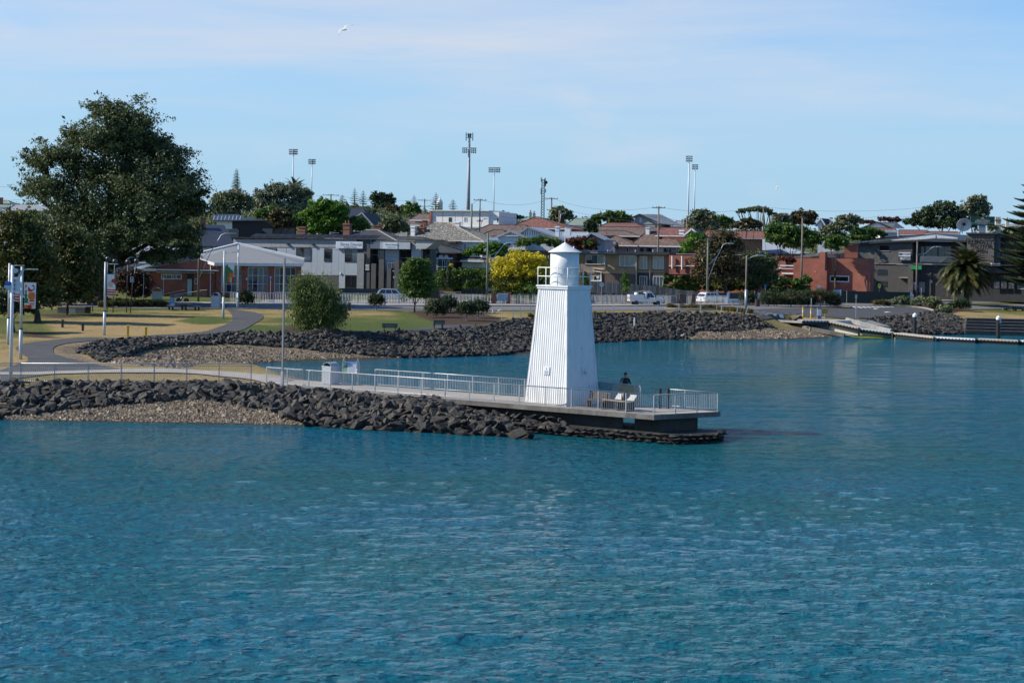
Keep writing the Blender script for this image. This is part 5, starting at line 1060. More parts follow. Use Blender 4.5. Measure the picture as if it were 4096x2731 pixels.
norfolk('tall symmetrical Norfolk pine on the skyline right of the elm', 944, 678, 795, 330, 29, 19, 61, sh=1)
norfolk('sparse pine on the far hill, left of a pair', 1368, 780, 815, 560, 24, 7, 62, .35)
norfolk('taller sparse pine of the pair on the far hill', 1418, 752, 815, 565, 26, 9, 63, .35)
norfolk('sparse pine of the pair on the far hill beside the cypress', 1452, 762, 818, 565, 26, 9, 64, .35)
norfolk('small pine right of the dark cypress clump', 1566, 768, 815, 560, 18, 8, 65, .2)
norfolk('thin pine behind the far hill scrub', 1656, 782, 815, 570, 16, 7, 66, .4)
norfolk('broad pine in front of the pale dome', 1743, 772, 840, 470, 32, 9, 67, .15)
norfolk('short broad pine right of the pale dome', 1812, 798, 838, 480, 22, 7, 68, .1)
norfolk('large Norfolk pine with layered boughs at the right edge beside the hotel', 4165, 640, 1150, 258, 205, 17, 69, .0, None, per_tier=15, spray=1.5)
# palms
def palm(label, base, top_px, r_px, Y, seed, n, trunk_r, droop=1.0, wind=.25, down=.9, dead=True, group=None):
    c = at(*top_px, Y); gz_ = Tz(c.x, Y); b0 = Vector((c.x, Y, gz_)); hz_ = c.z-gz_; Lf = r_px*Y/F; r = random.Random(seed); r_ = thing('date_palm', label, 'palm tree', b0, 0, group)
    mb = MB(); k = 9
    mb.tube([(0,0,-.2)]+[(0,0,hz_*i/k) for i in range(1,k+1)], [trunk_r*1.1]+[trunk_r*(1+.12*(i%2)) for i in range(k)], 10); mb.build('trunk', bark, r_)
    V, Fc, ti = [], [], []; rach = MB()
    for q in range(n):
        el = math.asin(max(-1, min(1, 1-(1+down)*((q+.5)/n)**.9))); a = q*2.39996+r.uniform(-.2,.2); L_ = Lf*r.uniform(.85,1.12); pts = []; ang = el+.25; p = np.array((0,0,hz_+.1)); st = L_/12
        for j in range(13):
            pts.append(p.copy()); d = np.array((math.cos(a)*math.cos(ang)+wind*.05*j, math.sin(a)*math.cos(ang), math.sin(ang))); d /= np.linalg.norm(d); p = p+d*st; ang -= droop*(.035+.012*j)*(1.1 if el > -.2 else .4)
        rach.tube(pts, [.045*(1-.07*j) for j in range(13)], 3, caps=False); tone = r.uniform(.2,1)
        for j in range(2,12):
            for h in range(3):
                f_ = h/3; c_ = pts[j]*(1-f_)+pts[j+1 if j < 12 else j]*f_; d = pts[min(j+1,12)]-pts[j-1]; d /= np.linalg.norm(d)+1e-9; sd_ = np.cross(d, (0,0,1)); sd_ /= np.linalg.norm(sd_)+1e-9; up = np.cross(sd_, d); ln = L_*.17*math.sin(math.pi*min(1,(j+f_)/13+.08))**.6+.1
                for s_ in (-1,1):
                    e = sd_*s_*ln*.75+d*ln*.75+up*ln*.28-np.array((0,0,ln*.25)); wv = d*ln*.15; b_ = len(V); V += [c_-wv, c_+wv, c_+e]; Fc.append((b_,b_+1,b_+2)); ti += [min(1,max(0,tone+r.uniform(-.25,.25)))]*3
    rach.build('frond_stalks', mat('frond_stalk',(.13,.11,.04),.7), r_); np_obj('crown', np.array(V), np.array(Fc), LM['palm'], r_, attrs={'tint': ('POINT', np.array(ti))})
    if dead:
        for ox, oz in ((-.25,.0),(.3,-.5)):
            V2, f2, t2 = leaves([(ox*2,-.5,hz_+oz,.7,.6,.8)], 350, .35, seed+9, .2, droop=.5, aspect=.2); np_obj('fruit_stalks', V2, f2, LM['fruit'], r_, attrs={'tint': ('POINT', t2)})
LM['palm'] = leaf_mat('palm_leaf', (.018,.028,.008), (.07,.08,.022), (.17,.15,.06), .15, .45)
LM['fruit'] = leaf_mat('palm_fruit', (.2,.09,.02), (.36,.18,.04), None, .1)
palm('large windblown date palm with drooping skirt in front of the hotel', None, (3868,1082), 128, 262, 71, 175, .42, 1.25, .35, .93)
palm('date palm crown rising above the dense tree on the skyline', None, (1180,772), 68, 296, 72, 60, .35, .8, .1, .55, False)
# tussocks and sedges
def tussock(label, spots, kind, seed, h, w, name='tussock_row', cat='grass clump', blades=170, one=False, spread=1.0):
    r = np.random.default_rng(seed); V, Fc, ti = [], [], []; P = [G(*s) for s in spots]; o0 = P[0]; r_ = thing(name, label, cat, o0)
    for p in P:
        hh = h*r.uniform(.8,1.15)
        for i in range(blades):
            a = r.uniform(0,6.28); rad = r.uniform(0,.35)*w; b0 = np.array((p.x-o0.x+math.cos(a)*rad*1.2, p.y-o0.y+math.sin(a)*rad, p.z-o0.z)); out = np.array((math.cos(a), math.sin(a), 0))*w*r.uniform(.2,.75)*spread+np.array((.18*w,0,0)); hb = hh*r.uniform(.55,1.05); m_ = b0+out*.4+np.array((0,0,hb*.8)); e = b0+out+np.array((0,0,hb*(.95-.4*abs(r.normal(0,.6))))); sd_ = np.array((-math.sin(a), math.cos(a), 0))*.035; q = len(V)
            V += [b0-sd_, b0+sd_, m_+sd_, m_-sd_]; Fc.append((q,q+1,q+2,q+3)); V += [m_-sd_, m_+sd_, e+sd_*.2, e-sd_*.2]; Fc.append((q+4,q+5,q+6,q+7)); ti += [r.uniform(0,1)]*8
    np_obj('blades', np.array(V), np.array(Fc), LM[kind], r_, attrs={'tint': ('POINT', np.array(ti))})
tussock('long bed of strappy green sedge behind the sphere topped sculptures', [(405+i*13, 1229-(i%3)*4) for i in range(20)], 'sedge', 81, 1.0, 1.0, 'sedge_bed')
for i, (px, py) in enumerate(((2688,1236),(2730,1238),(2770,1238),(2812,1239),(2848,1238))): tussock(('pale tussock clump on the kerb island, ' + ('first from the tower','second from the tower','third from the tower','fourth from the tower','fifth and smallest from the tower')[i]), [(px-10,py),(px+10,py-1),(px,py-2)], 'straw', 82+i, .85, .95, 'tussock')
tussock('row of dry tussocks running down to the timber lamp post', [(2872+i*14, 1239+i*1.6) for i in range(10)], 'straw', 90, .7, .9)
tussock('dry tussocks behind the slatted bench across the road', [(2905+i*14, 1214) for i in range(4)]+[(3055+i*22,1219) for i in range(10)], 'straw', 91, .8, .9)
tussock('mounded golden tussock at the bend of the kerb', [(3505,1224),(3525,1225),(3545,1225)], 'straw', 92, 1.1, 1.2, 'tussock', blades=420)
tussock('dry grass tuft among the rocks right of the weeping trees', [(2120,1268),(2130,1268)], 'straw', 93, .5, .5, 'tussock', blades=60)
for i, (lab, L_, kd) in enumerate((('grey green mound shrub left of the white utility', [(3595,1205,32,16),(3570,1212,22,12)], 'grey'), ('dark green shrub in front of the white utility', [(3615,1200,26,18),(3640,1208,20,14)], 'green'), ('tall grey green shrub between the kerb and the palm', [(3680,1205,35,20),(3665,1215,22,14)], 'grey'), ('olive shrub mound left of the palm trunk', [(3725,1208,36,22),(3745,1225,28,18)], 'olive'), ('low dark shrub closest to the rock point', [(3775,1238,32,18),(3765,1245,26,12),(3795,1245,18,12)], 'olive'), ('dark shrub under the palm skirt', [(3845,1215,40,24),(3820,1225,30,16)], 'dark'))):
    tree('garden_bush', lab, (L_[0][0], L_[0][1]+L_[0][3]+4), L_, kd, 2600, .26, 0, 95+i, cat='shrub', group='shrubs on the kerb island by the hotel', shell=.5)
# ------------------------------------------------------------ buildings
def roof_uv(o):
    me = o.data; uv = me.uv_layers.new(name='metres')
    for p in me.polygons:
        n = p.normal; h = Vector((0,0,1)).cross(n)
        h = h.normalized() if h.length > 1e-3 else Vector((1,0,0)); s = n.cross(h)
        for li in p.loop_indices: c = me.vertices[me.loops[li].vertex_index].co; uv.data[li].uv = (c.dot(h), c.dot(s))
    return o
tile_brown = tile_mat('brown_roof_tiles', (.17,.105,.08), (.12,.075,.06), lichen=(.20,.17,.14))
tile_red = tile_mat('red_roof_tiles', (.24,.085,.06), (.18,.06,.045), lichen=(.22,.14,.11))
tile_grey = tile_mat('lichened_grey_tiles', (.17,.165,.145), (.12,.118,.105), lichen=(.36,.35,.30))
tile_slate = tile_mat('dark_slate_tiles', (.045,.048,.055), (.03,.032,.038))
iron_grey = tile_mat('grey_iron_roof', (.26,.27,.28), (.22,.23,.235), rib=True, rough=.5)
iron_blue = tile_mat('blue_grey_iron_roof', (.30,.34,.39), (.26,.30,.35), rib=True, rough=.45)
iron_pale = tile_mat('pale_iron_roof', (.22,.22,.205), (.19,.19,.18), rib=True, rough=.5)
iron_green = tile_mat('green_iron_roof', (.20,.26,.21), (.16,.21,.17), rib=True)
iron_navy = tile_mat('navy_iron_roof', (.022,.028,.042), (.018,.022,.034), rib=True, rough=.45)
w_board = mat('white_weatherboard', (.66,.68,.70), .6, var=.06, grime=.1); w_stucco = mat('white_render', (.74,.74,.73), .75, var=.05, grime=.06)
stucco_grey = mat('grey_render', (.34,.36,.37), .8, var=.1); panel_blue = mat('blue_grey_panel', (.33,.38,.43), .5, var=.06); panel_grey = mat('grey_panel', (.27,.285,.30), .6, var=.06); col_dark = mat('charcoal_render', (.06,.064,.068), .7, var=.15); col_mid = mat('mid_grey_render', (.20,.21,.22), .7, var=.1)
black_clad = mat('black_cladding', (.010,.010,.014), .6, var=.3, stretch=(6,6,.3)); fascia_dark = mat('dark_fascia', (.03,.032,.036), .5, var=.2); cream = mat('cream_render', (.55,.50,.36), .8, var=.1); solar = mat('solar_panel', (.014,.015,.02), .5, var=.3, spec=.15); chim_brick = brick_mat('chimney_brick', (.30,.10,.055), (.22,.075,.045), (.2,.16,.13))
class House:
    def __init__(s, name, label, Y, px0, px1, depth, rz=0, pz=None, cat='house', group=None, zb=None):
        rz = rz*1.8 if rz < 0 else rz; pm = (px0+px1)/2; p = at(pm, pz or 1080, Y); s.zb = min(Tz(p.x, Y), Tz(p.x, Y+depth*.5)) if zb is None else zb; s.Y = Y; s.X = p.x; s.rz = rz
        s.r = thing(name, label, cat, (p.x, Y, s.zb), rz, group); s.depth = depth
    def l(s, px, py, dy=0):
        u, v = ray(px, py); c, n = math.cos(s.rz), math.sin(s.rz); x = (u/F*(s.Y+dy*c)-s.X+dy*n)/(c-u/F*n); return x, HC-v*(s.Y+x*n+dy*c)/F-s.zb
    def wall(s, px0, px1, ptop, m, y0=0.0, d=None, pbot=None, name='wall', parent=None):
        x0 = s.l(px0, ptop)[0]; x1 = s.l(px1, ptop)[0]; z1 = s.l((px0+px1)/2, ptop)[1]; z0 = -.4 if pbot is None else s.l((px0+px1)/2, pbot)[1]
        return MB().box(x0, x1, y0, y0+(s.depth if d is None else d), z0, z1).build(name, m, parent or s.r)
    def poly(s, pts, m, y0=0.0, d=.12, name='wall'):
        o = MB().prism([s.l(*p) for p in pts], y0, y0+d); return o.build(name, m, s.r)
    def win(s, px0, py0, px1, py1, m=None, fm=None, nx=1, ny=1, y0=0.0, fw=.07, name='window', panes=True, trans=None, sill=None):
        x0, z1 = s.l(px0, py0); x1, z0 = s.l(px1, py1); fm = fm or dark_metal; m = m or glass; f_ = MB(); y_ = y0-.05
        f_.box(x0,x1,y_,y0+.02,z1-fw,z1).box(x0,x1,y_,y0+.02,z0,z0+fw).box(x0,x0+fw,y_,y0+.02,z0+fw,z1-fw).box(x1-fw,x1,y_,y0+.02,z0+fw,z1-fw)
        for i in range(1,nx): x = x0+(x1-x0)*i/nx; f_.box(x-fw*.35,x+fw*.35,y_,y0+.02,z0+fw,z1-fw)
        for j in range(1,ny): z = z0+(z1-z0)*j/ny; f_.box(x0+fw,x1-fw,y_+.004,y0+.016,z-fw*.3,z+fw*.3)
        o = f_.build(name, fm, s.r)
        for i in range(nx):
            a, b_ = x0+(x1-x0)*i/nx+fw*.4, x0+(x1-x0)*(i+1)/nx-fw*.4; mm = m[(i)%len(m)] if isinstance(m, list) else m; MB().box(a,b_,y0-.02,y0+.01,z0+fw*.5,z1-fw*.5).build('pane', mm, o)
        if sill: MB().box(x0-.1,x1+.1,y0-.1,y0+.02,z0-.12,z0-.004).build('sill', sill, o)
        return o
    def hip(s, px0, px1, peave, pr0, pr1, pridge, m, y0=-.5, y1=None, th=.14, name='roof', cap=None, gable=False, fas=None):
        """hipped roof from photo points: eave line, ridge ends; ridge sits mid depth"""
        y1 = s.depth+.5 if y1 is None else y1; ym = (y0+y1)/2; x0, ze = s.l(px0, peave, y0); x1, _ = s.l(px1, peave, y0); lm = lambda px, py: s.l(px, py, ym)
        a, zr = lm(pr0, pridge); b_, _ = lm(pr1, pridge)
        zr = max(zr, ze+.4); v = [(x0,y0,ze),(x1,y0,ze),(x1,y1,ze),(x0,y1,ze),(a,ym,zr),(b_,ym,zr)]
        mb = MB().add(v, [(0,1,5,4),(2,3,4,5),(1,2,5),(3,0,4),(3,2,1,0)]); o = roof_uv(mb.build(name, m, s.r))
        c = MB()
        for i, j in ((0,4),(3,4),(1,5),(2,5),(4,5)): c.tube([v[i], v[j]], .11, 5)
        c.build('ridge_cap', cap or m, o); 
        MB().box(x0-.03,x1+.03,y0-.08,y0-.002,ze-.16,ze+.03).build('gutter', fas or white_flat, s.r)
        return o
    def gable_front(s, pts, m, barge, y0=-.4, y1=None, th=.16, wallm=None, name='roof'):
        """roof with its gable to the viewer; pts = left eave, apex, right eave"""
        y1 = s.depth if y1 is None else y1; (ax,az),(bx,bz),(cx,cz) = [s.l(*p) for p in pts]
        mb = MB(); 
        for (p, q) in (((ax,az),(bx,bz)), ((bx,bz),(cx,cz))):
            mb.add([(p[0],y0,p[1]),(q[0],y0,q[1]),(q[0],y1,q[1]),(p[0],y1,p[1]),(p[0],y0,p[1]-th),(q[0],y0,q[1]-th),(q[0],y1,q[1]-th),(p[0],y1,p[1]-th)], [(0,1,2,3),(7,6,5,4),(0,4,5,1),(1,5,6,2),(2,6,7,3),(3,7,4,0)])
        o = roof_uv(mb.build(name, m, s.r)); bb = MB(); bb.beam((ax,y0-.02,az-.08),(bx,y0-.02,bz-.08),.05,.28).beam((bx,y0-.02,bz-.08),(cx,y0-.02,cz-.08),.05,.28); bb.build('barge_board', barge, o)
        if wallm: MB().prism([(ax+.3,az-th-.05),(bx,bz-th-.05),(cx-.3,cz-th-.05)], 0.02, .2).build('gable_wall', wallm, s.r)
        return o
    def chimney(s, px0, px1, ptop, pbot, m, y0=1.5, d=.9, pots=0, capm=None):
        x0, z1 = s.l(px0, ptop, y0); x1, z0 = s.l(px1, pbot, y0); h = z1-z0; o = MB().box(x0,x1,y0,y0+d,z0-.6,z1-.12*h).build('chimney', m, s.r); MB().box(x0-.1,x1+.1,y0-.1,y0+d+.1,z1-.12*h,z1-.06*h).box(x0-.04,x1+.04,y0-.04,y0+d+.04,z1-.06*h,z1).build('chimney_cap', capm or m, o)
        if h > 1.6: MB().box(x0-.05,x1+.05,y0-.05,y0+d+.05,z0+.55*h,z0+.60*h).build('band', m, o)
        for i in range(pots): x = x0+(x1-x0)*(i+.5)/pots; MB().lathe([(.13,z1),(.11,z1+.5),(.14,z1+.52)], (x,y0+d/2,0), 8).build('pot', chim_brick, o)
        return o
    def pipe(s, pts, m=None, r=.05, y=-.08, name='downpipe'):
        return MB().tube([(*(lambda q: (q[0], y, q[1]))(s.l(*p)),) for p in pts], r, 6).build(name, m or white_flat, s.r)
    def box(s, px0, py0, px1, py1, m, y0=-.1, d=.1, name='panel', parent=None):
        x0, z1 = s.l(px0, py0); x1, z0 = s.l(px1, py1); return MB().box(x0,x1,y0,y0+d,z0,z1).build(name, m, parent or s.r)
    def text(s, body, pc, ph, m, y, parent=None, sx=1.0, bold=0.0, name='lettering', align='CENTER'):
        x, z = s.l(*pc); return text_obj(name, body, ph*s.Y/F*1.38, m, parent or s.r, (x, y, z), sx=sx, depth=.008, bold=bold, align=align)
AX = R(-13)
# --- brick hall with the wide pale roof
h = House('brick_hall', 'low red brick hall under a wide pale low pitched roof', 214, 577, 1215, 14, R(9), cat='hall')
h.wall(577, 866, 1076, red_brick, 0.5, 9); h.wall(866, 1205, 1056, red_brick, .75, 12)
for x0, x1 in ((866,884),(967,990),(1073,1097),(1184,1206)): h.wall(x0, x1, 1057, red_brick, .2, .54, name='pier')
for x0, x1 in ((884,967),(990,1073),(1097,1184)):
    h.win(x0+1, 1068, x1-1, 1171, [glass_blue, glass, glass_blue], white_flat, 4, 3, y0=.72, fw=.1); h.box(x0, 1057, x1, 1067, white_flat, .6, .14, 'lintel')
def lvec(h, px, py, dy=0): x, z = h.l(px, py, dy); return (x, dy, z)
rf = MB().slab([lvec(h,858,1053,-.7), lvec(h,1212,1057,-.7), lvec(h,1218,1040,9), lvec(h,952,979,13), lvec(h,800,1014,9), lvec(h,797,1036,2)], .12); roof_uv(rf.build('roof', iron_pale, h.r))
MB().beam(lvec(h,800,1014,8.9), lvec(h,952,977,12.9), .5,.45).beam(lvec(h,952,977,12.9), lvec(h,1218,1039,8.9), .6,.5).build('barge_board', white_flat, h.r)
MB().beam(lvec(h,858,1057,-.75), lvec(h,1212,1060,-.75), .12,.42).beam(lvec(h,797,1040,1.9), lvec(h,858,1057,-.7), .12,.42).build('fascia', white_flat, h.r)
lw = MB().slab([lvec(h,538,1077,-.2), lvec(h,665,1040,-.2), lvec(h,800,1038,.5), lvec(h,862,1056,.2), lvec(h,862,1050,6), lvec(h,665,1034,6), lvec(h,538,1070,6)], .1); roof_uv(lw.build('roof', iron_pale, h.r))
MB().beam(lvec(h,538,1078,-.25), lvec(h,665,1041,-.25), .1,.3).build('barge_board', white_flat, h.r); h.poly([(560,1077),(664,1045),(800,1043),(860,1058),(866,1077)], red_brick, .45, .3, 'gable_wall')
h.box(520, 1074, 625, 1084, white_flat, -.9, 1.6, 'canopy'); h.box(625, 1076, 875, 1085, white_flat, -.5, 1.1, 'canopy'); sg = h.box(625, 1085.5, 858, 1094, mat('pale_fascia',(.5,.51,.5),.6), .3, .15, 'fascia'); h.text("DEVONPORT SENIOR CITIZENS' CLUB Inc.", (775,1089.5), 4.6, sign_dark, .285, sx=.95)
h.win(644, 1096, 726, 1118, [glass_blue, glass], white_flat, 4, 1, y0=.5, fw=.1); h.win(576, 1095, 599, 1115, glass, white_flat, 1, 3, y0=.5, sill=tan_brick)
h.box(748, 1096, 772, 1192, black, .44, .1, 'doorway'); d_ = h.box(749, 1116, 766, 1190, mat('pale_door',(.36,.45,.46),.5), .38, .08, 'door'); h.box(763.5, 1152, 765, 1156, steel, .34, .05, 'handle', d_); h.win(778,1114,790,1137,glass,white_flat,1,1,y0=.5)
h.pipe([(842,1050),(841,1200)], white_flat, .06, .05); h.box(877,1115,883,1131,sign_blue,.1,.04,'notice'); h.box(983,1112,989,1120,sign_white,.1,.04,'notice'); h.box(1079.5,1104,1089,1119,sign_blue,.08,.04,'notice')
rr_ = thing('ramp_railing', 'cream painted railing round the ramp of the brick hall', 'railing', (h.X, h.Y-2.4, h.zb)); rb = MB()
def rpt(px, py): x, z = h.l(px, py); return Vector((x, 0, z))
for a, b_ in (((702,1178),(840,1158)), ((810,1160),(840,1158)), ((658,1177),(748,1159))):
    rb.tube([rpt(*a), rpt(*b_)], .03, 5)
rb.build('top_rail', cream, rr_); bs = MB()
for i in range(26): x = 704+i*5.3; bs.tube([rpt(x, 1178-(x-702)*.145), rpt(x, 1196-(x-702)*.03)], .012, 4, caps=False)
tag(bs.build('bars', cream, rr_), kind='stuff'); MB().prism([tuple(rpt(*q).xz) for q in ((690,1206),(690,1200),(780,1188),(842,1188),(842,1206))], .1, 1.6).build('ramp', paving, rr_)
# --- dental building
h = House('dental_building', 'modern grey dental clinic with panelled front and rooftop solar panels', 232, 935, 1707, 15, R(-12), cat='clinic')
h.wall(935, 1457, 955, col_dark, .0, 5); h.wall(1457, 1700, 962, col_dark, 1.2, 3)
h.box(932, 951, 1480, 956.5, fascia_dark, -.5, 6, 'roof_edge')
seg = [935,970,1003,1035,1067,1107,1146,1185,1245,1269,1297,1328,1355,1380,1433]
for a, b_ in zip([935+i*38 for i in range(13)], [935+(i+1)*38 for i in range(13)]): h.box(a+.5, 957, b_-.5, 989, panel_grey, -.12, .11, 'panel')
for a, b_ in zip(seg[4:-1], seg[5:]):
    h.box(a+1.3, 990, b_-1.3, 1101 if b_ > 1185 else 1060, panel_blue, -.06, .05, 'panel')
for w_ in ((1048,992,1106,1015),(1186,991,1245,1045),(1298,994,1326,1047),(1381,996,1433,1049)): h.win(*w_, [glass, glass_blue], fascia_dark, 2 if w_[2]-w_[0] > 40 else 1, 1, y0=-.08)
h.win(1381,1103,1432,1153, glass, fascia_dark, 2, 1, y0=-.02); h.box(1300,1101,1357,1158,col_dark,-.03,.02,'recess'); h.box(1357,1099,1380,1153,panel_blue,-.05,.04,'panel')
h.box(1433, 1011, 1458, 1160, col_mid, -.35, .36, 'column'); h.box(1434, 990, 1456, 1010, col_dark, -.1, .1, 'column'); h.box(1458, 958, 1480, 1160, col_dark, -.2, .5, 'column'); h.text('IC Car Park', (1444,1140), 4.2, sign_white, -.37, sx=.9)
sg = h.box(1349, 966, 1455, 994.5, sign_white, -.42, .24, 'sign'); h.box(1351,968,1453,992.5, mat('sign_face',(.50,.56,.64),.4,var=.03), -.43, .02, 'face', sg); gt = mat('sign_grey',(.16,.19,.24),.5); h.text('Shree Dental', (1408,978), 12.5, gt, -.44, sg, sx=1.05); h.text('& Implant Centre', (1406,988.5), 5.6, gt, -.44, sg, sx=1.05)
h.box(1478, 968, 1643, 997, mat('dark_blue_panel',(.10,.135,.175),.4,var=.08), -.2, 1.5, 'fascia'); h.box(1523,968,1643,997,panel_blue,-.24,.05,'fascia'); sg = h.box(1536, 969, 1593, 996, mat('sign_face',(.5,.56,.64),.4), -.3, .06, 'sign'); h.text('Shree Dental', (1570,979), 7.5, gt, -.31, sg); h.text('& Implant Centre', (1570,989), 4, gt, -.31, sg)
h.poly([(1677,962),(1757,961.5),(1738,980),(1716,996),(1677,996)], stucco_grey, -1.2, 3.4, 'canopy'); h.box(1640,958,1762,962.5,fascia_dark,-1.4,4,'roof_edge')
h.box(1643, 968, 1677, 1160, panel_blue, .3, .9, 'wall'); h.box(1530, 997, 1582, 1158, panel_blue, .9, .3, 'wall')
for w_ in ((1481,998,1524,1084),(1587,998,1637,1086),(1679,997,1707,1052)): h.win(*w_, glass, fascia_dark, 2, 1, y0=1.15)
for w_ in ((1482,1108,1520,1157),(1540,1108,1556,1157),(1572,1108,1586,1157),(1603,1108,1640,1157)): h.win(*w_, glass_curtain if w_[0] in (1540,) else glass, fascia_dark, 2, 1, y0=1.0)
h.win(1545,1051,1576,1082, glass_blue, steel, 2,1,y0=.5)
for a, b_, y_ in ((1492,1509,1054),(1523,1541,1037),(1555,1570,1072),(1585,1601,1037)): h.box(a, y_, b_, 1159, col_dark, -.6, .5, 'fin')
h.box(1478, 1084, 1645, 1107, mat('balcony_panel',(.15,.18,.22),.5), .2, .25, 'balcony'); h.box(1462,1031,1482,1086,mat('sign_black',(.02,.024,.026),.3),-.26,.05,'notice')
for i in range(5): h.box(1465,1058+i*5,1480,1060.5+i*5,sign_white,-.27,.008,'print')
x0, _ = h.l(985, 950); x1, _ = h.l(1470, 950); _, zt = h.l(1200, 953)
for row in range(2):
    for i in range(14):
        a = x0+(x1-x0)*i/14+.05; b_ = x0+(x1-x0)*(i+1)/14-.08; yy = 1.0+row*2.2; p_ = MB().slab([(a,yy,zt+.15),(b_,yy,zt+.15),(b_,yy+1.6,zt+.65),(a,yy+1.6,zt+.65)], .05).build('solar_panel', solar, h.r); MB().beam((a+.1,yy+1.5,zt-.1),(a+.1,yy+1.5,zt+.6),.05,.05).beam((b_-.1,yy+.1,zt-.1),(b_-.1,yy+.1,zt+.12),.05,.05).build('rack', steel, p_)
for px in (1150,1249): h.box(px,973,px+9,980,dark_metal,-.4,.3,'floodlight')
h.box(1361,1090,1366,1097,white_flat,-.2,.12,'lamp')
# --- modern black house
h = House('black_house', 'two storey black clad modern house with solar panels on a low roof', 262, 928, 1093, 14, R(-4))
h.wall(929, 1092, 880, black_clad); h.box(870,880,929,916,w_stucco,-.1,3,'wall'); h.box(1050,914,1090,945,glass,-.06,.06,'window'); h.box(915,914,955,950,glass,-.06,.06,'window')
rf = MB().slab([lvec(h,850,882,-1), lvec(h,988,881,-1), lvec(h,955,857,8), lvec(h,850,857,8)], .12).slab([lvec(h,980,882,-.6), lvec(h,1056,881,-.6), lvec(h,1030,872,6), lvec(h,970,870,6)], .12); roof_uv(rf.build('roof', iron_navy, h.r))
for i in range(8): a = 852+i*15; MB().slab([lvec(h,a,879,-.2), lvec(h,a+3,879,-.2), lvec(h,a+8,863,5), lvec(h,a+5,863,5)], .06).build('solar_rack', steel, h.r)
h = House('navy_roof_house', 'house with a steep navy blue iron roof behind the brick hall', 246, 800, 945, 12, 0)
rf = MB().slab([lvec(h,790,985,-.4), lvec(h,942,985,-.4), lvec(h,897,900,7), lvec(h,800,898,7)], .15); roof_uv(rf.build('roof', iron_navy, h.r)); h.wall(795,935,985,w_board,.4,8); h.chimney(803,818,870,900,chim_brick,5)
# --- left edge roofs seen past the elm
h = House('green_gable_house', 'house with a green gabled roof glimpsed left of the elm', 300, 0, 60, 9, 0); h.wall(-20,48,828,w_board); h.hip(-25,52,826,5,30,802,iron_green); h.chimney(-4,6,790,822,chim_brick,1)
h = House('white_house', 'white gabled house half hidden behind the elm branches', 290, 60, 190, 9, R(-8)); h.wall(20,190,838,w_board); h.hip(10,195,838,60,160,822,iron_grey)
h = House('red_roof_house', 'pale house with a red roof behind the left park trees', 268, 90, 180, 9, 0); h.wall(100,176,912,w_stucco); h.hip(92,182,900,108,160,876,tile_red)
h = House('grey_house', 'plain grey rendered house glimpsed under the elm canopy', 240, 485, 720, 10, R(-8)); h.wall(490,720,1010,stucco_grey); h.hip(485,725,1010,540,660,985,iron_grey); h.box(545,978,585,998,w_board,-1,1.2,'porch')
h = House('slate_house', 'dark slate roofed old house with tall brick chimneys behind the clinic', 250, 1300, 1650, 13, R(-10)); h.wall(1320,1640,962,dark_brick)
h.hip(1395,1590,962,1462,1512,920,tile_slate,y0=1,y1=9,cap=iron_grey); h.hip(1300,1470,950,1340,1440,928,tile_slate,y0=5,y1=13); h.hip(1560,1705,962,1580,1690,948,tile_slate,y0=2,y1=8)
h.chimney(1372,1397,893,947,chim_brick,4,.9,2,chim_brick); h.chimney(1194,1220,906,948,chim_brick,4,.9,0); h.chimney(1493,1521,902,922,chim_brick,8,.9,0)
an = thing('aerial', 'white television aerial frame on the slate roof beside the brick chimney', 'aerial', at(1345,950,253)); q = MB(); k = 253/F; q.tube([(-25*k,0,-.5),(-25*k,0,22*k)], .03, 4).tube([(-25*k,0,20*k),(10*k,0,18*k)], .025, 4).tube([(-25*k,0,14*k),(12*k,0,10*k)], .025, 4)
for i in range(7): q.tube([(-2*k+i*2*k,-.4,19*k),(-2*k+i*2*k,.4,19*k)], .015, 4)
q.build('frame', white_flat, an)
h = House('bay_window_house', 'dark brick house with white arched trim beside the clinic', 240, 1700, 1820, 10, R(-6)); h.wall(1712,1812,1010,dark_brick); h.hip(1690,1825,1010,1745,1755,975,tile_slate,fas=fascia_dark); h.gable_front([(1690,1010),(1722,980),(1752,1010)], tile_slate, stucco_grey, -.8, 4); 
h.box(1713,1029,1811,1037,white_flat,-.1,.12,'band'); h.box(1713,1064,1811,1069,white_flat,-.1,.12,'band'); h.win(1746,1038,1752,1080,glass_blue,white_flat,y0=-.05); h.win(1770,1040,1780,1080,glass,white_flat,y0=-.05); h.win(1788,1040,1797,1080,glass,white_flat,y0=-.05)
for px in (1765,1785): MB().lathe([(.35,-.06),(.35,.06)], (h.l(px,1030)[0],-.05,h.l(px,1030)[1]+.1), 14, axis='Y').build('arch', white_flat, h.r)
h = House('timber_shed', 'dark brown timber clad shed right of the bay window house', 243, 1812, 1848, 5, R(-6), cat='shed'); h.wall(1812,1848,1019,black_clad); h.box(1840,1019,1849,1085,tim,-.05,.06,'wall')
h = House('cream_shed', 'cream weatherboard shed under the green creeper', 240, 1846, 1945, 6, R(-10), cat='shed'); h.wall(1848,1928,1048,cream); h.hip(1842,1935,1042,1852,1920,1030,tile_grey)
for i in range(8): h.box(1850,1051+i*3.4,1917,1053.6+i*3.4,mat('cream_board',(.62,.58,.48),.6),-.04,.03,'board')
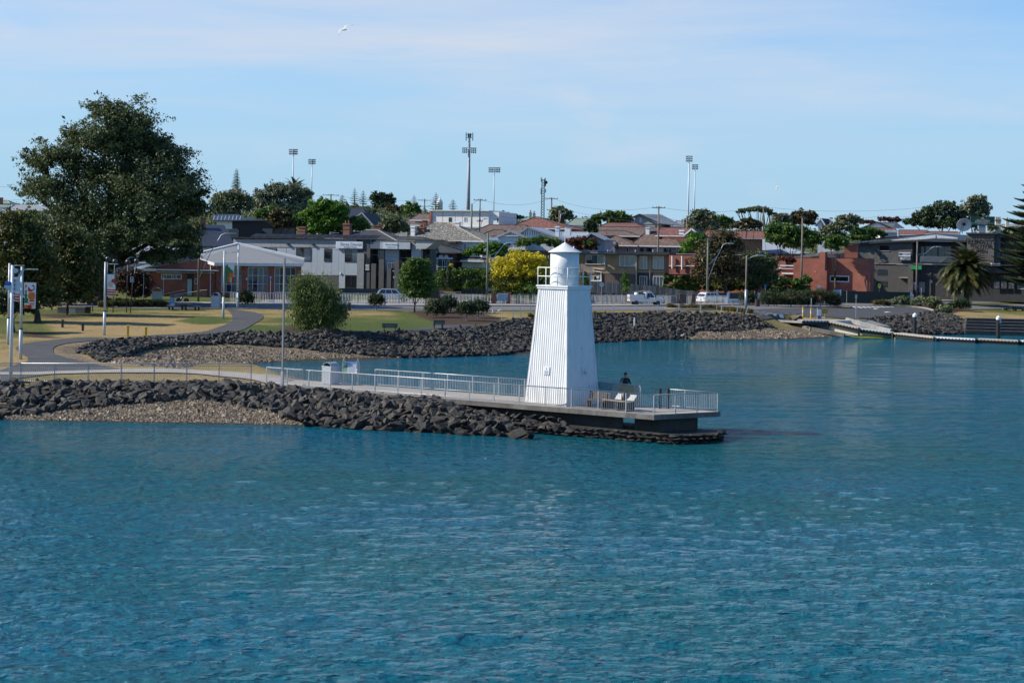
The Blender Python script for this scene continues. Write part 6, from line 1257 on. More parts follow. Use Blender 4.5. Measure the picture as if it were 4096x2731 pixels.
# --- grey tiled house with white walls
h = House('grey_tiled_house', 'white weatherboard house with a lichened grey hipped tile roof', 256, 1690, 1935, 12, R(-12)); h.wall(1750,1930,962,w_board)
h.hip(1605,1935,960,1733,1800,891,tile_grey,y0=-.4,y1=11,cap=mat('ridge_stone',(.30,.27,.22),.8)); h.box(1640,965,1800,1000,w_board,-2.4,2.4,'wing'); h.box(1630,962,1850,972,tile_brown if False else mat('brown_flat_roof',(.09,.06,.05),.8),-2.8,3.2,'wing_roof')
h.chimney(1643,1658,905,948,w_stucco,1); h.chimney(1674,1696,908,950,chim_brick,2,.9,2); h.chimney(1818,1836,888,917,w_stucco,5)
for w_ in ((1856,977,1864,996),(1824,986,1834,1000),(1803,986,1812,1000)): h.win(*w_, glass_blue, white_flat, y0=0 if w_[0] > 1840 else -2.4)
for px in (1700,1792): h.pipe([(px,955),(px,1000)], dark_metal, .06, -2.5, 'vent_pipe')
# --- white modern house and brown tiled ones around it
h = House('white_modern_house', 'white rendered two storey house with a long flat roof on the hill', 290, 1730, 1995, 10, R(-12)); h.wall(1729,1955,842,w_stucco); h.wall(1955,1994,848,w_stucco,.3,9); h.box(1722,840,1960,845,white_flat,-.5,10.6,'roof_edge'); h.wall(1721,1729,845,red_brick,-.3,1.2)
h.win(1795,870,1807,887,glass,fascia_dark,y0=0); h.win(1856,869,1868,887,glass_curtain,white_flat,y0=0); h.win(1985,872,1993,889,glass,white_flat,y0=.3); h.box(1840,907,1925,914,stucco_grey,-.6,.7,'ledge')
for px in (1770,1820,1850,1885,1920): h.box(px,846,px+.6,905,stucco_grey,-.015,.012,'joint')
h = House('brown_tiled_house', 'brown tiled house left of the white modern house', 296, 1600, 1725, 10, R(-10)); h.wall(1640,1722,884,w_board); h.hip(1636,1724,880,1672,1722,856,tile_brown); h.wall(1600,1660,905,stucco_grey,-4,6); h.hip(1590,1680,900,1620,1655,885,tile_brown,y0=-5,y1=2); h.chimney(1690,1703,881,905,chim_brick,-4)
h = House('brown_tiled_house', 'long brown tiled house in front of the white modern house', 270, 1860, 2120, 12, R(-10)); h.wall(1880,2110,940,tan_brick); h.hip(1860,2125,938,1955,2105,900,tile_brown,y0=-.5,y1=12); h.hip(1900,2045,948,1975,2010,920,tile_brown,y0=-3,y1=5)
h = House('bungalow', 'white weatherboard bungalow with dark striped double gables', 250, 1995, 2255, 12, R(-8)); h.wall(2010,2240,955,w_board); h.gable_front([(2045,956),(2113,907),(2260,960)], iron_blue, panel_grey, -.3, 11, wallm=w_board); h.gable_front([(1996,950),(2058,924),(2122,951)], iron_grey, stucco_grey, -2.6, 3, wallm=None)
h.poly([(2006,950),(2058,929),(2114,950),(2114,1000),(2006,1000)], w_board, -2.2, 2.2)
for i in range(10): x = 2074+i*9; h.box(x,max(921,913+abs(x-2113)*.36),x+1.6,941,fascia_dark,-.0,.02,'stripe')
for i in range(6): x = 2034+i*8; h.box(x,931+abs(x-2058)*.2,x+1.6,942,fascia_dark,-2.23,.03,'stripe')
h.win(2035,972,2058,985,glass_blue,white_flat,2,1,y0=-2.2); h.win(2066,972,2082,985,glass_blue,white_flat,1,1,y0=-2.2); h.box(2028,942,2090,946,white_flat,-2.6,.4,'awning'); h.chimney(2221,2236,905,945,w_stucco,2); h.chimney(2259,2281,903,928,w_stucco,6,.9,0,chim_brick)
h = House('caravan', 'white caravan with a dark window strip parked beside the bungalow', 246, 1935, 2000, 2.4, R(-4), cat='caravan'); x0, z1 = h.l(1937,950); x1, z0 = h.l(1999,975); MB().prism([(x0,z0),(x1,z0),(x1,z1-.5),(x1-.5,z1),(x0+.7,z1),(x0,z1-.6)],0,2.2).build('body', white_flat, h.r); h.win(1950,958,1992,965,glass,white_flat,2,1,y0=-.02)
wl = MB(); 
for px in (1950,1985): wl.lathe([(.32,-.1),(.32,.1)], (h.l(px,978)[0],.1,z0-.05), 12, axis='Y')
wl.build('wheel', black, h.r)
h = House('red_tiled_house', 'house with a tall red tiled hip roof behind the bungalow', 284, 2045, 2270, 12, R(-10)); h.wall(2060,2262,912,tan_brick); h.hip(2030,2275,912,2140,2156,869,tile_red,y0=-.5,y1=12)
h = House('grey_gable_house', 'pale house with a blue grey gabled roof behind the lantern', 256, 2245, 2425, 10, R(-8)); h.wall(2250,2420,958,stucco_grey); h.hip(2240,2360,958,2245,2352,929,iron_blue,y0=-.4,y1=8); h.gable_front([(2345,952),(2370,930),(2427,958)], iron_blue, stucco_grey, -1.2, 5, wallm=stucco_grey)
h = House('long_tiled_house', 'long brown tiled roofed house behind the dark conifer', 276, 2280, 2640, 11, R(-8)); h.wall(2330,2660,945,tan_brick); h.hip(2280,2700,943,2390,2630,907,tile_brown,y0=-.5,y1=11); h.hip(2380,2560,942,2390,2500,922,tile_brown,y0=-2.2,y1=4); h.box(2410,942,2470,950,fascia_dark,-2.5,.6,'carport'); h.pipe([(2438,920),(2438,950)], chim_brick, .07, -3)
h = House('hipped_tile_house', 'white rendered house with brown hipped tile roofs above the tan flats', 268, 2385, 2740, 12, R(-10)); h.wall(2395,2705,982,stucco_grey)
h.hip(2515,2742,982,2590,2670,926,tile_brown,y0=-.5,y1=11); h.hip(2384,2550,980,2458,2466,944,tile_brown,y0=-1.6,y1=7); h.chimney(2583,2597,909,934,w_stucco,4); h.chimney(2717,2735,920,962,w_stucco,3)
for w_ in ((2415,989,2457,1006),(2505,991,2514,1009),(2560,991,2607,1011),(2655,993,2702,1016)): h.win(*w_, glass, white_flat if w_[0] == 2505 else fascia_dark, 2 if w_[2]-w_[0] > 20 else 1, 1, y0=0)
h = House('grey_gable_house', 'large grey roofed gable house with an air conditioner on its wall', 300, 2475, 2740, 14, R(-10)); h.wall(2500,2620,892,stucco_grey,.1); h.gable_front([(2478,891),(2560,856),(2640,893)], iron_grey, fascia_dark, -.4, 13, wallm=stucco_grey); rf = MB().slab([lvec(h,2560,857,-.3), lvec(h,2645,858,4), lvec(h,2730,902,4), lvec(h,2640,894,-.3)], .12); roof_uv(rf.build('roof', iron_grey, h.r))
ac = h.box(2527,873,2541,890,white_flat,-.45,.45,'air_conditioner'); MB().lathe([(.28,-.01),(.28,.01)], (h.l(2533,881)[0],-.46,h.l(2533,881)[1]), 14, axis='Y').build('fan_grille', dark_metal, ac); h.box(2559,873,2566,889,white_flat,-.1,.1,'meter_box'); h.box(2558,853,2592,857,iron_green,6,3,'ridge_vent')
h = House('tiled_house', 'brown tiled roofs with a pink tinge below the air conditioner gable', 288, 2400, 2570, 8, R(-8)); h.wall(2405,2570,908,stucco_grey); h.hip(2395,2575,906,2430,2540,892,tile_red)
h = House('red_gable_house', 'red tiled house with a white edged brick gable near the twin floodlights', 268, 2640, 2800, 10, R(-10)); h.wall(2650,2790,940,red_brick); h.hip(2620,2770,942,2640,2765,911,tile_red,y0=0,y1=10); h.gable_front([(2738,942),(2771,914),(2802,940)], tile_red, white_flat, -1, 6, wallm=red_brick)
h = House('low_grey_house', 'grey gabled roof behind the red gable house', 305, 2690, 2755, 8, 0); h.wall(2695,2750,908,stucco_grey); h.hip(2685,2760,906,2705,2745,884,iron_grey)
h = House('green_roof_house', 'pale green iron roofed house behind the olive tree', 315, 2270, 2370, 9, 0); h.wall(2280,2360,900,w_stucco); h.hip(2262,2375,900,2295,2350,875,iron_green); h.chimney(2117,2127,850,872,cream,2,.9,1); h.chimney(2131,2142,854,872,cream,2,.9,1); h.hip(2075,2200,880,2110,2160,868,iron_green,y0=1,y1=8)
# --- tan brick flats
h = House('tan_brick_flats', 'two storey tan and dark brown brick flats with a flat roof behind the lighthouse', 247, 1982, 2664, 11, R(-11), cat='flats')
h.wall(1990,2549,1012,tan_brick,0,4,pbot=1090); h.wall(1990,2549,1090.3,brown_brick,.02,3.9); h.wall(2549,2655,1018,tan_brick,.5,3,pbot=1091); h.wall(2549,2655,1091.3,mat('dark_spandrel',(.05,.045,.045),.8),.52,2.9)
h.box(1975,1002,2564,1009.5,fascia_dark,-.8,6,'roof_edge'); h.box(1975,1010,2564,1016,mat('soffit_grey',(.13,.14,.15),.6),-.5,5,'fascia'); h.box(2562,1007,2681,1019,fascia_dark,-1.1,5,'roof_edge')
h.win(2343,1019,2414,1058,[glass_curtain,glass_blue],white_flat,3,1,y0=0,sill=brown_brick); h.win(2478,1021,2541,1067,glass_curtain,white_flat,3,1,y0=0,sill=brown_brick); h.box(2347,1040,2368,1055,glass,-.06,.02,'sash')
h.win(2556,1024,2585,1077,glass_curtain,white_flat,2,1,y0=.5,sill=brown_brick); h.win(2609,1024,2651,1077,glass_curtain,white_flat,3,1,y0=.5,sill=brown_brick); h.win(2361,1103,2404,1123,[glass_curtain,glass],white_flat,3,1,y0=.02,sill=white_flat); h.win(2555,1104,2585,1150,glass_blue,white_flat,3,1,y0=.5); h.win(2609,1104,2649,1152,glass_blue,white_flat,3,1,y0=.5)
h.pipe([(2548,1024),(2546,1030),(2545,1150)], steel, .09, -.12); h.pipe([(2419,1020),(2420,1075),(2410,1078),(2376,1073),(2373,1085),(2405,1089),(2406,1125)], white_flat, .07); h.pipe([(2597,1020),(2597,1150)], steel, .05, .4); h.box(2387,1104,2396,1113,sign_white,-.08,.04,'notice')
for px in (2418,2529,2600): h.pipe([(px,1008),(px,998)], steel, .1, 2, 'vent_pipe')
ds = thing('satellite_dish', 'black satellite dish on the roof of the tan brick flats', 'satellite dish', at(2456,1009,240)); q = MB().lathe([(.0,0),(.25,.05),(.5,.17),(.68,.34),(.7,.34),(.5,.14),(0,-.03)], (0,0,0), 18, axis='Y').build('dish', dark_metal, ds, smooth=True); q.location = (0,-.2,1.0); q.rotation_euler = (R(20),0,R(-55)); MB().tube([(0,0,0),(0,0,.9)], .06, 6).tube([(0,0,.8),(-.8,-.6,.1)], .03, 5).build('mount', steel, ds)
# --- red brick block and wings
h = House('brick_block', 'plain red brick block with two white vent pipes right of the flats', 252, 2656, 2995, 11, R(-12), cat='building'); h.wall(2640,3000,1018,red_brick); h.box(2654,1015.5,3002,1019,concrete,-.1,11.2,'coping')
for px in (2691,2730): h.pipe([(px,1024),(px,1074+ (4 if px > 2700 else 0))], white_flat, .13, -.3, 'vent_pipe')
h.pipe([(2658,1063),(2780,1064)], white_flat, .06, -.15, 'service_pipe'); h.pipe([(2658,1096),(2780,1097)], brown_brick, .05, -.05, 'service_pipe')
for px in (2770,2790): h.pipe([(px+35,1019),(px+35,1003)], white_flat, .07, 2, 'vent_pipe')
h = House('iron_roof_house', 'low house with a blue grey hipped iron roof behind the brown tree', 288, 2900, 3205, 13, R(-10)); h.wall(2930,3195,1007,cream); h.hip(2895,3207,1007,2986,3036,952,iron_blue,y0=-.5,y1=13,cap=iron_blue)
for w_ in ((3087,1013,3101,1024),(3103,1013,3114,1024),(3125,1014,3133,1025),(3155,1014,3163,1025)): h.win(*w_, glass_blue, white_flat, y0=0)
h.box(2982,980,3014,987,glass,-.2,.2,'skylight'); h.box(2965,965,2990,972,glass_blue,1.2,.2,'skylight')
h = House('long_red_roof_house', 'long red tiled roof stretching behind the brown tinged tree', 280, 2815, 3070, 9, R(-4)); h.wall(2830,3050,950,tan_brick); h.hip(2800,3075,950,2825,3050,922,tile_red,y0=-.5,y1=9)
h = House('brick_wing', 'red brick wing with a tall pier and a long white framed window', 264, 3117, 3495, 13, R(-13), cat='building'); h.wall(3174,3306,1030,red_brick); h.wall(3303,3478,1033,red_brick,.8,4); h.box(3283,1008,3304,1085,red_brick,-.9,2,'pier'); h.box(3266,1081,3310,1170,red_brick,-.95,1.2,'pier'); h.box(3263,1085,3268,1089,concrete,-1.0,.2,'ledge')
h.box(3172,1028,3304,1031,mat('brick_coping',(.16,.08,.06),.9),-.06,13.1,'coping'); h.box(3303,1030.5,3480,1033.5,mat('brick_coping',(.16,.08,.06),.9),.74,4.1,'coping')
h.wall(3076,3175,1075,red_brick,2.5,8); h.box(3104,1060,3173,1065.5,white_flat,1.8,3,'awning'); h.box(3101,1070,3173,1077,white_flat,2,2.4,'awning'); h.box(3118,1090,3173,1098,white_flat,1.6,2,'awning'); h.wall(3076,3117,1024,red_brick,5,4); h.wall(3115,3160,1034,mat('maroon_render',(.10,.035,.03),.85),5.2,4)
h.win(3316,1102,3393,1129,glass,white_flat,1,1,y0=.8,fw=.16); h.pipe([(3464,1100),(3465,1165)], brown_brick, .07, .7); h.box(3411,1160,3417,1166,dark_metal,.6,.2,'vent')
h = House('skillion_hall', 'white skillion roofed hall behind the red brick wing', 268, 3180, 3385, 10, R(-8), cat='building'); h.poly([(3180,1028),(3340,1012),(3385,1004),(3385,1040),(3180,1040)], w_board, 0, 8); rf = MB().slab([lvec(h,3175,1029,-.6), lvec(h,3300,1012,-.6), lvec(h,3388,1002,-.6), lvec(h,3388,1000,9), lvec(h,3300,1008,9), lvec(h,3175,1026,9)], .35); roof_uv(rf.build('roof', iron_pale, h.r)); h.box(3342,1018,3382,1032,glass,-.05,.06,'window')
h.wall(3380,3432,980,red_brick,-1.5,4); h.box(3362,972,3436,977,fascia_dark,-1.9,5,'roof_edge')
# --- hotel
h = House('hotel', 'dark grey two storey hotel with a sloping roof and a tall sign wall', 280, 3425, 4130, 16, R(-13), cat='hotel', zb=Tz(85,275))
h.poly([(3427,977),(3515,969),(3650,960),(3650,1056),(3427,1056)], grey_block, 0, 14); h.box(3427,1056.3,3642,1210,mat('dark_render',(.085,.08,.08),.85,var=.1,grime=.1),.02,13.9,'wall'); h.box(3596,971,3648,1052,mat('taupe_render',(.105,.092,.09),.85),-.06,.05,'panel'); h.box(3495,1053,3650,1058,concrete,-.12,.13,'ledge')
h.box(3634,1056,3652,1210,mat('taupe_render',(.105,.092,.09),.85),-.5,.6,'column'); h.box(3598,1108,3640,1113,concrete,-.5,.6,'ledge')
MB().slab([lvec(h,3412,975,-.7), lvec(h,3515,966,-.7), lvec(h,3740,957,-.7), lvec(h,3870,962,-.7), lvec(h,3870,940,11), lvec(h,3740,934,11), lvec(h,3500,952,11), lvec(h,3412,969,11)], .3).build('roof', fascia_dark, h.r)
MB().prism([h.l(*p) for p in ((3520,964),(3736,938),(3736,957),(3560,962))], 2, 9).build('clerestory', mat('clerestory_white',(.55,.62,.64),.5), h.r); MB().prism([h.l(*p) for p in ((3738,938),(3825,950),(3825,954),(3738,957))], 2.1, 9).build('clerestory', mat('clerestory_white',(.55,.62,.64),.5), h.r)
h.win(3519,982,3557,1003,glass,fascia_dark,1,1,y0=0,sill=concrete); h.pipe([(3515,960),(3516,1030),(3523,1040),(3544,1043),(3544,1047),(3512,1050)], grey_block, .08, -.15)
h.pipe([(3419,982),(3427,985),(3428,1032)], white_flat, .07, -.1)
for yy in (1078,1124): h.win(3510,yy,3548,yy+23,glass_blue,dark_metal,6,4,y0=.02,fw=.03,name='glass_block_panel')
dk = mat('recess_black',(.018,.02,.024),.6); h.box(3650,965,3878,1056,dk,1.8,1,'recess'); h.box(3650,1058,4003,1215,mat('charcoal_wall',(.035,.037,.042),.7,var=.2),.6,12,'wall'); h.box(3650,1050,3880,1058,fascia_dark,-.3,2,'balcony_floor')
h.box(3680,1024,3880,1051,clear,-.2,.03,'balcony_glass'); 
for w_ in ((3696,984,3745,1030),(3748,984,3800,1030),(3678,985,3692,1030)): h.win(*w_, glass, fascia_dark, 2, 1, y0=1.8)
h.box(3646,1062,3688,1078,mat('green_sign',(.02,.30,.08),.4),-.6,.1,'sign'); h.box(3651,1115,3700,1165,dk,.5,.15,'doorway'); h.box(3675,1128,3698,1170,col_mid,.4,.1,'door'); h.box(3718,1090,3722,1180,col_dark,.3,.3,'column'); h.box(3722,1121,3727,1132,sign_white,.5,.06,'notice')
fx = h.box(3650,1136,3669,1162,mat('fox_blue',(.04,.10,.30),.5),.3,.05,'banner'); h.box(3650,1136,3669,1139,sign_white,.29,.008,'edge',fx); h.text('FOX', (3659.5,1146), 9, sign_white, .29, fx, bold=.01); h.text('SPORTS', (3659.5,1154), 4, sign_white, .29, fx)
h.box(3650,1128,3669,1136,sign_white,.3,.05,'banner')
h.box(3872,935,3978,1053,mat('taupe_wall',(.125,.112,.108),.85,var=.08),-1.2,6,'sign_wall'); h.box(3868,931,4003,938,fascia_dark,-1.6,7,'roof_edge'); h.box(3978,938,4002,1053,mat('blue_grey_wall',(.09,.11,.13),.7),-.6,6,'wall'); h.box(4002,950,4130,1210,mat('charcoal_wall',(.035,.037,.042),.7),.4,10,'wall'); h.box(4000,945,4135,952,fascia_dark,-.8,11,'roof_edge'); h.win(4003,1000,4130,1050,glass,fascia_dark,5,1,y0=.4)
let = mat('sign_letters',(.015,.015,.017),.5)
for body, pc, ph in (('ELIMATTA',(3926,964),17),('MOTOR',(3926,983),15),('INN',(3926,1002),15)): 
    o_ = h.text(body, pc, ph, let, -1.34, bold=.03, sx=1.05)
h.box(3878,1056,4130,1065,fascia_dark,-1.5,2,'awning'); h.text('TAB', (3942,1079), 9, sign_white, -1.0, sx=1.1); h.box(3880,1066,4130,1093,col_dark,-.9,.8,'fascia')
for px in (3975,4004,4034):
    f_ = h.box(px,1120,px+24,1156,dk,-.05,.06,'poster_case'); h.box(px+2,1123,px+22,1153,mat('poster_print',(.10,.11,.13),.3,var=.8,scale=3),-.06,.02,'poster',f_)
h.win(4070,1125,4125,1158,glass_blue,white_flat,2,1,y0=.38)
sg = h.box(3596,1008,3645,1043,dark_metal,-.5,.25,'sign'); h.box(3597,1009,3644,1026,sign_white,-.51,.012,'face',sg); h.box(3597,1026.5,3644,1042,sign_dark,-.51,.012,'face',sg); h.box(3598,1012,3610,1021,sign_dark,-.525,.01,'print',sg); h.text('BOTTLESHOP', (3627,1017), 8, sign_dark, -.52, sg, sx=.72, bold=.01); h.text('DRIVE IN', (3627,1031), 5.2, sign_white, -.52, sg); h.text('NEXT LEFT', (3627,1037.5), 5.2, sign_white, -.52, sg)
MB().lathe([(.22,-.006),(.22,.006)], (h.l(3607,1034)[0],-.522,h.l(3607,1034)[1]), 16, axis='Y').build('arrow_disc', sign_white, sg); MB().box(-.13,.13,-.535,-.529,-.025,.025).add([(-.14,-.535,0),(-.02,-.535,.11),(-.02,-.535,-.11)],[(0,1,2)]).build('arrow', sign_dark, sg, loc=(h.l(3607,1034)[0],0,h.l(3607,1034)[1]))
bbp = at(3928,931,284); bb = thing('billboard', 'green beer billboard on a pedestal above the hotel sign wall', 'sign', bbp, R(-8)); k = 284/F; MB().box(-13*k,13*k,-.4,.4,0,28*k).build('pedestal', stucco_grey, bb); f_ = MB().box(-47*k,47*k,-.45,.1,29*k,64*k).build('face', mat('bottle_green',(.008,.06,.04),.35,var=.1), bb); MB().box(-48*k,48*k,-.3,.12,28*k,29*k).box(-48*k,48*k,-.3,.12,64*k,65*k).build('frame', dark_metal, bb)
gold = mat('pale_gold',(.5,.47,.36),.5); text_obj('lettering',"JAMES BOAG'S",5.2*k*1.4,gold,f_,(0,-.47,51*k),depth=.006); text_obj('lettering','DRAUGHT',8.5*k*1.4,gold,f_,(0,-.47,44*k),depth=.006,bold=.02); text_obj('lettering','ELIMATTA HOTEL',3.8*k*1.4,sign_white,f_,(0,-.47,33.5*k),depth=.006); MB().box(-46*k,46*k,-.46,-.452,37.2*k,38.2*k).build('line', sign_white, f_); MB().add([(-7*k,-.46,55*k),(7*k,-.46,55*k),(3*k,-.46,60*k),(0,-.46,62*k),(-3*k,-.46,60*k)],[(0,1,2,3,4)]).build('crest', gold, f_)
ds = thing('satellite_dish', 'large white satellite dish tilted on the hotel roof', 'satellite dish', at(3849,922,282)); q = MB().lathe([(0,0),(.5,.06),(.9,.2),(1.3,.5),(1.34,.5),(.9,.16),(.5,.02),(0,-.05)], (0,0,0), 28, axis='Y').build('dish', w_stucco, ds, smooth=True); q.location = (.2,-.2,1.25); q.rotation_euler = (R(-28),0,R(172)); MB().lathe([(.28,-.1),(.28,.2)], (.0,.1,0), 10, axis='Y').build('feed', dark_metal, q); MB().tube([(0,0,-.6),(.1,0,1.1)], .09, 6).tube([(-.7,0,-.6),(0,0,.8)], .05, 6).build('mount', steel, ds)
dg2 = MB().tube([(0,0,0),(0,0,1.1)], .22, 10).tube([(0,0,1.1),(0,0,1.25)], [.32,.2], 10).build('roof_flue', steel); dg2.location = at(3594,946,284); tag(dg2, 'short steel flue rising from the sloping hotel roof', 'flue')
# --- far right houses
h = House('white_gable_house', 'white weatherboard gable house on the hill left of the windswept tree', 318, 3440, 3615, 10, R(-8)); h.wall(3455,3560,912,w_board,.1); h.gable_front([(3444,912),(3508,887),(3570,912)], iron_pale, fascia_dark, -.4, 9, wallm=w_board); rf = MB().slab([lvec(h,3508,888,-.3), lvec(h,3585,889,5), lvec(h,3618,912,5), lvec(h,3568,913,-.3)], .12); roof_uv(rf.build('roof', iron_pale, h.r))
h = House('red_tiled_house', 'long red tiled roofs behind the hotel', 306, 3455, 3830, 9, R(-6)); h.wall(3470,3800,934,w_board); h.hip(3440,3590,934,3462,3580,912,tile_red,y0=-.5,y1=8); h.hip(3570,3725,938,3590,3705,920,tile_red,y0=-1.5,y1=8); h.hip(3700,3840,934,3716,3830,926,tile_red,y0=-1,y1=8)
h = House('weatherboard_house', 'white weatherboard wall glimpsed between shrubs behind the hotel', 296, 3515, 3590, 6, 0); h.wall(3520,3588,926,w_board); h.hip(3512,3594,928,3530,3575,922,iron_pale)
h = House('attic_house', 'white house with a dark steep roof and dormer gables on the right hill', 300, 3270, 3345, 9, R(-8)); h.wall(3272,3342,905,w_board,.2); h.gable_front([(3258,900),(3283,872),(3312,918)], tile_slate, white_flat, -.3, 8, wallm=w_board); h.gable_front([(3318,898),(3331,886),(3342,900)], tile_slate, white_flat, -.5, 6, wallm=w_board); rf = MB().slab([lvec(h,3283,873,-.2), lvec(h,3322,876,5), lvec(h,3318,920,5), lvec(h,3298,922,-.2)], .12); roof_uv(rf.build('roof', tile_slate, h.r)); h.win(3275,888,3282,908,glass,white_flat,1,2,y0=.2); h.chimney(3318,3330,868,884,w_stucco,4)
h = House('striped_chimney_house', 'grey roofed house with cream and brick striped chimneys at the right edge', 300, 3960, 4110, 10, R(-6)); h.wall(3970,4110,935,stucco_grey); h.hip(3955,4130,930,4010,4090,898,iron_grey,y0=0,y1=10); h.chimney(3983,4003,878,930,cream,-.5,.8,3,chim_brick); h.chimney(4024,4037,880,898,cream,3,.8,1,chim_brick)
dm = at(1758,838,500); o = MB().lathe([(1.9,-3),(1.9,2.4),(2.0,2.5),(2.0,2.8),(1.7,3.6),(1.0,4.4),(.3,4.8),(.25,5.6),(0,5.8)], (0,0,0), 20).build('dome_tower', w_stucco, smooth=True); o.location = dm; o.scale = (.55,.55,.75); tag(o, 'white domed lantern top rising behind the broad pine', 'tower')
# more roofs to close the hillside behind the front rows
fill = [(2470,2560,842,16,330,'iron_grey'),(1180,1290,868,18,320,'tile_slate')]
h = House('dark_gable_house', 'dark blue gabled house on the hill right of the bright green tree', 300, 1390, 1500, 9, R(-8)); h.wall(1400,1470,872,stucco_grey); h.hip(1392,1470,870,1400,1450,832,iron_navy,y0=3,y1=9); h.gable_front([(1395,890),(1450,850),(1495,900)], tile_slate, stucco_grey, -.4, 8, wallm=stucco_grey)
h = House('far_roof_house', 'low brown roofed house behind the willow like tree', 310, 1480, 1600, 8, 0); h.wall(1480,1600,888,stucco_grey); h.hip(1470,1610,884,1500,1590,874,tile_brown)
# ------------------------------------------------------------ fences
def steel_fence(label, a, b_, ptop, n, group='white steel fences along the roadside'):
    p, q = G(*a), G(*b_); h = (a[1]-ptop)*p.y/F; r_ = thing('steel_fence', label, 'fence', p, 0, group); d = q-p
    for i in range(n+1):
        o = d*(i/n); MB().cbox((o.x,o.y,o.z+(h+.06)/2),(.09,.09,h+.06)).build('post', white_flat, r_)
    tr = MB().tube([(0,0,h-.04),(d.x,d.y,d.z+h-.04)], .035, 6); tr.build('top_rail', white_flat, r_); MB().tube([(0,0,.15),(d.x,d.y,d.z+.15)], .03, 6).build('bottom_rail', white_flat, r_); m = int(d.length/.22); bs = MB()
    for i in range(1, m):
        o = d*(i/m); bs.tube([(o.x,o.y,o.z+.15),(o.x,o.y,o.z+h-.04)], .024, 4, caps=False)
    tag(bs.build('bars', white_flat, r_), kind='stuff')
steel_fence('long white steel fence from the brick hall past the street tree', (921,1214), (1703,1217.5), 1169, 14)
steel_fence('white steel fence running behind the danger sign and the lighthouse', (1764,1218), (2705,1219.5), 1176, 16)
steel_fence('short white steel fence in front of the white wagon', (2748,1220), (2911,1220), 1181, 3)
# timber paling fence, each board its own part, stepping down to the right
def paling_fence():
    P0 = at(2363,1205,232); P1 = at(2792,1208,238); r_ = thing('paling_fence', 'tall weathered timber paling fence stepping down to the right before the flats', 'fence', (P0.x,P0.y,Tz(P0.x,P0.y)-.1)); n = 52; rg = random.Random(3); d = P1-P0; a = math.atan2(d.y, d.x)
    tops = [(2363,1127),(2460,1130),(2550,1139),(2640,1147),(2700,1156),(2750,1162),(2792,1166)]; me = {}
    for i in range(n):
        f_ = (i+.5)/n; px = 2363+429*f_; py = np.interp(px, [t_[0] for t_ in tops], [t_[1] for t_ in tops]); q = P0.lerp(P1, f_); zt = at(px, py, q.y).z; w = d.length/n; gz0 = Tz(q.x,q.y)-.1; hh = zt-gz0+rg.uniform(-.04,.04); o = MB().box(-w*.47,w*.47,-.012,.012,0,hh).build('plank', [wood_grey, mat('weathered_timber_dark',(.17,.14,.115),.9,var=.3,scale=1.2,stretch=(4,4,.5)), mat('weathered_timber_pale',(.30,.26,.22),.9,var=.3,scale=1.2,stretch=(4,4,.5))][rg.choice((0,0,1,2))], r_)
        o.location = (q.x-P0.x, q.y-P0.y+rg.uniform(-.02,.02), gz0-(Tz(P0.x,P0.y)-.1)); o.rotation_euler = (0,rg.uniform(-.012,.012),a)
paling_fence()
def pillar_fence(label, xs_, Y, ptop, pbot, wall_top):
    p0 = at(xs_[0], pbot, Y); r_ = thing('pillar_fence', label, 'fence', (p0.x, Y, Tz(p0.x,Y)-.1)); k = Y/F
    for x in xs_:
        q = at(x, pbot, Y); h = (pbot-ptop)*k; MB().box(q.x-p0.x-.3,q.x-p0.x+.3,-.3,.3,0,h).box(q.x-p0.x-.36,q.x-p0.x+.36,-.36,.36,h,h+.12).build('pillar', chim_brick if xs_[0] < 2200 else brown_brick, r_)
    for a, b_ in zip(xs_[:-1], xs_[1:]):
        bs = MB(); xa, xb = at(a,pbot,Y).x-p0.x+.3, at(b_,pbot,Y).x-p0.x-.3; zt = (pbot-wall_top)*k; bs.tube([(xa,0,zt),(xb,0,zt)], .025, 4).tube([(xa,0,.3),(xb,0,.3)], .025, 4)
        for i in range(int((xb-xa)/.16)): bs.tube([(xa+.16*i,0,.1),(xa+.16*i,0,zt+.1)], .012, 4, caps=False)
        tag(bs.build('railing', dark_metal, r_), kind='stuff')
pillar_fence('black iron railing between reddish brick pillars in front of the hedge', [1765,1831,1975,2034,2160], 213, 1155, 1204, 1160)
pillar_fence('black iron railing between brown brick pillars in front of the paling fence', [2367,2411,2452,2495,2538,2675,2725,2774], 229, 1162, 1206, 1166)
def panel_wall(name, label, px0, px1, ptop, pbot, Y, m, posts=(), pm=None, th=.12):
    p0, p1 = at(px0,pbot,Y), at(px1,pbot,Y); zb = min(Tz(p0.x,Y), Tz(p1.x,Y))-.2; zt = at((px0+px1)/2,ptop,Y).z; r_ = thing(name, label, 'wall' if 'wall' in name else 'fence', (p0.x,Y,zb)); n = max(1, int((px1-px0)/18))
    for i in range(n): a = (p1.x-p0.x)*i/n; b_ = (p1.x-p0.x)*(i+1)/n; MB().box(a+.01,b_-.01,0,th,0,zt-zb).build('panel', m, r_)
    for x in posts: q = at(x,pbot,Y).x-p0.x; MB().box(q-.22,q+.22,-.06,th+.06,0,zt-zb+.1).build('post', pm or white_flat, r_)
panel_wall('panel_fence', 'dark blue green panel fence with white posts behind the parked wagon', 2780, 3040, 1171, 1206, 240, mat('teal_panel',(.025,.055,.065),.6,var=.2), (2786,2912,3036))
panel_wall('panel_fence', 'long dark green panel fence below the red brick wing and hotel', 3360, 3640, 1166, 1206, 253, mat('dark_green_panel',(.012,.022,.02),.6,var=.25))
panel_wall('low_wall', 'low white wall behind the slatted bench', 2895, 3030, 1196, 1212, 236, white_flat)
panel_wall('low_wall', 'low charcoal wall in front of the dental clinic', 1360, 1760, 1156, 1185, 226, col_dark)
panel_wall('garden_wall', 'dark timber garden fence behind the bay window house', 1845, 1950, 1071, 1095, 236, tim)
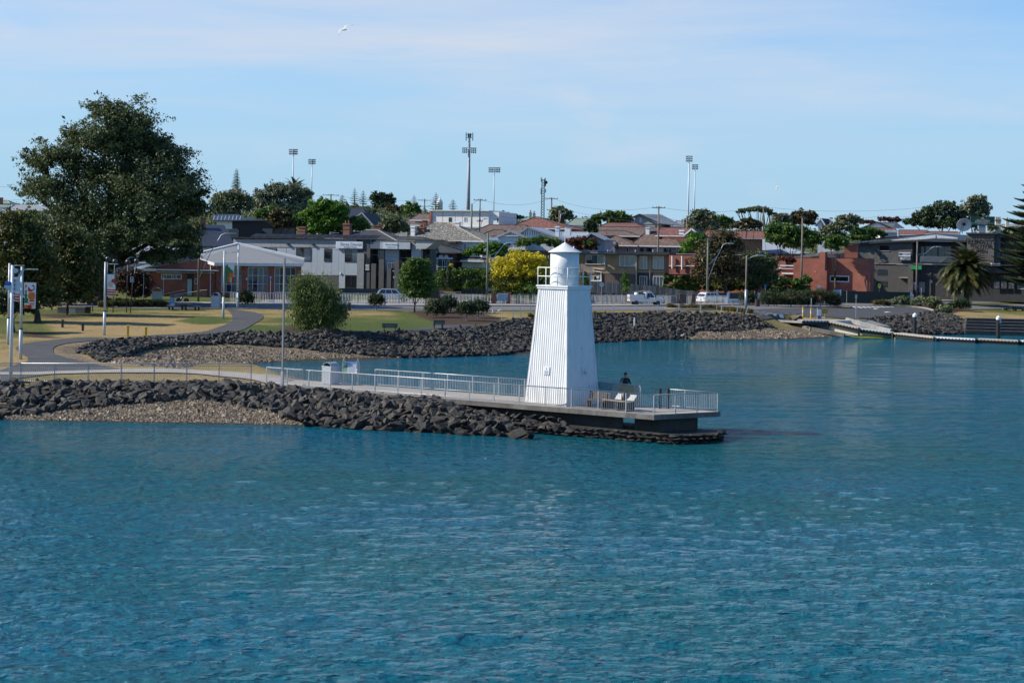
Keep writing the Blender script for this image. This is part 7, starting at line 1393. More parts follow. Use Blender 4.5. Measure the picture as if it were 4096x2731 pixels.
rw = MB().prism([(0,0),(4.2,0),(4.2,.25),(0,1.15)], 0, .3).build('ramp_wall', concrete); p = at(3468,1166,266); rw.location = (p.x, p.y, Tz(p.x,p.y)); tag(rw, 'low sloping concrete ramp wall beside the red brick wing', 'wall')

# ------------------------------------------------------------ power poles and wires
POLES = {}
def power_pole(key, label, px, pbase, ptop, Y=None, r0=.16, m=None, arms=((.06,.9),), lamp=None, group='timber power poles'):
    if Y is None: p = G(px, pbase)
    else: p = at(px, 1000, Y); p.z = Tz(p.x, Y)
    h = at(px, ptop, p.y).z-p.z; r_ = thing('power_pole', label, 'power pole', p, 0, group); MB().tube([(0,0,-.2),(0,0,h)], [r0, r0*.75], 8).build('shaft', m or wood_pole, r_, smooth=True)
    for fz, hw in arms:
        z = h*(1-fz); ar = MB().cbox((0,-.15,z),(hw*2,.1,.12)).build('cross_arm', wood_grey, r_)
        for sx in (-1,-.35,.35,1): MB().lathe([(.05,0),(.07,.06),(.04,.1),(.06,.16),(0,.2)], (sx*hw*.93,-.15,z+.06), 6).build('insulator', dark_metal, ar)
    if lamp:
        ox, z0, z1 = lamp; k = p.y/F; a0 = h-(z0)*k; a1 = h-(z1)*k; e = ox*k; lm = MB().tube([(.1,-.1,a0-1.6),(e*.35,-.1,a0+(a1-a0)*.35),(e*.7,-.1,a1-.2),(e*.82,-.1,a1),(e,-.1,a1+.05)], .055, 6).tube([(.1,-.1,a0+.6),(e*.42,-.1,a0+(a1-a0)*.5)], .035, 5).build('lamp_arm', grey_pole, r_, smooth=True); MB().cbox((e*1.08,-.1,a1+.03),(.75,.3,.16)).build('lamp_head', grey_pole, lm)
    POLES[key] = (p, h, arms, r_); return r_
power_pole('a', 'timber power pole beside the brick hall entrance with an overhanging street lamp', 793, 1209, 910, lamp=(125,150,22))
power_pole('b', 'dark timber street light pole in front of the hedge and golden elm', 1951, None, 932, 217, .17, pole_green, (), lamp=(95,110,38))
power_pole('c', 'green tinged power pole with a street light beside the brown tea tree', 2832, None, 955, 236, .19, pole_green, ((.02,1.2),), lamp=(85,120,18))
power_pole('d', 'weathered timber lamp post with a steel sleeve at the end of the tussocks', 2983, 1241, 1022, None, .15, wood_pole, (), lamp=None)
p, h_, _, r_ = POLES['d']; MB().tube([(0,0,0),(0,0,h_*.38)], .18, 10).build('sleeve', steel, r_, smooth=True); k = p.y/F; MB().tube([(.1,0,h_-.5),(.9,0,h_-.1),(40*k,0,h_+.05)], .05, 6).build('lamp_arm', grey_pole, r_); MB().cbox((54*k,0,h_+.06),(.9,.3,.16)).build('lamp_head', grey_pole, r_)
power_pole('e', 'tall bare timber pole left of the red brick wing', 3208, None, 865, 256, .18, wood_pole, ((.01,.25),))
power_pole('f', 'timber power pole with a street light in front of the dark hotel', 3669, None, 958, 262, .18, wood_pole, ((.02,.7),), lamp=(80,75,28))
power_pole('g', 'power pole standing behind the hipped tile roof right of the lantern', 2632, None, 825, 262, .17, wood_pole, ((.02,1.1),(.22,.6)))
power_pole('h', 'thick timber pole in front of the white modern house', 1884, None, 815, 268, .2, pole_green, (), lamp=None)
power_pole('i', 'power pole right of the white modern house with a small lamp', 1917, None, 795, 268, .14, wood_pole, ((.02,1.1),(.28,.5)), lamp=(22,95,80))
power_pole('j', 'power pole on the far hill in front of the pine and dome', 1695, None, 795, 420, .2, wood_pole, ((.05,1.7),(.22,1.2)))
power_pole('k', 'power pole behind the red tiled roof beside the lattice tower', 2203, None, 790, 330, .2, wood_pole, ((.02,1.4),(.2,1.0)))
power_pole('l', 'slim power pole in front of the umbrella tree', 3051, None, 826, 300, .16, wood_pole, ((.02,1.0),))
power_pole('m', 'short power pole on the skyline left of the far pines', 1320, None, 776, 380, .2, wood_pole, ((.03,2.0),))
power_pole('n', 'timber pole among the olive tree branches with a small lamp', 2235, None, 842, 290, .14, wood_pole, (), lamp=(16,15,12))
power_pole('o', 'short timber pole in front of the pale green trees', 2400, None, 842, 300, .14, wood_pole, ())
power_pole('q', 'timber pole beside the twin floodlight poles', 2745, None, 862, 272, .14, wood_pole, (), lamp=(26,10,6))
power_pole('r', 'thin pole carrying wires on the far side of the hotel', 4088, None, 885, 330, .16, wood_pole, ((.02,1.0),))
def wire_run(label, pts, sag=.02, r=.022):
    P = [at(*q) for q in pts]; mb = MB()
    for a, b_ in zip(P[:-1], P[1:]):
        n = 10; l = (b_-a).length; mb.tube([a.lerp(b_, i/n)-Vector((0,0,4*sag*l*(i/n)*(1-i/n))) for i in range(n+1)], r, 3, caps=False)
    tag(mb.build('power_line', dark_metal), label, 'power line', 'overhead power lines')
WR = [('wires from the far hill pole across to the pole beside the lattice tower', [(1695,797,420),(1917,797,268),(2203,792,330)]), ('wires from the lattice tower pole down to the pole above the tiled roof', [(2203,792,330),(2632,828,262)]), ('lower wires from the lattice tower pole towards the tiled roof pole', [(2203,815,330),(2632,864,262),(3051,900,300)]), ('long wires from the tiled roof pole to the umbrella tree pole', [(2632,828,262),(3051,828,300)]), ('wires from the umbrella tree pole to the right edge', [(3051,828,300),(3690,830,320),(4140,880,330)]), ('wires crossing in front of the left hill from the elm to the far pole', [(700,780,330),(1320,778,380),(1695,798,420)]), ('low wire from the elm across the skyline trees', [(800,806,300),(1320,800,380),(1884,848,268)]), ('wire from the twin floodlights pole down to the bare timber pole', [(2750,878,272),(3208,903,256)]), ('wires from the bare timber pole to the hotel pole', [(3208,868,256),(3669,962,262)]), ('wire from the green tinged pole along the brick wing', [(3208,905,256),(3460,948,262),(3669,968,262)]), ('service wire from the white house pole to the bungalow', [(1917,830,268),(2110,940,251)]), ('wire drooping from the left edge towards the elm', [(-20,745,300),(90,748,300)]), ('lower wire at the left edge behind the elm', [(-20,803,300),(110,795,300)]), ('wires sloping over the hill house roofs left of the white house', [(1330,870,300),(1695,835,420)]), ('wire crossing low in front of the clinic sign', [(793,915,205),(1200,975,222),(1951,1050,217)]), ('wires reaching the windswept tree from the left', [(3100,885,300),(3500,868,310),(3700,856,325)]), ('wire in front of the olive tree and green roof', [(1900,855,268),(2400,862,300),(2632,868,262)])]
for lab, pts in WR: wire_run(lab, pts)

# ------------------------------------------------------------ floodlights and masts on the skyline
def floodlight(label, px, ptop, Y, r0, rows, cols, wpx, hpx, head_off=0):
    p = at(px, 1000, Y); p.z = Tz(p.x, Y); k = Y/F; h = at(px, ptop+head_off, Y).z-p.z; r_ = thing('floodlight_pole', label, 'floodlight', p, 0, 'stadium floodlights on the skyline'); MB().tube([(0,0,-.2),(0,0,h)], [r0, r0*.5], 8).build('shaft', grey_pole if r0 < .5 else mat('mast_grey',(.26,.27,.31),.5), r_, smooth=True); fr = MB()
    for j in range(rows): fr.cbox((0,-.1,h-hpx*k*(j+.15)/rows),(wpx*k,.16,.14))
    fr.build('head_frame', dark_metal, r_)
    for j in range(rows):
        for i in range(cols):
            x = -wpx*k/2+wpx*k*(i+.5)/cols
            if abs(x) < r0*.6: continue
            z = h-hpx*k*(j+.45)/rows; o = MB().cbox((x,-.35,z),(wpx*k/cols*.62,.5,hpx*k/rows*.42),0,rx=.5,ry=(.35 if x > 0 else -.35)).build('lamp', mat('lamp_grey',(.10,.115,.135),.4), r_)
    return r_, h, k
floodlight('three row floodlight pole behind the palm on the skyline', 1167, 597, 420, .24, 3, 7, 36, 24)
floodlight('shorter floodlight pole right of the skyline palm', 1242, 637, 440, .22, 3, 7, 30, 22)
r_, h_, k = floodlight('tallest mast with floodlights and phone antennas above the white house', 1870, 528, 430, .62, 3, 8, 58, 24, 63)
mt = MB().tube([(0,0,h_),(0,0,h_+56*k)], [.32,.24], 8).build('mast_top', mat('mast_grey',(.26,.27,.31),.5), r_)
for sx in (-1,1):
    an = MB().box(sx*13*k-.16,sx*13*k+.16,-.2,.2,h_+28*k,h_+60*k).build('antenna', w_stucco, r_); MB().box(sx*5*k-.12,sx*5*k+.12,-.2,.2,h_+40*k,h_+58*k).build('antenna', dark_metal, r_)
MB().tube([(-14*k,0,h_+40*k),(14*k,0,h_+40*k)], .09, 5).tube([(-14*k,0,h_+52*k),(14*k,0,h_+52*k)], .09, 5).build('antenna_frame', dark_metal, r_)
floodlight('slender floodlight pole right of the tallest mast', 1972, 670, 440, .2, 3, 7, 48, 22)
floodlight('left and taller of the twin floodlight poles', 2750, 624, 400, .28, 3, 6, 27, 26)
floodlight('right and shorter of the twin floodlight poles', 2774, 658, 420, .24, 3, 6, 25, 22)
def lattice():
    Y = 430; k = Y/F; p = at(2168,1000,Y); p.z = Tz(p.x,Y); zt = at(2172,716,Y).z-p.z; r_ = thing('lattice_tower', 'slim steel lattice phone tower on the skyline left of the lantern', 'tower', p); w0, w1 = 6.8*k, 5*k; lg = MB(); br = MB(); n = 22; zb = zt*.0
    for sx, sy in ((-1,-1),(1,-1),(1,1),(-1,1)): MB().tube([(sx*w0,sy*w0,-.2),(sx*w1,sy*w1,zt)], .1, 5).build('leg', dark_metal, r_)
    for i in range(n):
        for (a, b_) in (((-1,-1),(1,-1)),((1,-1),(1,1)),((1,1),(-1,1)),((-1,1),(-1,-1))):
            f0, f1 = i/n, (i+1)/n; wa, wb = w0+(w1-w0)*f0, w0+(w1-w0)*f1; s_ = 1 if i%2 else -1; q = (a, b_) if s_ > 0 else (b_, a); br.tube([(q[0][0]*wa,q[0][1]*wa,zt*f0),(q[1][0]*wb,q[1][1]*wb,zt*f1)], .06, 4, caps=False)
    tag(br.build('bracing', dark_metal, r_), kind='stuff')
    for ox, z0, z1, m_ in ((-8,-6,12,w_stucco),(8,-4,9,steel),(-8,38,62,w_stucco),(9,14,30,dark_metal),(10,40,55,steel)): MB().box(ox*k-.16,ox*k+.16,-.2,.2,zt-z1*k,zt-z0*k).build('antenna', m_, r_)
    MB().lathe([(0,0),(.35,.08),(.5,.2),(0,.1)], (11*k,-.4,zt-14*k), 12, axis='Y').build('microwave_dish', dark_metal, r_)
lattice()

# ------------------------------------------------------------ vehicles
tyre = mat('tyre_rubber',(.012,.012,.012),.8); rim = mat('wheel_rim',(.25,.25,.26),.35,metal=.6); car_white = mat('car_white',(.62,.63,.64),.25,var=.03,coat=.6); car_navy = mat('car_navy',(.02,.03,.06),.25,var=.05,coat=.6); car_silver = mat('car_silver',(.30,.34,.40),.25,metal=.3,var=.05,coat=.6); lamp_red = mat('tail_lamp',(.35,.015,.012),.3); lamp_clear = mat('head_lamp',(.55,.56,.58),.15); plate = mat('number_plate',(.6,.6,.55),.5)
def vehicle(label, loc, rz, kind, paint, L_=4.7, Wd=1.85, H_=1.7):
    """length along +x (front), profile swept across the width with the cabin drawn in at the roof"""
    r_ = thing('parked_car' if kind != 'ute' else 'utility', label, 'car' if kind != 'ute' else 'utility vehicle', loc, rz); hl = L_/2
    if kind == 'suv': low = [(-hl,.42),(-hl,.95),(-hl+.06,1.02),(hl*.42,1.02),(hl-.25,.92),(hl,.72),(hl,.4)]; cab = [(-hl+.08,1.02),(-hl+.35,1.58),(-hl+.75,H_),(hl*.02,H_),(hl*.2,H_-.08),(hl*.5,1.02)]
    elif kind == 'ute': low = [(-hl,.5),(-hl,.95),(hl*.12,.95),(hl*.12,1.08),(hl*.62,1.08),(hl-.15,1.0),(hl,.8),(hl,.45)]; cab = [(-hl*.12,1.06),(-hl*.08,H_-.06),(0,H_),(hl*.3,H_),(hl*.55,1.08)]
    else: low = [(-hl,.4),(-hl,.8),(-hl+.1,.9),(hl*.5,.9),(hl-.2,.78),(hl,.6),(hl,.35)]; cab = [(-hl+.3,.9),(-hl+.9,H_),(hl*.05,H_),(hl*.5,.9)]
    def sweep(prof, w0, w1, z0, z1):
        n = len(prof); vs = []
        for s_ in (-1,1):
            for x, z in prof: f_ = max(0,min(1,(z-z0)/(z1-z0))); vs.append((x, s_*(w0+(w1-w0)*f_)/2, z))
        return MB().add(vs, [tuple(range(n)), tuple(range(2*n-1,n-1,-1))]+[(i,(i+1)%n,n+(i+1)%n,n+i) for i in range(n)])
    def soft(o, w): b_ = o.modifiers.new('bevel','BEVEL'); b_.width = w; b_.segments = 2; b_.limit_method = 'ANGLE'; return o
    soft(sweep(low, Wd, Wd, 0, 1).build('body', paint, r_), .07); soft(sweep(cab, Wd*.96, Wd*.74, cab[0][1], H_).build('cabin', paint, r_), .06)
    z0, z1 = cab[0][1]+.06, H_-.12; xa = [c for c in cab]; xr0 = np.interp(z0,[cab[0][1],H_-.1],[cab[0][0],cab[2][0]-.0])
    for s_ in (-1,1):
        lo = sorted([cab[0][0]+.22, cab[-1][0]-.28]); hi = sorted([cab[1][0]+.28, cab[-2][0]-.12]); nwin = 2 if kind != 'suv' else 3
        for i in range(nwin):
            fa, fb = i/nwin+.02, (i+1)/nwin-.02; P = [(lo[0]+(lo[1]-lo[0])*fa,z0),(lo[0]+(lo[1]-lo[0])*fb,z0),(hi[0]+(hi[1]-hi[0])*fb,z1),(hi[0]+(hi[1]-hi[0])*fa,z1)]; vs = [(x, s_*((Wd*.96+(Wd*.74-Wd*.96)*((z-cab[0][1])/(H_-cab[0][1])))/2+.012), z) for x, z in P]; MB().add(vs, [(0,1,2,3)]).build('side_window', glass, r_)
    def endglass(p, q, dx, nm):
        f0, f1 = .14, .86; a = (p[0]+(q[0]-p[0])*f0+dx, p[1]+(q[1]-p[1])*f0); b_ = (p[0]+(q[0]-p[0])*f1+dx, p[1]+(q[1]-p[1])*f1); wa = lambda z: (Wd*.96+(Wd*.74-Wd*.96)*((z-cab[0][1])/(H_-cab[0][1])))/2-.13; MB().add([(a[0],-wa(a[1]),a[1]),(a[0],wa(a[1]),a[1]),(b_[0],wa(b_[1]),b_[1]),(b_[0],-wa(b_[1]),b_[1])],[(0,1,2,3)]).build(nm, glass, r_)
    endglass(cab[-1], cab[-2], .03, 'windscreen'); endglass(cab[0], cab[1], -.03, 'rear_window')
    for sx in (-1,1):
        for s_ in (-1,1):
            c = (sx*hl*.62, s_*(Wd/2-.1), .34); w_ = MB().lathe([(.2,-.12),(.33,-.12),(.35,-.06),(.35,.06),(.33,.12),(.2,.12)], c, 18, axis='Y').build('wheel', tyre, r_); MB().lathe([(0,-.10),(.2,-.125),(.21,-.1),(.21,.1),(.2,.125),(0,.1)], c, 12, axis='Y').build('rim', rim, w_)
    for s_ in (-1,1):
        MB().cbox((-hl-.005,s_*Wd*.4,.86),(.06,.26,.16)).build('tail_light', lamp_red, r_); MB().cbox((hl-.02,s_*Wd*.38,.72),(.1,.34,.14)).build('headlight', lamp_clear, r_); MB().cbox((hl*.42,s_*(Wd/2+.1),1.08),(.12,.2,.14)).build('mirror', paint, r_)
    MB().cbox((-hl-.02,0,.62),(.03,.45,.12)).build('number_plate', plate, r_); MB().box(-hl-.03,-hl+.1,-Wd*.48,Wd*.48,.36,.52).box(hl-.1,hl+.03,-Wd*.48,Wd*.48,.34,.5).build('bumper', black if kind != 'suv' else paint, r_)
    if kind == 'suv':
        for s_ in (-1,1): MB().tube([(-hl+.9,s_*Wd*.33,H_+.06),(hl*.05,s_*Wd*.33,H_+.06)], .025, 5).build('roof_rail', black, r_)
    if kind == 'ute':
        MB().box(-hl,-hl*.16,-Wd*.48,Wd*.48,.96,1.5).build('canopy', paint, r_); MB().box(-hl-.02,-hl+.25,-Wd*.45,Wd*.45,.95,1.2).build('toolbox', steel, r_); MB().tube([(-hl*.7,-.6,H_),(-hl*.1,-.6,H_+.12),(hl*.2,-.6,H_+.12)], .03, 5).tube([(-hl*.7,.6,H_),(-hl*.1,.6,H_+.12),(hl*.2,.6,H_+.12)], .03, 5).tube([(-hl*.1,-.6,H_+.12),(-hl*.1,.6,H_+.12)], .03, 5).tube([(hl*.2,-.6,H_+.12),(hl*.2,.6,H_+.12)], .03, 5).build('roof_rack', steel, r_); MB().tube([(hl*.5,-Wd/2-.05,1.0),(hl*.42,-Wd/2-.05,1.75)], .05, 6).build('snorkel', black, r_); MB().lathe([(.18,-.7),(.18,.7)], (-hl*.55,0,1.62), 10, axis='Y').build('roll', w_board, r_)
    return r_
def on_ground(px, Y): p = at(px, 1100, Y); p.z = Tz(p.x, Y); return p
vehicle('white wagon parked behind the short white steel fence', on_ground(2848,236)+Vector((0,0,.1)), R(38), 'suv', car_white, 4.8, 1.9, 1.75)
vehicle('white utility with a canopy and roof rack parked before the paling fence', on_ground(2585,222.5)+Vector((0,0,.12)), R(8), 'ute', car_white, 5.2, 1.85, 1.9)
vehicle('silver wagon with black roof rails parked in front of the clinic', on_ground(1578,216)+Vector((0,0,.12)), R(-6), 'suv', car_silver, 4.8, 1.9, 1.78)
vehicle('dark blue hatchback parked beyond the paling fence', Vector((at(2742,1160,246).x,246,at(2742,1172,246).z-.2)), R(-14), 'sedan', car_navy, 4.3, 1.75, 1.48)
vehicle('white utility seen from behind parked beside the hotel', on_ground(3632,264), R(78), 'ute', car_white, 5.1, 1.85, 1.8)
vehicle('white four wheel drive on a driveway glimpsed under the elm canopy', Vector((at(640,1020,232).x,232,at(640,1036,232).z-.6)), R(20), 'suv', car_white, 4.6, 1.85, 1.75)
pd = MB().box(-14,10,-3,5,-2.4,0).build('driveway_terrace', stucco_grey); p = at(640,1036,232); pd.location = (p.x, 232, p.z-.6); tag(pd, 'grey retaining terrace holding the driveway behind the brick hall', 'terrace')
pd = MB().box(-5,9,-2.4,5,-2.6,0).build('driveway_terrace', brown_brick); p = at(2742,1172,246); pd.location = (p.x, 246, p.z-.2); tag(pd, 'brown brick terrace under the dark blue hatchback', 'terrace')

# ------------------------------------------------------------ park furniture
def put(o, label, cat, p, rz=0, group=None): o.location = p; o.rotation_euler = (0,0,rz); return tag(o, label, cat, group)
for px, py, ptop, lab in ((250,1310,1279,'dark stained timber bollard on the lawn, uphill one of two'),(331,1323,1294,'dark stained timber bollard on the lawn, nearer the path')):
    p = G(px,py); h = (py-ptop)*p.y/F; put(MB().box(-.11,.11,-.11,.11,0,h).box(-.09,.09,-.09,.09,h,h+.03).build('bollard', tim), lab, 'bollard', p, .3, 'timber bollards on the lawn')
for px, py, ptop, lab in ((512,1347,1302,'yellow bollard by the path, nearer the light pole'),(584,1352,1308,'yellow bollard by the path, nearer the path bend')):
    p = G(px,py); h = (py-ptop)*p.y/F; put(MB().box(-.1,.1,-.1,.1,0,h).add([(-.1,-.1,h),(.1,-.1,h),(.1,.1,h),(-.1,.1,h),(0,0,h+.07)],[(0,1,4),(1,2,4),(2,3,4),(3,0,4)]).build('bollard', yellow), lab, 'bollard', p, .2, 'yellow bollards by the path')
# sphere topped poles
SP = [(371,1247,1046,-.05,'leaning bulb topped pole, leftmost of the sculpture'),(428,1249,1026,.0,'tall sphere topped pole just right of the light pole'),(452,1251,1036,.02,'sphere topped pole behind the red banner'),(506,1250,1038,.01,'straight sphere topped pole right of the banner'),(521,1252,1034,.1,'sphere topped pole leaning right, beside the parking sign')]
for i, (px, py, pt_, ln, lab) in enumerate(SP):
    p = G(px,py); h = (py-pt_)*p.y/F; r_ = thing('sphere_sculpture', lab, 'sculpture', p, 0, 'sphere topped sculpture poles'); MB().tube([(0,0,-.1),(ln*h*.35,0,h*.55),(ln*h,0,h-.5)], .055, 8).build('stem', dark_metal, r_, smooth=True); MB().lathe([(0,-.3),(.12,-.28),(.24,-.17),(.3,0),(.26,.15),(.15,.26),(0,.3)], (ln*h,0,h-.28), 14).build('sphere', mat('dark_sphere',(.045,.05,.06),.35,var=.2), r_, smooth=True)
# low wall seats
p = G(295,1252); r_ = thing('wall_seat', 'low concrete wall seat with a dark top behind the slim ochre tree', 'seat', p, R(4))
for i, (a, b_) in enumerate(((-1.75,-.55),(-.5,.25),(.3,1.3))): MB().box(a,b_,-.25,.25,-.1,.55).build('block', [concrete, white_flat, concrete][i], r_)
MB().box(-1.85,1.35,-.3,.3,.55,.62).build('top', tim, r_); MB().box(1.35,1.85,-.3,.3,-.1,.75).build('end_box', dark_metal, r_)
def picnic(label, p, rz, grp=None, m_=None):
    r_ = thing('picnic_table', label, 'table', p, rz, grp); m_ = m_ or dark_metal; MB().box(-.85,.85,-.75,.75,.72,.78).build('table_top', m_, r_); MB().box(-.3,-.1,-.2,.2,-.05,.72).box(.1,.3,-.2,.2,-.05,.72).build('pedestal', m_, r_)
    for s_ in (-1,1): b_ = MB().box(s_*1.55-.4,s_*1.55+.4,-.75,.75,.42,.47).build('bench_seat', m_, r_); MB().box(s_*1.55-.28,s_*1.55-.13,-.2,.2,-.05,.42).box(s_*1.55+.13,s_*1.55+.28,-.2,.2,-.05,.42).build('bench_leg', m_, b_)
picnic('dark picnic table with two fixed benches at the lawn edge by the hall', G(736,1240), 0); picnic('dark picnic table on the grass at the far right edge', G(4058,1244), R(3))
mb = MB(); p = G(730,1212); r_ = thing('bicycle', 'bicycle parked behind the dark picnic table', 'bicycle', p, R(4))
for x in (-.5,.5): MB().lathe([(.31,-.015),(.34,-.015),(.34,.015),(.31,.015)], (x,0,.34), 18, axis='Y').build('wheel', tyre, r_)
MB().tube([(-.5,0,.34),(-.1,0,.8),(.4,0,.85),(0,0,.35),(-.5,0,.34)], .02, 5).tube([(.5,0,.34),(.4,0,.95)], .02, 5).tube([(0,0,.35),(-.14,0,.9)], .02, 5).build('frame', steel, r_); MB().tube([(.3,-.22,1.0),(.42,0,1.0),(.3,.22,1.0)], .018, 5).build('handlebar', black, r_); MB().box(-.27,-.03,-.07,.07,.9,.95).build('saddle', black, r_)
litter_bin('grey ribbed bin with a tall arched hood beside the hall paving', G(864,1231), R(-6), 1.0, .8, 1.42, .42); litter_bin('dark enclosed bin with a rounded hood against the brick hall', on_ground(629,206), R(8), 1.35, .9, 1.05, .5)
p = G(689,1229); r_ = thing('information_totem', 'blue and white information totem near the picnic table', 'sign', p, R(-4)); h = (1229-1193)*p.y/F; MB().box(-.26,.26,-.06,.06,0,h).build('body', sign_white, r_); MB().box(-.27,.27,-.07,-.061,h*.45,h).build('panel', mat('sign_cyan',(.04,.25,.5),.5), r_); pr = MB()
for i in range(5): pr.box(-.16,.16-.04*(i%2),-.078,-.071,h*.52+i*.1,h*.52+i*.1+.035)
pr.build('print', sign_white, r_)
bench('blue_bench', 'blue slatted bench in front of the hall ramp', on_ground(706,204), 0, 1.8, True, mat('blue_bench',(.05,.10,.17),.5)); 
slate_b = mat('slate_bench',(.055,.075,.095),.6,var=.2)
bench('park_bench', 'slate blue park bench with its back turned, in tree shadow above the rocks', G(1559,1329), R(-176), 1.55, True, slate_b, dark_metal, 'slate park benches by the water'); bench('park_bench', 'slate blue park bench on the sunny path beside the mulch bed', G(1752,1315), R(-158), 1.25, True, slate_b, dark_metal, 'slate park benches by the water')
bench('slatted_bench', 'grey slatted bench across the road behind the tussocks', on_ground(2952,228), R(180), 1.9, True, mat('grey_slat',(.38,.40,.41),.6), steel)
put(MB().box(-.16,.16,-.16,.16,0,1.0).build('rubbish_post', dark_metal), 'short dark service post at the road edge right of the weeping birch', 'post', G(1398,1243))
# signs
def post_sign(label, px, py, ptop, w_, h_, face, shape='rect', pole_m=None, lettering=(), lean=0, name='road_sign', cat='sign', Y=None, border=None):
    p = G(px, py) if Y is None else on_ground(px, Y); H_ = at(px, ptop, p.y).z-p.z; k = p.y/F; w, h = w_*k, h_*k; r_ = thing(name, label, cat, p, 0); r_.rotation_euler = (0, lean, 0); MB().tube([(0,0,-.1),(0,0,H_-h*.3)], .035, 6).build('pole', pole_m or steel, r_); zc = H_-h/2
    if shape == 'rect': f_ = MB().box(-w/2,w/2,-.075,-.045,-h/2,h/2)
    elif shape == 'diamond': f_ = MB().prism([(-w/2,0),(0,-h/2),(w/2,0),(0,h/2)], -.075, -.045)
    else: f_ = MB().lathe([(0,-.075),(w/2,-.075),(w/2,-.045),(0,-.045)], seg=22, axis='Y')
    f_ = f_.build('face', face, r_, loc=(0,0,zc))
    for (body, dz_, sz, m_, *o) in lettering: text_obj('lettering', body, sz*k*1.38, m_, f_, (0,-.082,dz_*k), depth=.003, bold=o[0] if o else 0)
    return r_, f_, k
sr = mat('sign_red',(.45,.05,.03),.5)
r_, f_, k = post_sign('white danger sign warning of ship wash on a leaning post in the rocks', 2006, 1290, 1173, 41, 31, sign_white, lettering=(('BEWARE OF WASH',-1.5,4.4,sign_dark,.004),('FROM PASSING SHIPS',-9.5,4.4,sign_dark,.004)), lean=.02)
MB().box(-17.5*k,17.5*k,-.082,-.076,4*k,10.5*k).build('band', sr, f_); text_obj('lettering','DANGER',6*k*1.38,sign_white,f_,(0,-.086,7.2*k),depth=.003,bold=.005)
post_sign('grey back of a diamond road sign in front of the paling fence', 2407, 1205, 1125, 22, 27, mat('sign_back',(.42,.43,.44),.5,metal=.3), 'diamond', Y=227)
post_sign('red circular no entry style sign on a slim post beside the green fence', 3386, 1228, 1148, 13, 14, mat('sign_maroon',(.14,.02,.025),.5), 'disc', lettering=(('__',3,5,sign_white,.01),))
r_, f_, k = post_sign('yellow round pedestrian crossing sign in front of the hotel', 3518, 1199, 1133, 12, 20, mat('sign_yellow',(.75,.72,.05),.5), 'disc', Y=262); f_.scale = (1,1,1.6); MB().beam((-.13,-.085,-.16),(-.03,-.085,.16),.01,.06).beam((.13,-.085,-.16),(.03,-.085,.16),.01,.06).build('symbol', sign_dark, f_)
post_sign('small grey sign back on a post at the boat ramp apron', 3423, 1277, 1178, 7.5, 15, mat('sign_back',(.42,.43,.44),.5,metal=.3))
post_sign('slim grey sign post at the tussock row beside the steel fence', 2867, 1243, 1158, 8, 15, mat('sign_back',(.42,.43,.44),.5,metal=.3))
post_sign('parking sign with red print on a post beside the leaning sphere pole', 527, 1222, 1106, 16, 23, sign_white, lettering=(('P',3,10,sr,.01),('2',-6,7,sr)))
post_sign('small white sign on a slim pole in front of the brick hall', 653, 1213, 1104, 6, 16, sign_white); post_sign('tall plain white pole in front of the brick hall corner', 573, 1215, 1096, 3, 6, sign_white); post_sign('white post with a cap in front of the hotel doorway', 3684, 1227, 1151, 3.5, 12, sign_white)
post_sign('small blue sign above the kerbside mop trees', 3060, 1220, 1138, 7, 14, sign_blue); post_sign('blue disabled parking sign in front of the hall window', 1083, 1206, 1104, 9, 15, sign_blue, Y=206, lettering=(('P',0,9,sign_white,.01),)); post_sign('round white sign back rising above the kerbside mop trees', 3279, 1225, 1142, 15, 15, sign_white, 'disc')
r_, f_, k = post_sign('large cyan and white board behind the rightmost mop tree', 3347, 1222, 1158, 33, 24, mat('sign_cyan',(.04,.25,.5),.5)); MB().box(11*k,16*k,-.08,-.074,-12*k,12*k).box(-16*k,10*k,-.08,-.074,6*k,8*k).build('print', sign_white, f_)
r_, f_, k = post_sign('yellow caution sign on a post at the boat ramp', 3299, 1279, 1235, 26, 20, yellow); MB().box(-12*k,12*k,-.082,-.076,2.5*k,8.5*k).build('band', sign_dark, f_); text_obj('lettering','CAUTION',5.2*k*1.38,yellow,f_,(0,-.086,5.5*k),depth=.003,bold=.004); pr = MB()
for i in range(4): pr.box(-6*k,10*k,-.081,-.076,(-1-i*2.2)*k,(-.1-i*2.2)*k)
MB().lathe([(2.2*k,-.081),(2.8*k,-.081)], (-9*k,0,-4*k), 12, axis='Y').build('symbol', sign_dark, f_); pr.build('print', sign_dark, f_)
p = G(3276,1279); r_ = thing('information_totem', 'tall blue and white information totem at the boat ramp beside the caution sign', 'sign', p, R(-5)); k = p.y/F; h = (1279-1231)*k; MB().box(-7.8*k,7.8*k,-.1,.1,0,h).build('body', sign_white, r_); MB().box(-7.8*k,7.8*k,-.11,-.101,h*.88,h).build('heading', sign_blue, r_); MB().box(-7.6*k,7.6*k,-.112,-.101,h*.1,h*.36).build('picture', mat('sign_grey_blue',(.14,.17,.24),.5,var=.5), r_); MB().box(7.8*k,9*k,-.1,.1,0,h).build('edge', dark_metal, r_)
pr = MB().box(-3*k,3*k,-.108,-.101,h*.62,h*.64).box(-1*k,3*k,-.108,-.101,h*.52,h*.54); pr.build('print', sign_dark, r_)
for px, lab in ((3211,'yellow bollard with a white band at the boat ramp, farther from the totem'),(3243,'yellow bollard with a white band at the boat ramp, next to the totem')):
    p = G(px,1278); k = p.y/F; r_ = thing('bollard', lab, 'bollard', p, 0, 'banded bollards at the boat ramp'); rr = 2.6*k; MB().lathe([(rr,0),(rr,19*k)], seg=12).build('post', yellow, r_); MB().lathe([(rr*1.02,19*k),(rr*1.02,29*k)], seg=12).build('white_band', white_flat, r_); MB().lathe([(rr,29*k),(rr,39*k),(0,40*k)], seg=12).build('top', yellow, r_)
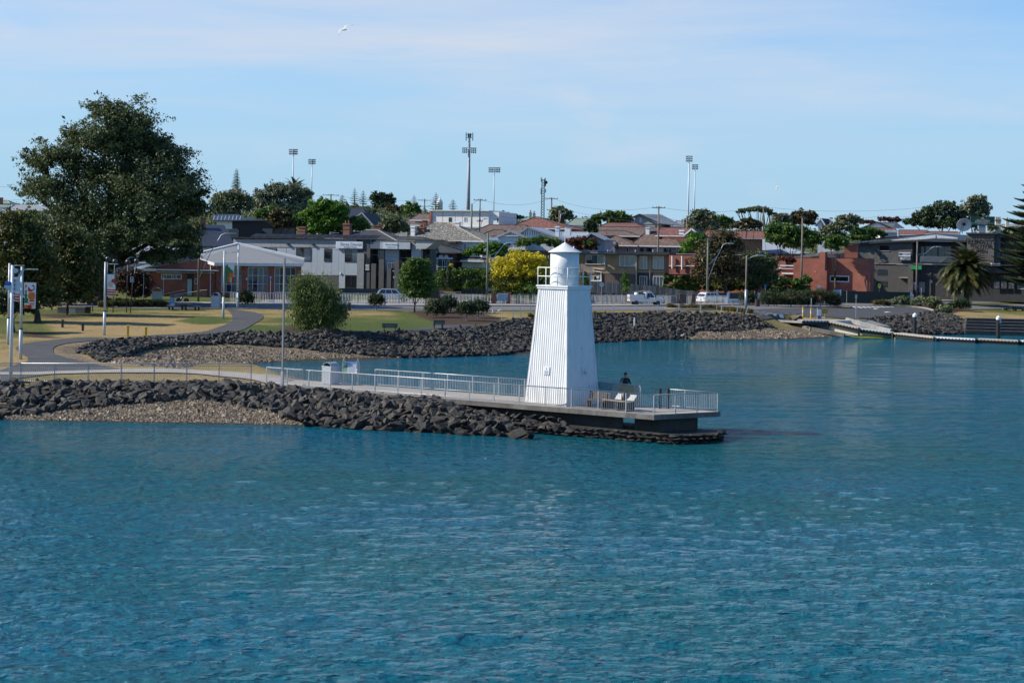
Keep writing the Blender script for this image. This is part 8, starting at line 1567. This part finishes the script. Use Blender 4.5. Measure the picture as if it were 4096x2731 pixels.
# white stakes along the rock bank
SK = [(2052,1271,1234,-.06),(2084,1268,1229,.1),(2122,1264,1225,0),(2452,1253,1219,-.12),(2542,1252,1219,-.06),(2630,1252,1219,-.07),(2716,1252,1220,0),(2802,1251,1220,0),(2884,1249,1222,-.13),(2948,1254,1225,-.08),(2983,1256,1229,-.28),(3245,1234,1192,0)]
nm_ = ['first white stake left of the lighthouse','second white stake left of the lighthouse, leaning','white stake nearest the lighthouse on its left','first white stake right of the lighthouse, leaning right','second white stake right of the lighthouse','third white stake right of the lighthouse','white stake in front of the tussock island','white stake below the slim grey sign post','leaning white stake beside the tussock row','white stake just left of the timber lamp post','strongly leaning white stake right of the timber lamp post','white post among the kerbside mop trees']
for (px,py,pt_,ln), lab in zip(SK, nm_):
    p = G(px,py); h = (py-pt_)*p.y/F; o = MB().box(-.055,.055,-.03,.03,-.2,h).build('stake', white_flat); put(o, lab, 'stake', p, 0, 'white marker stakes along the rock bank'); o.rotation_euler = (0,-ln,0)
p = G(2538,1308); put(MB().tube([(0,0,-.8),(0,0,1.15)], .11, 10).build('pipe_stub', grey_pole), 'grey pipe standing up from the rocks right of the lighthouse', 'pipe', p)
p = on_ground(3032,227); r_ = thing('timber_bollard', 'stout timber bollard with an orange face on the kerbside bed', 'bollard', p); MB().box(-.3,.3,-.3,.3,0,1.15).build('post', tim, r_); MB().box(-.32,-.1,-.33,-.3,.1,1.1).build('orange_face', mat('orange_face',(.5,.12,.05),.6), r_)
# steps at the right
r_ = thing('water_steps', 'dark terraced concrete steps to the water at the right', 'steps', gz(3920,1330,.3), R(-5))
for i in range(5): MB().box(-2+i*.3,14,i*1.25,i*1.25+1.35,-.6,.25+i*.38).build('step', mat('shadowed_step_concrete', (.05,.05,.05), .9, var=.3), r_); MB().box(.5+i*.3,11,i*1.25-.012,i*1.25-.002,.215+i*.38,.235+i*.38).build('nosing', concrete, r_)  # shadow over the terraces is put into the near-black step colour

# ------------------------------------------------------------ boat ramp, jetty and piles
RA = [((3068,1276),1.85),((3125,1288),1.35),((3250,1318),.75),((3380,1342),.15),((3440,1353),-.25)]; RB = [((3215,1284),1.8),((3300,1299),1.3),((3390,1322),.7),((3490,1347),.0),((3530,1356),-.3)]
A = [gz(*p, z) for p, z in RA]; B = [gz(*p, z) for p, z in RB]; rp_ = thing('boat_ramp', 'grooved concrete boat ramp sloping into the water beside the jetty', 'boat ramp', (0,0,0)); mb = MB()
for i in range(4): mb.slab([A[i],A[i+1],B[i+1],B[i]], .3)
mb.build('slab', concrete, rp_); gv = MB()
for i in range(4):
    for j in range(9):
        f_ = j/9; a = A[i].lerp(A[i+1], f_); b_ = B[i].lerp(B[i+1], f_); gv.beam(a+(b_-a)*.03+Vector((0,0,.012)), a+(b_-a)*.22+Vector((0,0,.012)), .05, .02)
tag(gv.build('grooves', old_concrete, rp_), kind='stuff')
for i in range(3): MB().beam(A[i]+Vector((-.1,-.1,.05)), A[i+1]+Vector((-.1,-.1,.05)), .5, .5).build('kerb', old_concrete, rp_)
algae = mat('green_algae',(.12,.15,.01),.8,var=.5,scale=3)
al = MB().slab([gz(3400,1346,.16),gz(3450,1352,.02),gz(3540,1353,.0),gz(3500,1344,.16)], .05).build('algae', algae, rp_)
jt = thing('jetty', 'stepped timber edged boat ramp jetty ending in floating pontoons', 'jetty', (0,0,0)); JW = 2.0
JS = [((3209,1280.5),1.95,(3307,1282.5),1.95),((3310,1284),1.9,(3433,1311),1.2),((3436,1312),1.18,(3568,1330),.75),((3571,1331),.74,(3733,1349),.5),((3737,1347.5),.52,(3900,1356),.5),((3904,1354.5),.52,(4072,1362.5),.5),((4076,1361),.52,(4260,1370),.5)]
pale_t = mat('pale_timber',(.46,.40,.31),.7,var=.15,stretch=(.4,4,4)); deck_m = mat('pontoon_deck',(.33,.32,.29),.9,var=.12)
for i, (a, za, b_, zb) in enumerate(JS):
    P, Q = gz(*a, za), gz(*b_, zb); d = (Q-P); d.z = 0; n = Vector((-d.y, d.x, 0)).normalized(); sec = MB().slab([P,Q,Q+n*JW,P+n*JW], .12).build('section', deck_m, jt); MB().beam(P-n*.04+Vector((0,0,-.06)), Q-n*.04+Vector((0,0,-.06)), .08,.20).build('edge_board', pale_t if i%2 else white_flat, sec); sc2 = MB(); m = int((Q-P).length/.42)
    for j in range(m): q = P.lerp(Q,(j+.5)/m)-n*.09; sc2.cbox(q+Vector((0,0,-.10)),(.2,.03,.1),math.atan2(d.y,d.x))
    tag(sc2.build('fender_blocks', dark_metal, sec), kind='stuff'); MB().beam(P+n*.25-Vector((0,0,.35)), Q+n*.25-Vector((0,0,.35)), .3,.4).build('float', black, sec)
    if i in (1,2,3): MB().beam(P+n*.5+Vector((0,0,-.75 if i > 1 else -.8)), Q+n*.5+Vector((0,0,-.6)), .25,.9).build('side_wall', cream, sec)
    if i in (2,3): MB().beam(P+n*.36-Vector((0,0,1.02)), Q+n*.36-Vector((0,0,.72)), .06,.25).build('algae', algae, sec)
    if 0 < i: MB().cbox(P+n*.0+Vector((0,0,-.5)),(.25,.25,1.1),math.atan2(d.y,d.x)).build('joint_post', black, sec)
MB().slab([gz(3215,1284,1.78),gz(3306,1286,1.8),gz(3306,1290,1.5),gz(3300,1312,.9)], .05).build('abutment', concrete, jt)
ab = MB().slab([gz(3190,1276,1.95),gz(3480,1280,1.9),gz(3560,1305,1.1),gz(3440,1300,1.3),gz(3345,1283,1.9)], .3); tag(ab.build('pavement', concrete), kind='structure')
kb = MB().beam(gz(3385,1279,1.95), gz(3450,1296,1.5), .4,.6).beam(gz(3450,1296,1.5), gz(3510,1311,1.1), .4,.6).beam(gz(3510,1311,1.1), gz(3565,1324,.8), .4,.5).build('ramp_kerb', concrete); tag(kb, 'concrete kerb wall dividing the jetty approach from the rocks', 'kerb wall')
for px, pb, pc, pt_, lab, fl in ((3663,1352,1268,1251,'black mooring pile with a white pointed cap in front of the rock point',(.0)),(3998,1366,1279,1262,'black mooring pile with a white pointed cap at the far right pontoon',1)):
    p = gz(px, pb, .0); k = p.y/F; r_ = thing('mooring_pile', lab, 'mooring pile', p+Vector((0,.6,0)), 0, 'mooring piles at the pontoon'); rr = 8.4*k; MB().lathe([(rr,-1),(rr,(pb-pc)*k)], seg=18).build('shaft', black, r_, smooth=False); MB().lathe([(rr*1.1,(pb-pc)*k),(rr*1.1,(pb-pc+9)*k),(0,(pb-pt_)*k)], seg=18).build('cap', white_flat, r_); MB().box(rr*.3,rr*1.02,-rr*1.02,-rr*.9,(pb-pc-14)*k,(pb-pc-4)*k if not fl else (pb-pc)*k).build('plate', steel, r_)

# ------------------------------------------------------------ second person and the gulls
wj = mat('white_jacket',(.55,.55,.54),.8); ycap = mat('yellow_cap',(.5,.42,.02),.7)
PJ2 = body_joints(.98, ((-.32,-.08,1.22),(-.07,-.2,1.6)), ((.32,-.08,1.22),(.07,-.2,1.6)))
def fn2(c):
    if c.z > 1.47 and abs(c.x) < .2: return 0
    if c.z < .86: return 2
    return 1
w2 = person('person in a white jacket and yellow cap holding both hands up to the face', on_ground(581,207), R(-20), PJ2, ([skin, wj, shirt], fn2)); head_bits(w2, .98, hair, ycap)
gull_w = leaf_mat('gull_white',(.85,.85,.83),(.9,.9,.88),None,.5,.7); gull_g = mat('gull_grey',(.20,.22,.25),.7,var=.1); beak = mat('gull_beak',(.45,.10,.02),.5)
def gull_stand(label, p, rz):
    r_ = thing('seagull', label, 'seagull', p, rz, 'silver gulls'); b_ = MB().lathe([(0,-.2),(.03,-.19),(.075,-.08),(.085,.02),(.06,.12),(.035,.2),(.045,.235),(.04,.27),(0,.3)], (0,0,0), 10, axis='X').build('body', gull_w, r_, smooth=True); b_.location = (0,0,.16); b_.rotation_euler = (0,-.55,0)
    for s_ in (-1,1): MB().add([(.06,s_*.075,.2),(-.1,s_*.085,.17),(-.27,s_*.03,.08),(-.1,s_*.075,.1)], [(0,1,2,3)]).build('wing', gull_g, r_); MB().tube([(0,s_*.03,0),(0,s_*.03,.12)], .008, 4).build('leg', beak, r_)
    MB().lathe([(.014,0),(0,.06)], (.265,0,.30), 6, axis='X').build('beak', beak, r_)
GS = [((1938,1256),'gull on the lawn nearest the mop trees',0),((1960,1254),'gull on the lawn behind the walking pair',1),((1972,1251),'gull on the lawn, left of a close pair',2),((1976,1254),'gull on the lawn, nearer of a close pair',2.4),((1995,1247),'gull on the lawn nearest the road',.5),((4012,1239),'gull beside the picnic table at the far right',3)]
for (px,py), lab, a in GS: gull_stand(lab, G(px,py), a)
gp = gz(2728,1345,.5); gull_stand('gull on the wet rocks right of the lighthouse', (gp.x,gp.y,.45), .4)
def gull_fly(label, c, s, rz, roll):
    r_ = thing('seagull', label, 'seagull', c, rz, 'silver gulls'); r_.rotation_euler = (roll, -.1, rz); MB().lathe([(0,-.24),(.04,-.2),(.075,-.05),(.08,.05),(.06,.14),(.05,.19),(.03,.24),(0,.28)], (0,0,0), 12, axis='X').build('body', gull_w, r_, smooth=True)
    for s_ in (-1,1):
        V = [(.09,s_*.06,.03),(.12,s_*.3,.14),(.02,s_*.58,.10),(-.14,s_*.82,.0),(-.20,s_*.80,-.0),(-.12,s_*.55,.09),(-.08,s_*.3,.13),(-.09,s_*.06,.03)]; V2 = [(x,y,z-.015) for x,y,z in V]; n = len(V); w_ = MB().add(V+V2, [(0,1,6,7),(1,2,5,6),(2,3,4,5),(15,14,9,8),(14,13,10,9),(13,12,11,10)]+[(i,(i+1)%n,n+(i+1)%n,n+i) for i in range(n)]).build('wing', gull_w, r_, smooth=False); MB().add([(-.10,s_*.76,.02),(-.145,s_*.83,.004),(-.21,s_*.805,.004),(-.17,s_*.74,.015)], [(0,1,2,3)]).build('wing_tip', gull_g, w_)
    MB().add([(-.18,-.03,0),(-.18,.03,0),(-.36,.09,.01),(-.36,-.09,.01)], [(0,1,2,3)]).build('tail', gull_w, r_); MB().lathe([(.014,0),(0,.06)], (.27,0,0), 6, axis='X').build('beak', beak, r_); r_.scale = (s,s,s)
gull_fly('white gull gliding high in the upper sky', at(1376,119,62), .62, R(150), R(-30)); gull_fly('tiny distant gull low in the sky above the umbrella tree', at(3107,751,190), .8, R(160), R(-30))
# ------------------------------------------------------------ undergrowth that fills the gardens between the houses
def undergrowth():
    r = np.random.default_rng(44); L_ = []
    for _ in range(520):
        x = r.uniform(-140,190); t_ = r.uniform(38,300); y = 212.5+.45*x+max(0,x-30)*.6+t_; z = Tz(x,y); s = r.uniform(1.2,2.6); L_.append((x,y,z+s*.5,s*1.5,s*1.2,s))
    for _ in range(260):
        x = r.uniform(-150,20); y = r.uniform(440,690); z = Tz(x,y); s = r.uniform(.8,2.2); L_.append((x,y,z+s*.3,s*2.4,s*1.5,s))
    V, f_, ti = leaves(L_, 90000, .75, 45, .5, cl=.3, rough=.25); tag(np_obj('undergrowth', V, f_, LM['olive'], attrs={'tint': ('POINT', ti*.8)}), kind='stuff')
undergrowth()
